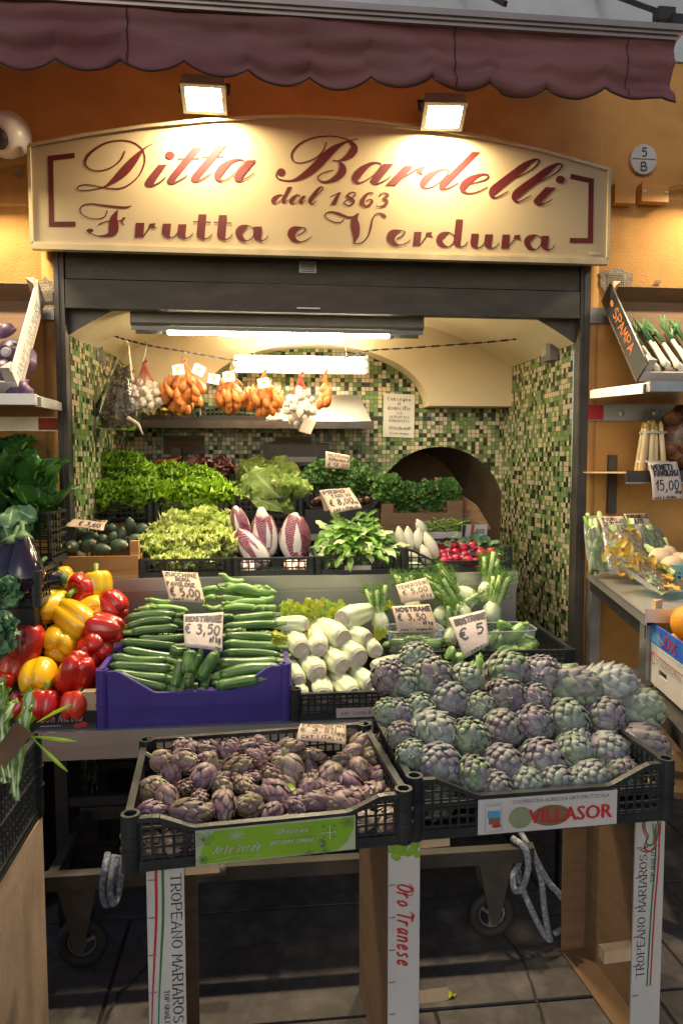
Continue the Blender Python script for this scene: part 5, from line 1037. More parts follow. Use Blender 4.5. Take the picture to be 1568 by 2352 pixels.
for i, (a, c, w_) in enumerate(sorted(cen_)):
    between(ZUC, c, a, w_, 2.33, 'zucchini', f'zucchini standing upright in the middle, {order(i, len(cen_))} of its bundle', 'zucchini', GZ, .19, .0195, flip=i in (2, 4), dy=-.045)
right = [((915, 970), (1245, 915), 80), ((935, 890), (1415, 830), 92), ((905, 800), (1395, 778), 82), ((965, 715), (1415, 735), 58), ((975, 640), (1400, 662), 70), ((985, 578), (1400, 602), 60), ((980, 545), (1120, 530), 60), ((1110, 568), (1330, 556), 42), ((975, 505), (1390, 482), 58), ((1050, 442), (1365, 410), 62), ((960, 430), (1050, 432), 52)]
for i, (a, c, w_) in enumerate(right):
    Y = 2.27+(985-a[1])/985*.50
    between(ZUC, a, c, w_, Y, 'zucchini', f'green zucchini lying crosswise, {ORD[i+1]} from the front in the right stack', 'zucchini', GZ, .19, .0195, flip=i in (1, 5))
between(ZUC, (550, 665), (690, 692), 58, 2.42, 'zucchini', 'zucchini end poking out left of the lower price tag', 'zucchini', GZ, .19, .0195)
between(ZUC, (560, 462), (660, 490), 50, 2.55, 'zucchini', 'zucchini poking out left of the tag beneath the roma price tag', 'zucchini', GZ, .19, .0195)
roma = [((1275, 195), (985, 178), 66, ''), ((1262, 245), (990, 215), 58, ''), ((1140, 290), (955, 275), 50, ''), ((1375, 235), (1030, 312), 58, ''), ((1300, 305), (985, 348), 50, ''), ((1235, 362), (970, 366), 56, ''), ((1385, 352), (1270, 345), 45, ''), ((1290, 385), (1205, 368), 44, ''), ((930, 212), (785, 240), 58, ''), ((915, 268), (815, 290), 50, ''), ((955, 345), (830, 345), 48, ''), ((560, 345), (395, 332), 44, ''), ((430, 350), (300, 368), 46, ''), ((690, 382), (440, 350), 50, ''), ((560, 310), (390, 290), 36, ''), ((1350, 225), (1260, 235), 44, ''), ((1120, 320), (985, 318), 44, ''), ((1130, 148), (965, 100), 50, ''), ((1370, 280), (1250, 290), 44, '')]
roma.sort(key=lambda q: (q[0][0]+q[1][0])); n = len(roma)
for i, (a, c, w_, _x) in enumerate(roma):
    Y = 2.70+(390-a[1])/390*.17
    between(ROM, a, c, w_, Y, 'ribbed_zucchini', f'pale ribbed zucchini, {order(i, n)} in the rear pile', 'zucchini', 'ribbed zucchini in the rear crate', .17, .0165)
# dark fill under the stacks: more zucchini lying in the crates
for i in range(10):
    me, sm = ZUC[i % 3]; o = link('zucchini', me); tag(o, 'zucchini in the bottom layer of the violet crate, hidden by the stacks above', 'zucchini', 'bottom zucchini')
    frame(o, V((PCX[0]-.16+.32*(i % 2), 2.31+.06*(i//2), ZLo+.055+.012*(i//2))), (1, 0, 0), i, 1.2); link('stem', sm, o)
for i in range(6):
    me, sm = ROM[i % 3]; o = link('ribbed_zucchini', me); tag(o, 'ribbed zucchini in the bottom layer of the rear crate, hidden by others', 'zucchini', 'bottom ribbed zucchini')
    frame(o, V((PCX[0]-.1+.2*(i % 2), 2.74+.05*(i//2), ZLo+.10+.03*(i//2))), (1, 0, .05), i, 1.2); link('stem', sm, o)
# ---- peppers
def pepper_mesh(m_, lobes, H, seed, el=1.0):
    b = MB(); g = random.Random(seed); ph0 = g.uniform(0, 6); R_ = .042; am = [g.uniform(.85, 1.1) for _ in range(lobes)]
    def fn(a, c):
        th = math.pi*a; ph = 2*math.pi*c; k = abs(math.sin((ph*lobes+ph0)/2)) if lobes % 2 == 0 else abs(math.sin(ph*lobes/2))
        gr = (1-k)**2.2; r_ = R_*math.sin(th)**.62*(1-.20*gr*(.5+.5*math.sin(th)))*(1+.05*math.cos(ph-ph0)); z = math.cos(th); z = H/2*math.copysign(abs(z)**.85, z)
        taper = 1-.16*(.5-z/H); rr = math.sin(th)**.62
        if z > 0: z -= .016*math.exp(-(rr/.42)**2)
        else: z += .013*math.exp(-(rr/.38)**2)+.010*gr*math.exp(-((rr-.6)/.4)**2)
        return V((r_*taper*math.cos(ph), r_*taper*math.sin(ph), z+.003*NZ.noise(V((math.cos(ph)*2, math.sin(ph)*2, th*1.5+seed)))))
    b.grid(fn, 22, 36); me = b.build('bell_pepper', M[m_], smooth=True, mesh_only=True)
    b = MB(); zt = H/2-.016; b.tube([(0, 0, zt-.004), (0, 0, zt+.006), (.003, .001, zt+.018), (.009, .002, zt+.034)], [.014, .007, .0058, .0075], 8); st_ = b.build('stem', M['pstem'], smooth=True, mesh_only=True)
    return me, st_
PEP = {(m_, i): pepper_mesh(m_, lb, H, i*7+j, 1) for j, m_ in enumerate(('pred', 'pyel', 'pora')) for i, (lb, H) in enumerate(((3, .080), (4, .078), (3, .105)))}
fP = FR(0, 2200, .5102)
peps = [(455, 245, 108, 'pyel', 2, (.9, .1, .35), 'yellow pepper at the top left of the heap, hooked green stem'), (770, 275, 108, 'pyel', 0, (-.2, .3, 1), 'yellow pepper at the top right of the heap'), (632, 312, 125, 'pred', 1, (-.25, -1, .1), 'red pepper turned stem forward near the top of the heap'),
 (390, 448, 132, 'pyel', 2, (.4, .9, .3), 'big yellow pepper left below the topmost red one'), (720, 472, 100, 'pyel', 0, (.9, .1, .3), 'small yellow pepper with a cut stem against the upper right red pepper'), (588, 535, 140, 'pyel', 2, (.75, -.35, -.45), 'long yellow pepper lying across the middle of the heap'),
 (890, 442, 112, 'pred', 0, (-.7, .5, .4), 'red orange pepper at the upper right edge'), (815, 612, 128, 'pred', 2, (-.9, .2, .1), 'red pepper at the right above the bumpy lobed one'), (474, 726, 138, 'pyel', 0, (-.1, .9, .2), 'round yellow pepper in the centre, blossom end forward'), (750, 762, 132, 'pred', 1, (-.1, .9, .3), 'red four lobed pepper at the right, blossom end forward'),
 (212, 752, 142, 'pred', 2, (.1, .2, 1), 'tall red pepper at the left edge of the heap'), (250, 605, 98, 'pyel', 0, (-.4, .5, .6), 'yellow pepper half hidden behind the tall red one'), (308, 1000, 136, 'pyel', 0, (0, .85, .5), 'yellow pepper in the lower left with a deep crease'), (590, 972, 148, 'pred', 2, (-.35, .3, -.9), 'large red pepper leaning right in the lower middle'),
 (352, 1225, 118, 'pred', 0, (0, .5, 1), 'red pepper sitting low at the front board'), (600, 1222, 116, 'pora', 1, (.1, .5, 1), 'orange red pepper low beside the corner block'), (88, 935, 98, 'pora', 1, (.2, .4, 1), 'orange red pepper far left behind the chicory'), (25, 1035, 80, 'pred', 0, (.3, .2, 1), 'red pepper at the left edge below the orange one')]
for x, y, r_, m_, kd, ax, lb in peps:
    Y = 2.30+(1225-y)/980*.36-(.03 if kd == 2 else 0); c = at(*fP(x, y), Y); rad = r_*.293*Y/FPX; me, sm = PEP[(m_, kd)]
    o = link('bell_pepper', me); tag(o, lb, 'pepper', 'bell peppers heaped on the lower counter'); frame(o, c, ax, U(0, 6), rad/(.0375 if kd < 2 else .041)); link('stem', sm, o)
for i, (x, y, m_) in enumerate(((410, 590, 'pred'), (250, 480, 'pred'), (690, 650, 'pred'), (480, 1100, 'pred'), (680, 1080, 'pred'), (820, 890, 'pyel'), (560, 840, 'pora'), (420, 870, 'pred'), (180, 1150, 'pred'), (640, 440, 'pred'), (330, 600, 'pred'), (800, 1000, 'pred'), (300, 860, 'pora'), (160, 900, 'pred'), (460, 940, 'pyel'), (90, 800, 'pred'), (560, 700, 'pred'), (880, 620, 'pred'), (500, 1180, 'pred'), (180, 1240, 'pred'), (540, 330, 'pyel'))):
    Y = 2.42+(1225-y)/980*.36; me, sm = PEP[(m_, i % 2)]; o = link('bell_pepper', me); tag(o, 'pepper deep in the heap, showing only between the front ones', 'pepper', 'inner bell peppers'); frame(o, at(*fP(x, y), Y), (U(-1, 1), .5, 1), i, 1.08); link('stem', sm, o)
# ---- celery hearts
def celery_mesh(seed):
    b = MB(); g = random.Random(seed); n = 40; prof = [(.031, 0), (.036, .015), (.037, .045), (.033, .10), (.027, .16), (.022, .22), (.017, .26)]; ph = g.uniform(0, 6)
    b.lathe(prof, n, 0, lob=lambda a, z: 1+.10*math.cos(2*math.pi*a*2+ph)*min(1, z*20)+.13*abs(math.cos(math.pi*a*8+ph*2))*min(1, z*25)+.03*math.cos(2*math.pi*a*3+z*9))
    me = b.build('celery_heart', M['celery'], smooth=True, mesh_only=True)
    b = MB(); b.lathe([(.030, -.0005), (.0285, -.006), (.016, -.0075+g.uniform(-.002, .002)), (0, -.006)], 18, lob=lambda a, z: 1+.06*math.cos(2*math.pi*a*2+ph)); ct = b.build('cut_base', M['cut'], mesh_only=True)
    b = MB()
    for k in range(9):
        a = k*2.4; d = V((.35*math.cos(a), .35*math.sin(a), 1)); leaf(b, (0.01*math.cos(a), .01*math.sin(a), .25), d, (math.cos(a), math.sin(a), .3), g.uniform(.05, .085), .013, .8, .2, .35, 6, peak=.5, sd=k, nu=7, lobe=.55)
    return me, ct, b.build('leaves', M['yleaf'], smooth=True, mesh_only=True)
CEL = [celery_mesh(s) for s in (1, 2, 3)]
fY = FR(1050, 2250, .5102)
cels = [(345, 482, 68, (-.95, .35, -.1), 'celery heart pointing left at the top of the pile'), (625, 448, 76, (.8, .75, -.05), 'celery heart with a big cut base at the top right of the pile'), (305, 688, 76, (-.25, .9, .42), 'celery heart in the upper left, browned cut base'), (445, 680, 68, (-.05, .9, .5), 'celery heart second from the left in the upper row'), (628, 598, 78, (-.55, .85, .28), 'celery heart in the upper middle leaning left'), (822, 608, 66, (-.7, .7, .12), 'celery heart at the upper right with a small cut base'), (888, 698, 58, (-.2, .9, .35), 'celery heart at the right edge of the pile'),
 (755, 752, 82, (-.45, .85, .3), 'celery heart with a half moon cut base in the middle right'), (622, 812, 72, (-.4, .85, .42), 'celery heart in the centre of the pile'), (432, 872, 76, (-.3, .85, .42), 'celery heart in the middle left with a round cut base'), (285, 935, 60, (-.18, .85, .55), 'celery heart at the far left edge, leaning'), (850, 975, 70, (-.35, .85, .4), 'celery heart low on the right with a bluish cut base'), (480, 1045, 68, (-.05, .85, .5), 'celery heart at the front second from the left'), (705, 1040, 72, (-.35, .85, .45), 'celery heart at the front in the middle'), (300, 1060, 62, (-.2, .9, .4), 'celery heart at the front left corner of the crate'), (900, 1040, 50, (-.3, .9, .4), 'celery heart at the front right by the artichokes'), (870, 820, 60, (.9, .35, .35), 'celery heart lying to the right above the artichokes')]
for i, (x, y, r_, ax, lb) in enumerate(cels):
    Y = 2.29+(1045-y)/600*.22; c = at(*fY(x, y), Y); rad = r_*.293*Y/FPX; me, ct, lf = CEL[i % 3]; s_ = rad/.037
    o = link('celery_heart', me); tag(o, lb, 'celery', 'celery hearts in the black crate'); frame(o, c, (ax[0], ax[1]*1.25, ax[2]*.42), U(0, 6), s_*1.14 if abs(ax[0]) < .9 else s_*.85); link('cut_base', ct, o); link('leaves', lf, o)
b = MB(); g = random.Random(4)
for k in range(110):
    x, y = g.uniform(170, 640), g.uniform(345, 470); 
    if y < 400-.0007*(x-400)**2*1.0 and y < 330: continue
    leaf(b, at(*fY(x, y+20), 2.60), (g.uniform(-.8, .8), -.2+g.uniform(-.3, .3), g.uniform(.2, 1)), (0, -1, .4), g.uniform(.035, .06), .012, .8, .2, .35, 6, sd=k, nu=7, lobe=.6, mi=int(k % 4 > 2))
for k in range(10): leaf(b, at(*fY(200, 600+g.uniform(-20, 20)), 2.40), (-1, -.2, g.uniform(-.1, .6)), (0, -.5, .8), g.uniform(.04, .07), .010, .5, .2, .3, 6, sd=k, nu=7, lobe=.6)
for k in range(10): leaf(b, at(*fY(900+g.uniform(-20, 30), 610), 2.42), (g.uniform(-.4, .8), -.3, .8), (0, -1, .3), g.uniform(.035, .055), .011, .6, .2, .3, 6, sd=k, nu=7, lobe=.6)
tag(b.build('celery_leaves', [M['yleaf'], M['lett2']], smooth=True), 'yellow green celery leaves bushing up behind the celery hearts', 'celery leaves', kind='stuff')
# ---- fennel
def fennel_mesh(seed, stalks=5):
    b = MB(); g = random.Random(seed); ph = g.uniform(0, 6)
    b.lathe([(.018, 0), (.034, .008), (.042, .03), (.038, .055), (.028, .075), (.016, .088), (.004, .092)], 24, lob=lambda a, z: 1+.16*math.cos(4*math.pi*a+ph)+.035*math.cos(16*math.pi*a))
    bulb = b.build('fennel_bulb', M['fennel'], smooth=True, mesh_only=True); ks = []; b2 = MB()
    for k in range(stalks):
        a = k*6.283/stalks+ph; e = V((math.cos(a)*.055, math.sin(a)*.03, .16+g.uniform(-.03, .04))); s0 = V((math.cos(a)*.016, math.sin(a)*.012, .065))
        b = MB(); b.tube([s0, s0*.5+e*.5+V((0, 0, .01)), e], [.0135, .010, .0085], 8); ks.append(b.build('stalk', M['fstalk'], smooth=True, mesh_only=True))
        for q in range(46):
            t = g.uniform(.2, 1); p = s0*(1-t)+e*t; d = V((g.uniform(-1, 1), g.uniform(-1, 1), g.uniform(.1, 1.1))).normalized(); l = g.uniform(.03, .07)
            m_ = p+d*l*.6; b2.tube([p, m_, m_+V((g.uniform(-.02, .02), g.uniform(-.02, .02), .014))], [.0009, .0008, .0004], 3, cap=False)
            for w_ in range(4): b2.tube([m_, m_+V((g.uniform(-1, 1), g.uniform(-1, 1), g.uniform(-.2, 1))).normalized()*g.uniform(.01, .022)], [.0008, .0004], 3, cap=False)
    return bulb, ks, b2.build('fronds', M['frond'], mesh_only=True)
FEN = [fennel_mesh(s, n_) for s, n_ in ((1, 5), (2, 4), (3, 5))]
fN = FR(1450, 2250, .6378)
for i, (x, y, r_, ax, lb, Y) in enumerate(((115, 385, 60, (-.1, .25, 1), 'fennel bulb with feathery tops between the celery and the tags', 2.62), (690, 232, 78, (-.75, .1, .6), 'big white fennel bulb lying at the top of the fennel pile', 2.74), (650, 330, 70, (-.5, .2, .7), 'fennel bulb below the big white one', 2.66), (790, 340, 72, (.35, .2, 1), 'fennel with upright trimmed stalks behind the round tub', 2.70), (470, 330, 66, (.7, .2, .5), 'fennel behind the square tub right of the tags', 2.70), (330, 300, 66, (-.2, .3, 1), 'fennel hidden behind the two price tags', 2.76), (770, 215, 70, (.2, .3, 1), 'fennel with bushy fronds at the back right', 2.82), (545, 480, 60, (.2, .3, 1), 'fennel behind the five euro tag', 2.6))):
    c = at(*fN(x, y+40), Y); rad = r_*.3662*Y/FPX; bu, ks, fr_ = FEN[i % 3]; o = link('fennel', bu); tag(o, lb, 'fennel', 'fennel in the black crate'); frame(o, c, ax, U(0, 6), rad/.042)
    for k_ in ks: link('stalk', k_, o)
    link('fronds', fr_, o)
# ---- clear tubs and the pale zucchini around them
def tub(px0, px1, pyt, pyb, Y, dp, label):
    a, c = at(px0, pyt, Y), at(px1, pyt, Y); zb = at((px0+px1)/2, pyb, Y).z; w_ = c.x-a.x; h = a.z-zb; t = empty('plastic_tub', label, 'tub', ((a.x+c.x)/2, Y+dp/2, zb), 'clear plastic tubs')
    def rr(W, D, z, n=28): return [V((W/2*math.copysign(abs(math.cos(q))**.45, math.cos(q)), D/2*math.copysign(abs(math.sin(q))**.45, math.sin(q)), z)) for q in [2*math.pi*k/n for k in range(n)]]
    b = MB(); R0, R1 = rr(w_*.84, dp*.84, 0), rr(w_, dp, h); i0 = [b.add(p) for p in R0]; i1 = [b.add(p) for p in R1]
    b.face(i0[::-1])
    for k in range(28): b.face((i0[k], i0[(k+1) % 28], i1[(k+1) % 28], i1[k]))
    b.build('tub_wall', M['clear'], t, smooth=True)
    b = MB(); b.tube(rr(w_+.004, dp+.004, h), .0028, 6, closed=True); b.build('rim', M['tubrim'], t, smooth=True); return V(t.location), w_, dp, h
tc_, tw, td, th_ = tub(*[fN(165, 0)[0], fN(522, 0)[0], fN(0, 440)[1], fN(0, 615)[1]], 2.46, .13, 'square clear tub of dark zucchini under the 3.50 price tag')
for k in range(6):
    me, sm = ZUC[k % 3]; o = link('zucchini', me); tag(o, f'dark zucchini inside the square clear tub, {order(k, 6)}', 'zucchini', 'zucchini in the square tub'); frame(o, tc_+V((-tw*.3+tw*.6*k/5, U(-.02, .02), .035+.022*(k % 2))), (1, U(-.3, .3), U(-.15, .15)), k, (.9, .9, .55)); link('stem', sm, o)
tc_, tw, td, th_ = tub(*[fN(706, 0)[0], fN(1112, 0)[0], fN(0, 440)[1], fN(0, 640)[1]], 2.44, .15, 'round cornered clear tub of small pale zucchini')
for k, (x0, y0, x1, y1, w_) in enumerate(((735, 480, 835, 450, 80), (880, 470, 1015, 400, 76), (790, 545, 1000, 500, 80), (830, 625, 985, 550, 80), (980, 580, 1075, 510, 80), (1000, 490, 1040, 470, 60), (740, 590, 800, 540, 80), (860, 440, 920, 400, 60))):
    between(ROM, (x0, y0), (x1, y1), w_*1.25, 2.47+.03*(k % 3), 'baby_zucchini', f'small pale zucchini in the clear tub, {order(k, 8)}', 'zucchini', 'pale zucchini in the tub', .17, .0165, fr=fN)
for k, (x0, y0, x1, y1, w_) in enumerate(((430, 625, 545, 650, 60), (520, 660, 660, 650, 62), (660, 690, 740, 600, 70), (600, 640, 700, 625, 50), (540, 595, 545, 590, 75), (590, 570, 610, 620, 60), (1000, 660, 1080, 640, 60), (1060, 650, 1180, 640, 56), (760, 690, 870, 660, 60))):
    if k == 4: x0, x1, y0, y1 = 520, 570, 585, 600
    between(ROM, (x0, y0), (x1, y1), w_*1.2, 2.38+.02*(k % 2), 'baby_zucchini', f'small pale zucchini lying loose below the tubs, {order(k, 9)}', 'zucchini', 'loose pale zucchini', .17, .0165, fr=fN)
# ---------------------------------------------------------------- upper counter produce
fU = FR(0, 1700, .6378); fM = FR(800, 1750, .574); fE = FR(1500, 1750, .5102)
def cuke(seed):
    b = MB(); L = .10; pts = [V((.004*math.sin(3*t), 0, L*(t-.5))) for t in [i/10 for i in range(11)]]
    b.tube(pts, [.029*math.sin(math.pi*(.06+.88*i/10))**.55 for i in range(11)], 14); me = b.build('cucumber', M['dzuc'], smooth=True, mesh_only=True)
    b = MB(); b.tube([(0, 0, L/2-.001), (0, 0, L/2+.007)], [.007, .005], 8); return me, b.build('stem', M['paleWood'], mesh_only=True)
CK = [cuke(1), cuke(2)]
for i, (x, y, r_, el, ax, lb) in enumerate(((485, 690, 36, 1.9, (1, .1, -.05), 'dark cucumber under the left half of the cucumber price tag'), (390, 683, 30, 1.5, (1, .1, -.1), 'dark cucumber at the rear left of the wooden crate'), (692, 652, 36, 1.1, (.2, 1, .3), 'dark cucumber end at the right edge of the cucumber price tag'), (815, 640, 36, 1.6, (.1, -.4, 1), 'dark cucumber standing upright at the rear right of the crate'), (893, 662, 40, 1.1, (.3, 1, .3), 'dark cucumber at the rear right corner of the crate'), (757, 690, 30, 1.6, (.3, .2, 1), 'dark cucumber leaning in the right middle of the crate'), (640, 712, 28, 1.2, (.3, 1, .5), 'small dark cucumber in the middle of the crate'),
  (378, 766, 40, 1.1, (.4, -1, .3), 'dark cucumber at the front left corner post'), (455, 770, 41, 1.1, (-.1, -1, .2), 'dark cucumber second from the left at the front board'), (550, 758, 42, 1.4, (.9, -.5, .5), 'dark cucumber slanting at the middle of the front board'), (637, 780, 42, 1.3, (1, -.4, .1), 'dark cucumber right of the middle of the front board'), (745, 762, 42, 1.4, (1, -.5, .2), 'dark cucumber at the front right corner post'), (708, 705, 26, 1.4, (.4, .3, 1), 'small dark cucumber right of the middle'), (560, 700, 36, 1.5, (1, .3, 0), 'dark cucumber hidden below the price tag'), (850, 720, 34, 1.4, (1, .5, .1), 'dark cucumber behind the right corner post'))):
    Y = YU+.05+(800-y)/160*.24; c = at(*fU(x, y), Y); rad = r_*.3662*Y/FPX; me, sm = CK[i % 2]
    o = link('cucumber', me); tag(o, lb, 'cucumber', 'cucumbers in the wooden crate'); frame(o, c, ax, U(0, 6), (rad/.029, rad/.029, rad*el/.05)); link('stem', sm, o)
for k in range(6):
    me, sm = CK[k % 2]; o = link('cucumber', me); tag(o, 'dark cucumber in the bottom layer of the wooden crate', 'cucumber', 'bottom cucumbers'); frame(o, V((wc.location.x-.11+.11*(k % 3), YU+.10+.12*(k//3), ZU+.045)), (1, .2, 0), k); link('stem', sm, o)
# escarole
def heads(spec, matn, name, cat, grp, kids=None, **kw):
    for i, (px, py, Y, up, L, W, N, lb) in enumerate(spec):
        c = at(px, py, Y); b = MB(); head(b, (0, 0, 0), up, N, L, W, sd=i*11+len(spec), **kw); mm = matn if isinstance(matn, list) else [M[matn]]
        o = b.build(name, mm, smooth=True); o.location = c; tag(o, lb, cat, grp)
def frills(spec, matn, name, cat, grp, **kw):
    for i, (px, py, Y, r_, n, ls, W, lb) in enumerate(spec):
        b = MB(); frilly(b, r_, n, ls, W, sd=i*13+n, **kw); o = b.build(name, [M[matn]], smooth=True); o.location = at(px, py, Y); tag(o, lb, cat, grp)
frills([(365, 1262, 3.13, (.075, .06, .065), 95, .07, .026, 'pale escarole head with frilly tips at the left of its crate'), (428, 1255, 3.12, (.07, .06, .07), 95, .075, .028, 'pale yellow escarole head in the middle of its crate'), (492, 1252, 3.12, (.075, .06, .075), 100, .075, .03, 'pale escarole head leaning right against the chicory'), (405, 1222, 3.22, (.085, .06, .07), 95, .075, .028, 'greenish escarole head at the rear of its crate'), (480, 1208, 3.24, (.085, .06, .065), 95, .078, .03, 'pale escarole head rising at the rear right'), (425, 1288, 3.04, (.13, .035, .03), 70, .055, .022, 'cream escarole head at the front rail')], 'frisee', 'escarole_head', 'escarole', 'pale escarole heads', ruf=.5, fr=8, lobe=.18, curl=1.0, nu=9)
# red chicory
def chicory_mesh(seed):
    pf = lambda t: .047*math.sin(math.pi*min(1, .12+.86*t**.9))**.7*(1-.10*t)+.004
    b = scaly(7, pf, .23, .93, .066, .005, .80, fine=True, seed=seed, t_lo=.0, t_hi=.16, pw=1.0, nu=22, cupk=.005, body=.88)
    me = b.build('red_chicory', [M['chic']], smooth=True, mesh_only=True)
    b2 = MB(); b2.lathe([(.012, -.125), (.022, -.12), (.026, -.108), (.024, -.098)], 14); return me, b2.build('root_end', M['cut'], smooth=True, mesh_only=True)
CHI = [chicory_mesh(s) for s in (1, 2, 3)]
for i, (x, y, w_, h_, ax, lb) in enumerate(((275, 600, 130, 260, (-.25, .25, 1), 'red chicory head at the rear left of its crate'), (445, 655, 185, 350, (-.12, .25, 1), 'upright red chicory head in the middle of its crate'), (662, 685, 215, 330, (.0, .25, 1), 'broad red chicory head with wide white rib at the right'), (350, 770, 185, 320, (-.62, .1, .8), 'red chicory head leaning left across the front'))):
    Y = YU+.10+(900-y)/300*.20; c = at(*fM(x, y), Y); me, rt = CHI[i % 3]; o = link('red_chicory', me); tag(o, lb, 'chicory', 'red chicory heads'); k = .3296*Y/FPX
    frame(o, c, ax, (3.6, 1.9, 4.6, 1.0)[i], (w_*k/2/.05, w_*k/2/.05, h_*k/.235)); link('root_end', rt, o)
for i, (x, y, s_) in enumerate(((330, 905, .9), (640, 900, .95), (740, 895, .8))):
    me, rt = CHI[i % 3]; o = link('red_chicory', me); tag(o, ('red chicory base showing through the crate front at the left', 'red chicory base showing through the crate front at the right', 'red chicory base at the right end of the crate')[i], 'chicory', 'lower red chicory heads'); frame(o, at(*fM(x, y), YU+.14), (-.1, 1, .15), i, s_*.8); link('root_end', rt, o)
# cut greens
b = MB(); g = random.Random(8); cg = at(*fM(1075, 720), YU+.19)
for k in range(420):
    a = g.uniform(0, 6.283); e = g.random()**.5; rx, ry, rz = .135, .15, .175*(1-.75*e*e)
    p = V((cg.x+rx*e*math.cos(a), cg.y+ry*e*math.sin(a), ZU+.05+rz*g.uniform(.55, 1.0)))
    d = V((g.uniform(-1, 1), g.uniform(-1, .3), g.uniform(-.5, .45))); leaf(b, p, d, (g.uniform(-.4, .4), -.6, 1), g.uniform(.07, .13), g.uniform(.010, .021), g.uniform(.2, 1.2), .25, .35, 5, sd=k, nu=7, lobe=.25, mi=0 if k % 5 else 1)
tag(b.build('cut_chicory_heap', [M['rocket'], M['stalk']], smooth=True), 'heap of freshly cut green chicory leaves below the primo taglio tag', 'greens')
# endive and radishes
pfE = lambda t: .026*math.sin(math.pi*min(1, .08+.90*t))**.75*(1-.25*t)+.001
END = [scaly(9, pfE, .15, .9, .028, .0022, .6, seed=s, t_lo=0, t_hi=.35, pw=1, nu=8).build('white_endive', [M['endive']], smooth=True, mesh_only=True) for s in (1, 2)]
for i, (x, y, w_, h_, ax, lb) in enumerate(((195, 785, 90, 190, (-.12, .2, 1), 'white endive standing at the left end of its row'), (265, 790, 90, 200, (-.1, .2, 1), 'white endive second from the left in the upper row'), (335, 790, 95, 170, (.1, .2, 1), 'white endive with a pale tip in the middle'), (360, 705, 90, 150, (-.45, .2, .9), 'greenish endive tilted left at the back'), (435, 845, 105, 230, (-.42, .1, .9), 'long white endive leaning left beside the radishes'), (395, 925, 95, 190, (-.35, -.1, .9), 'white endive in the front over the rail'), (275, 920, 90, 150, (-.75, .2, .5), 'white endive lying at the front left corner'), (310, 1010, 80, 150, (-.9, .3, .2), 'white endive seen through the front bars'))):
    Y = YU+.06+(1000-y)/300*.19; c = at(*fE(x, y), Y); k = .293*Y/FPX; o = link('white_endive', END[i % 2]); tag(o, lb, 'endive', 'white endives'); frame(o, c, ax, i*1.3, (w_*k/2/.0275, w_*k/2/.0275, h_*k/.152))
def radish_mesh(seed):
    b = MB(); g = random.Random(seed); b.lathe([(1e-4, -.018), (.006, -.0165), (.013, -.011), (.0165, -.002), (.016, .006), (.011, .0135), (.004, .0165), (1e-4, .017)], 16)
    me = b.build('radish', M['radish'], smooth=True, mesh_only=True); b = MB(); p = [V((0, 0, -.016))]
    for i in range(6): p.append(p[-1]+V((g.uniform(-.006, .006), g.uniform(-.006, .006), -.008)))
    b.tube(p, [.0026, .0016, .0011, .0009, .0007, .0005, .0004], 5); return me, b.build('root', M['root'], smooth=True, mesh_only=True)
RAD = [radish_mesh(s) for s in (1, 2, 3, 4)]
rl = [(620, 845, 35), (690, 865, 43), (765, 855, 42), (830, 915, 46), (910, 900, 43), (635, 950, 39), (540, 975, 40), (543, 935, 30), (575, 895, 28), (630, 898, 32), (730, 970, 46), (865, 958, 34), (950, 960, 36), (685, 950, 26), (785, 968, 28), (1000, 945, 24), (820, 880, 28), (525, 905, 26), (700, 915, 28), (590, 955, 26), (575, 1040, 28), (820, 1030, 26), (930, 1030, 26), (660, 1040, 26)]
rl.sort()
for i, (x, y, r_) in enumerate(rl):
    Y = YU+.055+(1040-y)/200*.16; c = at(*fE(x, y), Y); o = link('radish', RAD[i % 4][0]); n = len(rl); half = n//2
    lb = f'small red radish, {order(i, n)} in the radish pile' if i < 17 and (i < n/2 or n-i < 18) else f'small red radish, {ORD[n-i]} from the right'
    tag(o, lb, 'radish', 'red radishes'); frame(o, c, (U(-1, 1), U(-.2, 1), U(-.4, .8)), U(0, 6), r_*.293*Y/FPX/.0165); link('root', RAD[i % 4][1], o)
b = MB(); g = random.Random(3)
for k in range(30): leaf(b, at(*fE(g.uniform(490, 940), g.uniform(830, 900)), YU+.22), (g.uniform(-1, 1), g.uniform(-.4, .6), g.uniform(-.1, .5)), (0, -.5, 1), g.uniform(.05, .08), .022, .6, .2, .25, 5, sd=k)
tag(b.build('radish_leaves', M['bluegreen'], smooth=True), 'blue green radish leaves lying under and behind the radishes', 'radish leaves')
b = MB()
for k in range(150):
    p = at(*fE(g.uniform(400, 730), g.uniform(655, 760)), YU+g.uniform(.42, .52)); d = V((g.uniform(-1, 1), g.uniform(-.3, .3), g.uniform(-.35, .35))).normalized(); l = g.uniform(.05, .075); up = V((0, 0, g.uniform(-.008, .012)))
    b.tube([p-d*l*.5, p+up, p+d*l*.5], [.0022, .0036, .0018], 5)
tag(b.build('green_beans', M['bean'], smooth=True), 'loose pile of thin green beans in the white carton', 'green beans', kind='stuff')
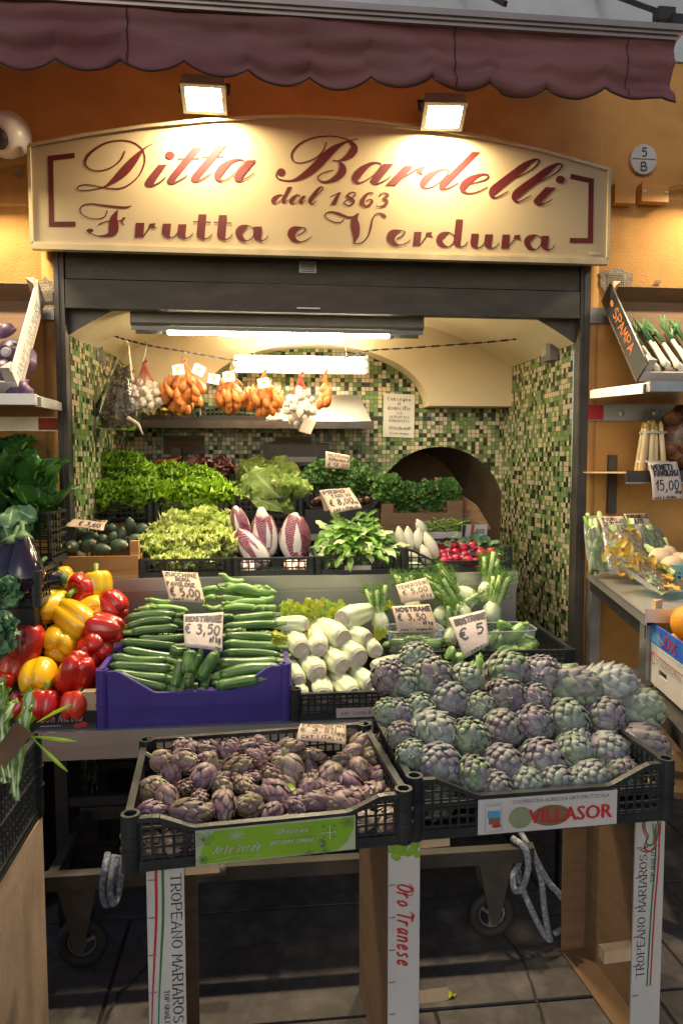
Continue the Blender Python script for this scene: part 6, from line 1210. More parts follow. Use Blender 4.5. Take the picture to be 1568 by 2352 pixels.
# ---- second row lettuces
GL_ = 'curly green lettuces'
frills([(225, 1085, 3.64, (.16, .10, .115), 300, .046, .021, 'biggest curly green lettuce at the upper left of the heap'), (285, 1085, 3.66, (.13, .10, .105), 260, .046, .021, 'curly green lettuce at the top of the heap'), (180, 1128, 3.54, (.09, .09, .085), 190, .044, .02, 'curly green lettuce at the left edge of the heap'), (240, 1140, 3.52, (.12, .09, .075), 230, .044, .021, 'curly green lettuce at the lower left of the heap'), (312, 1136, 3.52, (.12, .09, .075), 230, .044, .021, 'curly green lettuce at the lower right of the heap'), (335, 1098, 3.62, (.085, .08, .075), 180, .042, .02, 'curly green lettuce beside the carrots')], 'lett', 'curly_lettuce', 'lettuce', GL_, ruf=.7, fr=9, lobe=.22, curl=1.1)
frills([(385, 1140, 3.52, (.085, .08, .065), 120, .06, .03, 'bright lettuce at the left front of its crate'), (445, 1135, 3.52, (.09, .08, .068), 130, .06, .031, 'bright lettuce in the middle front of its crate'), (503, 1138, 3.52, (.08, .08, .065), 120, .06, .03, 'bright lettuce at the right front beside the romaine'), (470, 1160, 3.46, (.05, .03, .04), 40, .05, .026, 'bright lettuce hanging over the crate rim')], 'lett2', 'butter_lettuce', 'lettuce', 'bright smooth lettuces', ruf=.45, fr=6, lobe=.08, curl=1.1)
frills([(400, 1098, 3.64, (.09, .07, .065), 130, .055, .027, 'darker lettuce at the rear left of the bright ones'), (465, 1104, 3.62, (.09, .07, .06), 130, .055, .027, 'darker lettuce at the rear middle of the bright ones')], 'lett', 'butter_lettuce', 'lettuce', 'darker rear lettuces', ruf=.5, fr=7, lobe=.12, curl=1.1)
heads([(455, 1078, 3.74, (-.2, -.5, 1), .085, .045, 36, 'dark red leaf salad on the left at the back'), (510, 1080, 3.74, (.3, -.5, 1), .085, .045, 36, 'dark red leaf salad behind the romaine')], 'dkred', 'red_leaf_salad', 'salad', 'dark red leaf salads', ruf=.35, fr=9, curl=.8, t1=1.3)
def romaine(px, py, Y, up, L, W, N, lb, sd):
    b = MB(); head(b, (0, 0, 0), up, N, L, W, t0=.05, t1=.55, curl=.35, ruf=.28, fr=10, cup=.35, mi=0, mr=1, sd=sd, ribw=.07, nu=9, jit=.15)
    o = b.build('romaine_lettuce', [M['roman'], M['rib']], smooth=True); o.location = at(px, py, Y); tag(o, lb, 'lettuce', 'romaine lettuces')
b = MB()
for (x, y, Y, d, n_, L, W, sd_) in ((668, 1168, 3.46, (-.62, .12, .62), (-.2, -1, .25), .275, .066, 1), (640, 1168, 3.50, (-.55, .25, .62), (-.5, -1, .2), .25, .06, 2), (690, 1165, 3.50, (-.5, .3, .6), (.2, -1, .5), .24, .06, 3), (655, 1160, 3.54, (-.35, .35, .7), (0, -1, .3), .23, .06, 4), (660, 1175, 3.45, (-.75, .0, .35), (0, -1, .1), .2, .045, 5)):
    leaf(b, at(x, y, Y), d, n_, L, W, -.12, .22, .30, 7, peak=.62, base=.32, nu=14, sd=sd_, mi=0, mr=1, ribw=.10, tip=.4)
tag(b.build('romaine_lettuce', [M['roman'], M['stalk']], smooth=True), 'big romaine lettuce with a white rib leaning left', 'lettuce', 'romaine lettuces')
romaine(650, 1150, 3.48, (.1, -.2, 1), .13, .05, 18, 'smaller romaine lettuce right of the big one', 5); romaine(680, 1150, 3.48, (.35, -.2, 1), .12, .046, 18, 'romaine lettuce at the right end of the crate', 8); romaine(560, 1155, 3.5, (-.1, -.4, .8), .10, .05, 16, 'romaine lettuce low at the left of its crate', 9)
romaine(640, 1165, 3.47, (.9, -.3, .1), .11, .045, 14, 'pale romaine lettuce lying behind the crate bars', 12)
heads([(590, 1092, 3.84, (-.4, -.6, .8), .12, .06, 34, 'yellowish escarole at the back left of the rear crate'), (645, 1092, 3.84, (.3, -.6, .8), .12, .06, 34, 'yellowish escarole at the back right of the rear crate')], 'roman', 'rear_escarole', 'escarole', 'yellowish rear escaroles', ruf=.25, fr=8, curl=.8, t1=1.4)
def darkbush(px, py, Y, r_, n, lb, sd, matn='dkleaf', ls=.035):
    b = MB(); g = random.Random(sd); c = V((0, 0, 0))
    for k in range(n):
        d = V((g.gauss(0, 1), g.gauss(0, 1)-.5, g.gauss(0, 1)+.4)).normalized(); p = V((d.x*r_[0], d.y*r_[1], d.z*r_[2]))*g.uniform(.55, 1)
        leaf(b, p, d+V((g.uniform(-.8, .8), g.uniform(-.8, .8), g.uniform(-.3, .8))), (0, -1, .5), ls*g.uniform(.7, 1.3), ls*.5, .7, .25, .4, 6, sd=k, nu=5, lobe=.3)
    o = b.build('leafy_bunch', M[matn], smooth=True); o.location = at(px, py, Y); tag(o, lb, 'greens', 'dark leafy bunches at the back'); return o
darkbush(775, 1092, 3.80, (.19, .09, .075), 420, 'dark lambs lettuce heap below the valeriana price tag', 1)
darkbush(835, 1110, 3.74, (.10, .08, .07), 220, 'dark lambs lettuce beside the oven arch', 2)
for i, (px, py, lb) in enumerate(((890, 1125, 'dark parsley bunch at the left of the cardboard box'), (935, 1145, 'dark parsley bunch second from the left in the box'), (985, 1140, 'dark parsley bunch in the middle of the box'), (1022, 1135, 'dark parsley bunch at the right by the cardboard flap'))): darkbush(px, py, 3.54, (.075, .07, .07), 260, lb, 10+i, ls=.028)
for i, (px, py) in enumerate(((350, 1070), (365, 1063), (380, 1069), (395, 1066))):
    b = MB(); b.tube([(0, 0, 0), (.03, 0, .004), (.09, 0, 0)], [.008, .014, .005], 10); o = b.build('carrot', M['carrot'], smooth=True); o.location = at(px-12, py, 3.82); o.rotation_euler = (0, R(-8*i), R(20)); tag(o, f'orange carrot, {order(i, 4)} at the back of the counter', 'carrot', 'carrots')
# ---- hanging nets
fH = FR(0, 1000, .6378); fJ = FR(900, 1100, .6378)
def hook(p, zt):
    b = MB(); p = V(p); b.tube([p+V((0, 0, zt-p.z)), p+V((.006, 0, zt-p.z+.012)), p+V((.012, 0, zt-p.z+.004)), p+V((.010, 0, zt-p.z-.02)), p+V((0, 0, .03)), p+V((-.008, 0, 0)), p+V((0, 0, -.014)), p+V((.012, 0, -.006)), p+V((.014, 0, .008))], .0022, 6); return b
def netbag(px, py, Y, rx, rz, n, kind, label, hang, neck=.06, sd=1, tagx=None, ctr=None):
    c = at(px, py, Y); k = Y/FPX; RX, RZ = rx*k, rz*k; t = empty('net_bag', label, 'net bag', c, 'net bags hanging on the chain'); g = random.Random(sd)
    me_b = GARL if kind == 'garlic' else SHAL; rb = .024 if kind == 'garlic' else .021; pts = []
    tries = 0
    while len(pts) < n and tries < 900:
        tries += 1; d = V((g.gauss(0, 1), g.gauss(0, .9)-.7, g.gauss(0, 1))).normalized(); zz = d.z; wx = RX*(1-.28*max(0, zz)-.1*max(0, -zz))
        p = V((d.x*max(.002, wx-rb*.8), d.y*max(.002, wx*.8-rb*.8), d.z*max(.002, RZ-rb)))
        if all((p-q).length > rb*(1.15 if kind == 'garlic' else .95) for q in pts): pts.append(p)
    for p in pts:
        o = link('garlic_bulb' if kind == 'garlic' else 'shallot', me_b[len(t.children) % len(me_b)], t); q = (p+V((0, 0, .0))).normalized() if kind == 'garlic' else V((g.uniform(-.5, .5), -.2, 1)); q = V((q.x, q.y*.8, q.z-.4)) if kind == 'garlic' else q
        o.matrix_basis = MX.Translation(p) @ q.to_track_quat('Z', 'Y').to_matrix().to_4x4() @ MX.Diagonal((g.uniform(.85, 1.1),)*3+(1,))
    b = MB(); b.blob((0, 0, -RZ*.05), (RZ*.62 if RZ < RX else RX*.62, RX*.5, RZ*.66), 12, 8, amp=.1); b.build('net_core', M['onion'] if kind != 'garlic' else M['garlic'], t, smooth=True)
    top = RZ+neck; b = MB(); m_ = M['net'] if kind == 'garlic' else M['onet']
    for q in range(14):
        a = 6.283*q/14; e = V((RX*.62*math.cos(a), RX*.5*math.sin(a), RZ*.55)); b.tube([e, e*.45+V((0, 0, RZ*.55+neck*.25)), V((math.cos(a)*.004, math.sin(a)*.004, top))], .0016, 4, cap=False)
        e2 = V((RX*.62*math.cos(a+.45), RX*.5*math.sin(a+.45), RZ*.55)); b.tube([e2, V((RX*.3*math.cos(a), RX*.26*math.sin(a), RZ*.8+neck*.2)), V((0, 0, top-.01))], .0013, 4, cap=False)
    b.blob((0, 0, top), (.010, .008, .012), 8, 6); b.tube([(0, 0, top), (.012, -.004, top+.02), (.02, -.006, top+.012)], [.006, .009, .003], 6); b.build('net_neck', m_, t, smooth=True)
    h_ = hook((0, 0, top+.005), hang(c)-c.z); h_.build('hook', M['zinc'], t, smooth=True)
    if tagx:
        for (tx, tz, rot) in tagx:
            o = empty_tag(t, tx, tz, rot, RX)
    return t
def empty_tag(t, tx, tz, rot, RX):
    b = MB(); b.grid(lambda i, j: V(((i-.5)*.055, -.004*math.sin(3*i), (j-.5)*.048)), 4, 3); o = b.build('paper_label', M['wpaper'], t); o.location = (tx, -RX*.86-.012, tz); o.rotation_euler = (R(-8), rot, 0)
    b = MB(); pn = Pen(b, plane_map((0, -.0055, 0), (1, 0, 0), (0, 0, 1)), .0006, .0001); pn.dot(.0, .004, .010, .009); o2 = b.build('label_print', M['orange'], o); return o
b = MB(); b.lathe([(.003, -.020), (.012, -.019), (.022, -.010), (.0235, 0), (.018, .012), (.009, .019), (.005, .023), (.0035, .026)], 20, lob=lambda a, z: 1-.13*(1-abs(math.sin(math.pi*a*5)))**1.5); GARL = [b.build('garlic_bulb', M['garlic'], smooth=True, mesh_only=True)]
SHAL = []
for s in (1, 2):
    b = MB(); b.lathe([(.002, -.034), (.010, -.030), (.018, -.016), (.0205, 0), (.017, .016), (.009, .030), (.004, .040), (.003, .048)], 14, lob=lambda a, z: 1+.06*math.cos(4*math.pi*a+s)+.03*math.cos(10*math.pi*a)); SHAL.append(b.build('shallot', M['onion'], smooth=True, mesh_only=True))
hz = lambda px, py: (lambda c: at(px, py, YC).z+.0)
netbag(333, 908, YC, 44, 44, 26, 'garlic', 'red net of white garlic bulbs hanging furthest left', hz(333, 790), .055, 1)
netbag(422, 897, YC, 54, 48, 26, 'shallot', 'widest orange net of shallots hanging beside the left garlic', hz(418, 808), .03, 2, [(-.01, .085, R(-8)), (.085, .085, R(25))])
netbag(533, 908, YC, 41, 42, 22, 'shallot', 'orange net of shallots hanging left below the twin lamp', hz(540, 826), .03, 3, [(-.08, .068, R(8)), (-.01, .08, R(-10))])
netbag(606, 918, YC, 45, 38, 22, 'shallot', 'orange net of shallots with a round white label', hz(598, 832), .045, 4, [(-.0, .07, R(-12))])
netbag(690, 935, YC-.04, 40, 52, 24, 'garlic', 'long net of white garlic bulbs hanging below the twin lamp', hz(684, 834), .04, 5)
netbag(747, 915, YC, 24, 30, 6, 'shallot', 'small orange net with a single shallot bunch furthest right', hz(745, 830), .06, 6)
q = at(704, 978, YC-.09); b = MB(); b.grid(lambda i, j: V((i*.06-.03+j*.01, .006*math.sin(i*3), j*.07-.035)), 4, 4); o = b.build('paper_ticket', M['paper']); o.location = q; o.rotation_euler = (0, R(15), 0); tag(o, 'small brown paper ticket dangling from the right garlic net', 'ticket')
# bag of dried herbs
p0, p1 = at(290, 783, YC), at(266, 985, YC-.02)
t = empty('herb_bag', 'long clear bag of dried dark herbs hanging from the chain', 'bag', p0)
ax = p1-p0; L = ax.length; axn = ax.normalized(); sd_ = V((axn.z, 0, -axn.x)) if True else None
def cone(prof, wob, sd):
    b = MB(); n = 20; rings = []
    for (tt, rx) in prof:
        c = axn*(tt*L); rings.append([b.add(c+V((1, 0, 0))*rx*math.cos(2*math.pi*k/n)*(1+wob*NZ.noise(V((math.cos(k*.314)*2, math.sin(k*.314)*2, tt*8+sd))))+V((0, 1, 0))*rx*.7*math.sin(2*math.pi*k/n)*(1+wob*NZ.noise(V((math.cos(k*.314)*2, tt*8, sd)))) ) for k in range(n)])
    for A, B in zip(rings, rings[1:]):
        for k in range(n): b.face((A[k], A[(k+1) % n], B[(k+1) % n], B[k]))
    b.face(rings[-1]); return b
b = cone([(.02, .012), (.06, .02), (.2, .036), (.4, .062), (.6, .088), (.8, .105), (.97, .115), (1.02, .10)], .22, 3); b.build('bag_film', M['bag'], t, smooth=True)
b = MB(); g = random.Random(5)
for k in range(900):
    tt = .30+.69*g.random()**.8; rx = .100*tt**.9; a = g.uniform(0, 6.283); e = g.random()**.5; p = axn*(tt*L)+V((rx*e*math.cos(a), rx*.65*e*math.sin(a), 0)); d = V((g.uniform(-1, 1), g.uniform(-1, 1), g.uniform(-1, 1)))
    leaf(b, p, d, (0, -1, .2), g.uniform(.016, .034), .010, .8, .3, .4, 5, sd=k, nu=3)
b.build('dried_herbs', M['herb'], t, smooth=True)['kind'] = 'stuff'
b = MB(); b.blob((0, 0, -.008), (.012, .012, .014), 8, 6); b.tube([axn*(L*1.0)+V((.07, -.06, .05)), axn*(L*1.0)+V((.12, -.07, .02)), axn*L+V((.14, -.07, -.03))], [.010, .008, .004], 6); b.build('tie', M['garlic'], t, smooth=True)
# ---- on the wall shelf
zsh = at(600, 968, YS1).z+.003
b = MB(); x0, x1 = span(322, 452, 950, YS1+.03)
crate('plastic_crate', 'low black crate of yellow lemons on the wall shelf', 'crate', ((x0+x1)/2, YS1+.11, zsh), x1-x0, .18, .05, 0, 'black', posts=False)
for i, (px, py) in enumerate(((378, 948), (398, 940), (355, 951), (412, 950), (384, 956), (428, 940), (340, 956))):
    b = MB(); b.lathe([(1e-4, -.036), (.006, -.034), (.02, -.024), (.027, -.004), (.026, .008), (.016, .026), (.006, .034), (1e-4, .036)], 16); o = b.build('lemon', M['lemon'], smooth=True); o.location = at(px, py, YS1+.06); o.rotation_euler = (R(60+20*i), R(35*i), 0); tag(o, f'yellow lemon, {order(i, 7)} on the wall shelf', 'lemon', 'lemons on the wall shelf')
x0, x1 = span(460, 610, 955, YS1+.03)
crate('plastic_crate', 'low black crate of green leeks on the wall shelf', 'crate', ((x0+x1)/2, YS1+.11, zsh), x1-x0, .18, .075, 0, 'black', posts=False)
for i in range(9):
    p = at(470+g.uniform(0, 30), 935+i*3.5, YS1+.05+.01*(i % 4)); b = MB(); l = g.uniform(.22, .30); b.tube([p, p+V((l*.5, 0, .004)), p+V((l, 0, -.004))], [.009, .011, .009], 8); o = b.build('leek', M['leekg'], smooth=True); tag(o, f'leek lying flat, {ORD[i+1]} from the top of its crate', 'leek', 'leeks on the wall shelf')
x0, x1 = span(612, 656, 955, YS1+.02); b = MB(); hh = at(630, 938, YS1).z-zsh; b.box((x0, YS1+.012, zsh+.012), (x1, YS1+.018, zsh+hh)); tag(b.build('card_sheet', M['wpaper']), 'white card sheet standing between the leeks and the steel sheet', 'card')
# ---------------------------------------------------------------- price tags
def price_tag(corners, Yt, Yb, lines, label, paper='paper', curl=.012, back=False, ink=.035):
    TL, TR, BR, BL = corners; a, c, d, e = at(*TL, Yt), at(*TR, Yt), at(*BR, Yb), at(*BL, Yb)
    cen = (a+c+d+e)/4; t = empty('price_tag', label, 'price tag', cen, 'handwritten paper price tags'); nrm = (c-a).cross(e-a).normalized()
    if nrm.y > 0: nrm = -nrm
    g = random.Random(int(TL[0]*7+TL[1]))
    def S(s, v, h=0):
        p = (a*(1-s)+c*s)*v+(e*(1-s)+d*s)*(1-v)
        return p-cen+nrm*(h+curl*(math.sin(v*3.1+.4)*.8+.5*math.sin(s*2.6+v*2))+.0022*NZ.noise(V((s*4, v*4, g.random()*0+TL[0]))))
    b = MB(); b.grid(lambda i, j: S(i, j), 10, 10); o = b.build('paper_sheet', M[paper], t, smooth=True); md = o.modifiers.new('thick', 'SOLIDIFY'); md.thickness = .0006; md.offset = -1
    if back:
        b = MB(); b.grid(lambda i, j: V(S(i, 1))*(1-j)+(V(S(i, .05))+V((-.02, .10, 0)))*j, 6, 4); b.build('rear_flap', M[paper], t, smooth=True)
    W_, H_ = (c-a).length, (a-e).length; asp = W_/H_
    b = MB(); pn = Pen(b, lambda x, y, h=0: S(x/asp, y, h+.0006), .0006, .00001)
    for (s_, x, y, w_, h_, st) in lines: text(pn, s_, x*asp, y, w_*asp, h_, ink*(h_/.2)**.35 if st != 'b' else ink*1.5, jit=.05, slant=.06)
    b.build('handwriting', M['ink'], t); return t
f7, f6, f1, f8 = FR(1050, 2250, .5102), fZ, fN, fM
def C(fr, *p): return [fr(*q) for q in p]
price_tag(C(f6, (488, 70), (765, 70), (828, 330), (550, 310)), 2.66, 2.56, [('ZUCCHINE', .04, .80, .92, .15, 'n'), ('ROMA', .30, .63, .42, .13, 'n'), ('FAVOLOSE', .03, .45, .80, .13, 'n'), ('\u20ac 5,00', .06, .15, .86, .24, 'n'), ('al kg', .72, .04, .26, .08, 'n'), ('cat I', .10, .03, .3, .05, 'n')], 'brown tag reading Zucchine Roma Favolose 5,00 behind the violet crate', back=True)
price_tag(C(f6, (657, 412), (967, 374), (962, 712), (668, 668)), 2.45, 2.33, [('NOSTRANE', .05, .72, .92, .17, 'b'), ('\u20ac 3,50', .02, .36, .92, .26, 'n'), ('al kg', .66, .18, .30, .12, 'n')], 'grey tag reading Nostrane 3,50 stuck upright among the zucchini', 'greypaper')
price_tag(C(f7, (1042, 180), (1282, 110), (1350, 290), (1088, 325)), 2.66, 2.62, [('TENERISSIMI', .03, .70, .95, .18, 'n'), ('\u20ac 5,00', .10, .36, .80, .24, 'n'), ('al kg', .60, .12, .34, .14, 'n')], 'crumpled brown tag reading Tenerissimi 5,00 topmost among the fennel', ink=.03)
price_tag(C(f7, (1010, 345), (1310, 322), (1375, 548), (1055, 552)), 2.46, 2.42, [('NOSTRANE', .06, .76, .92, .16, 'b'), ('\u20ac 3,50', .06, .42, .74, .24, 'n'), ('al kg', .66, .26, .26, .12, 'n'), ('cat I', .08, .06, .28, .06, 'n'), ('origine ITA', .46, .06, .40, .06, 'n')], 'pale brown tag reading Nostrane 3,50 lying on the square tub')
price_tag(C(f1, (538, 350), (768, 288), (790, 520), (635, 608)), 2.50, 2.40, [('NOSTRANE', .10, .76, .88, .15, 'b'), ('\u20ac 5', .06, .38, .84, .26, 'n'), ('cat I', .3, .03, .4, .05, 'n')], 'grey tag reading Nostrane 5 leaning beside the round tub', 'greypaper')
price_tag(C(f1, (522, 672), (652, 662), (802, 780), (744, 812)), 1.96, 1.88, [('NOSTRANI', .05, .70, .92, .2, 'n'), ('MORSI', .3, .42, .6, .18, 'n'), ('\u20ac 0,70', .2, .12, .8, .24, 'n')], 'brown tag half buried between the big artichokes', ink=.04)
price_tag(C(fK, (985, 62), (1220, 52), (1218, 182), (962, 152)), 1.80, 1.73, [('CARCIOFINI', .02, .80, .94, .15, 'n'), ('FAVOLOSI', .04, .58, .76, .16, 'n'), ('\u20ac 3,50', .02, .32, .80, .20, 'n'), ('al kg', .82, .30, .16, .1, 'n'), ('Cat I ITALIA', .08, .06, .85, .10, 'n')], 'brown tag reading Carciofini Favolosi 3,50 behind the small artichokes')
price_tag(C(fU, (490, 590), (678, 584), (650, 675), (412, 641)), 3.16, 3.04, [('CETRIOLI', .10, .62, .85, .25, 'b'), ('\u20ac 3,60', .3, .10, .6, .28, 'n')], 'brown tag reading Cetrioli 3,60 resting on the dark cucumbers')
price_tag(C(fM, (830, 370), (1040, 340), (1128, 498), (915, 540)), 3.16, 3.06, [('PRIMO', .05, .76, .72, .17, 'b'), ('TAGLIO', .22, .54, .66, .15, 'n'), ('\u20ac 8,00', .08, .24, .78, .22, 'n'), ('al kg', .74, .20, .22, .09, 'n'), ('CAT I ITALIA', .1, .03, .8, .08, 'n')], 'brown tag reading Primo Taglio 8,00 above the cut chicory', back=True)
price_tag(C(fM, (875, 97), (1045, 122), (1040, 225), (870, 215)), 3.68, 3.66, [('VALERIANA', .06, .70, .88, .2, 'n'), ('ROMAGNOLA', .12, .44, .84, .18, 'n'), ('\u20ac 14,00', .08, .08, .85, .24, 'n')], 'small brown tag reading Valeriana Romagnola in the dark lambs lettuce')
f9 = FR(2131, 1600, .3827)
price_tag(C(f9, (1195, 655), (1515, 640), (1552, 1030), (1240, 1045)), 2.83, 2.81, [('VENETI', .06, .78, .74, .14, 'b'), ('FAVOLOSI', .10, .62, .84, .13, 'b'), ('15,00', .10, .24, .80, .26, 'n'), ('al kg', .74, .14, .22, .08, 'n'), ('cat I  italia', .06, .02, .7, .05, 'n')], 'grey tag reading Veneti Favolosi 15,00 hanging off the right shelf', 'greypaper', ink=.03)
price_tag(C(f9, (670, 1225), (950, 1205), (1010, 1405), (728, 1422)), 2.90, 2.86, [('FIORI', .10, .72, .56, .2, 'n'), ('DI ZUCCA', .08, .45, .80, .2, 'n'), ('2,50', .44, .12, .5, .22, 'n')], 'brown tag reading Fiori di Zucca 2,50 behind the flower trays', ink=.045)
price_tag(C(f9, (940, 1190), (1195, 1176), (1245, 1390), (1000, 1402)), 2.95, 2.92, [('PUNTARELLE', .06, .74, .92, .16, 'n'), ('PULITE', .10, .48, .6, .18, 'n'), ('2,50', .34, .14, .55, .22, 'n')], 'brown tag reading Puntarelle Pulite 2,50 behind the green tray', ink=.045)
# ---------------------------------------------------------------- right side: rails, shelves, crate of spring onions
f5 = FR(1731, 1000, .6378)
def railplate(px, py, pz0, pz1, x1, label):
    p = at(px, pz0, YF-.014); q = at(px, pz1, YF-.014); t = empty('wall_rail', label, 'rail', (p.x, YF-.014, q.z)); h = p.z-q.z; b = MB()
    b.box((0, -.006, 0), (x1-p.x, .008, h)); b.build('plate', M['zinc'], t)
    for k in range(4):
        xx = .17+.165*k
        if xx < x1-p.x: b = MB(); b.lathe([(.014, 0), (.014, .003), (.006, .005), (0, .005)], 14); o = b.build('screw', M['steel'], t, smooth=True); o.location = (xx, -.0062, h*.45); o.rotation_euler = (R(90), 0, 0)
    return t, h
t, h = railplate(1343, 950, 928, 966, 2.6, 'grey steel wall rail with screws under the right crate shelf')
b = MB(); b.box((.004, -.0075, .004), (.085, -.0062, h-.004)); b.build('red_sticker', M['red'], t)
t, h = railplate(1343, 720, 706, 742, 2.6, 'grey steel wall rail behind the spring onion crate')
# shelf under the crate
xr0 = at(1359, 895, YF-.01).x
pA, pB = at(1359, 897, 3.02), at(1486, 930, 2.66)
t = empty('bracket_shelf', 'grey steel bracket shelf carrying the spring onion crate', 'shelf', pA)
w_ = 1.2; dpv = V((pB.x-pA.x, 2.66-3.02, 0)); zb_ = pB.z-pA.z
b = MB(); b.prism([(0, 0, 0), (w_, 0, 0), (dpv.x+w_, dpv.y, -.01), (dpv.x, dpv.y, -.01)], (0, 0, .004)); b.bar((dpv.x, dpv.y, -.022), (dpv.x+w_, dpv.y, -.022), .03, .04); b.build('board', M['zinc'], t)
b = MB(); b.bar((.0, 0, -.018), (dpv.x, dpv.y+.02, -.030), .022, .034); b.build('bracket_arm', M['zinc'], t)
zsh_ = pA.z+.002
# tilted crate (parallelogram in the photo): floor board, two sides, low front
def tilted_crate(name, label, bl, br, tr_, tl, hgt, mside, fronth, prints=None):
    """bl, br: lower front corners, tl, tr: upper rear corners of the floor"""
    o0 = bl; t = empty(name, label, 'crate', o0); u = (br-bl); v = (tl-bl); n = u.cross(v).normalized(); n = n if n.y < 0 else -n
    W_, H_ = u.length, v.length; u.normalize(); v.normalize()
    b = MB(); b.prism([V(), u*W_, u*W_+v*H_, v*H_], -n*.005); b.build('floor_board', M['card'], t)
    b = MB(); b.prism([V(), v*H_, v*H_+n*hgt*.95, n*hgt], u*.007); s1 = b.build('side_panel', mside, t)
    b = MB(); b.prism([u*W_, u*W_+v*H_, u*W_+v*H_+n*hgt*.95, u*W_+n*hgt], -u*.007); b.build('side_panel', mside if prints else M['card'], t)
    b = MB(); b.prism([u*.0075, u*(W_-.0075), u*(W_-.0075)+n*fronth, u*.0075+n*fronth], v*.007); b.build('front_rail', M['cardwhite'], t)
    b = MB(); b.prism([v*H_+u*.0075, v*H_+u*(W_-.0075), v*H_+u*(W_-.0075)+n*hgt*.8, v*H_+u*.0075+n*hgt*.8], -v*.007); b.build('back_rail', M['card'], t)
    for c_ in (0, 1):
        b = MB(); q = u*(.0075 if c_ == 0 else W_-.0075); s_ = 1 if c_ == 0 else -1
        b.prism([q+v*.008, q+v*.008+u*s_*.035, q+v*.043], n*(hgt+.01)); b.build('corner_block', M['cardwhite'], t)
        b = MB(); b.prism([q+v*(H_-.008), q+v*(H_-.008)+u*s_*.035, q+v*(H_-.043)], n*(hgt+.01)); b.build('corner_block', M['paleWood'], t)
    return t, u, v, n, W_, H_, s1
cz = zsh_+.006
bl = V((at(1500, 892, 2.70).x, 2.72, cz)); 
tl = at(1410, 668, 3.02); tl_ = V((bl.x+.02, 3.05, at(1400, 690, 3.05).z)); br = bl+V((.42, 0, 0)); tr_ = tl_+V((.42, 0, 0))
bl = V((at(1497, 895, 2.74).x-.07, 2.74, cz)); br = bl+V((.44, 0, 0)); tl_ = V((bl.x, 3.06, at(1400, 690, 3.06).z))
ct, u_, v_, n_, cw, ch, s1 = tilted_crate('fruit_crate', 'tilted cardboard crate of spring onions on the right wall', bl, br, None, tl_, .10, M['black'], .05)
b = MB(); sm_ = plane_map(v_*.05+n_*.03-u_*.0006, v_, n_); 
pn = Pen(b, lambda x, y, h=0: v_*(ch*.86-x)+n_*(.03+y)-u_*(.0006+h), .0003, .00002); text(pn, 'SPAMPA', .06, .0, .26, .045, .006); pn.dot(.02, .025, .018, .012); b.build('print', M['carrot'], s1)
def onion_mesh(seed):
    b = MB(); g = random.Random(seed); b.tube([(0, 0, 0), (0, 0, .006), (0, 0, .02), (0, 0, .04), (0, 0, .09), (0, 0, .15)], [.004, .011, .0145, .0105, .0085, .008], 10); me = b.build('spring_onion', M['leekw'], smooth=True, mesh_only=True)
    b = MB()
    for k in range(4):
        e = V((g.uniform(-.035, .035), g.uniform(-.02, .02), g.uniform(.25, .32))); b.tube([(0, 0, .145), V((0, 0, .20))+e*.08, e], [.0065, .0065, .003], 7)
    gr = b.build('green_tops', M['leekg'], smooth=True, mesh_only=True); b = MB()
    for k in range(16): b.tube([(0, 0, .002), (g.uniform(-.01, .01), g.uniform(-.01, .01), -.012), (g.uniform(-.02, .02), g.uniform(-.02, .02), -.022)], [.0008, .0007, .0004], 3)
    return me, gr, b.build('roots', M['root'], mesh_only=True)
ON = [onion_mesh(s) for s in (1, 2, 3)]
for i in range(9):
    me, gr, rt = ON[i % 3]; o = link('spring_onion', me); tag(o, f'spring onion with green top, {order(i, 9)} in the tilted crate', 'spring onion', 'spring onions'); d = (v_*1.0+u_*(-.16+.02*(i % 4))).normalized()
    frame(o, bl+u_*(.10+.026*i)+v_*(.035+.012*(i % 3))+n_*(.022+.018*(i % 2)), d, i, 1.0); link('green_tops', gr, o); link('roots', rt, o)
# lower shelf with asparagus
zs2 = at(1400, 1087, 2.95).z; xs2 = at(1340, 1076, 3.05).x
t = empty('bracket_shelf', 'brown edged shelf with the white asparagus on the right wall', 'shelf', (xs2, 3.08, zs2))
fx = at(1433, 1075, 2.86).x-xs2
b = MB(); b.prism([(0, 0, 0), (1.3, 0, 0), (1.3, -.23, 0), (fx, -.23, 0)], (0, 0, .006)); b.build('board', M['paleWood'], t)
b = MB(); hf = at(1440, 1072, 2.85).z-at(1440, 1100, 2.85).z; b.box((fx, -.236, -hf*.7), (1.3, -.2302, .012)); b.build('front_strip', M['jamb'], t)
b = MB(); b.box((fx, -.24, -hf*.7-.008), (1.3, -.232, -hf*.7-.0005)); b.build('edge_trim', M['zinc'], t)
p = at(1403, 1140, YF-.02); b = MB(); b.box((p.x-.018, YF-.035, at(1403, 1178, YF).z), (p.x+.018, YF-.008, at(1403, 1045, YF).z)); tag(b.build('slotted_upright', M['jamb']), 'dark slotted steel upright under the asparagus shelf', 'upright')
p = at(1405, 1058, YF-.02)
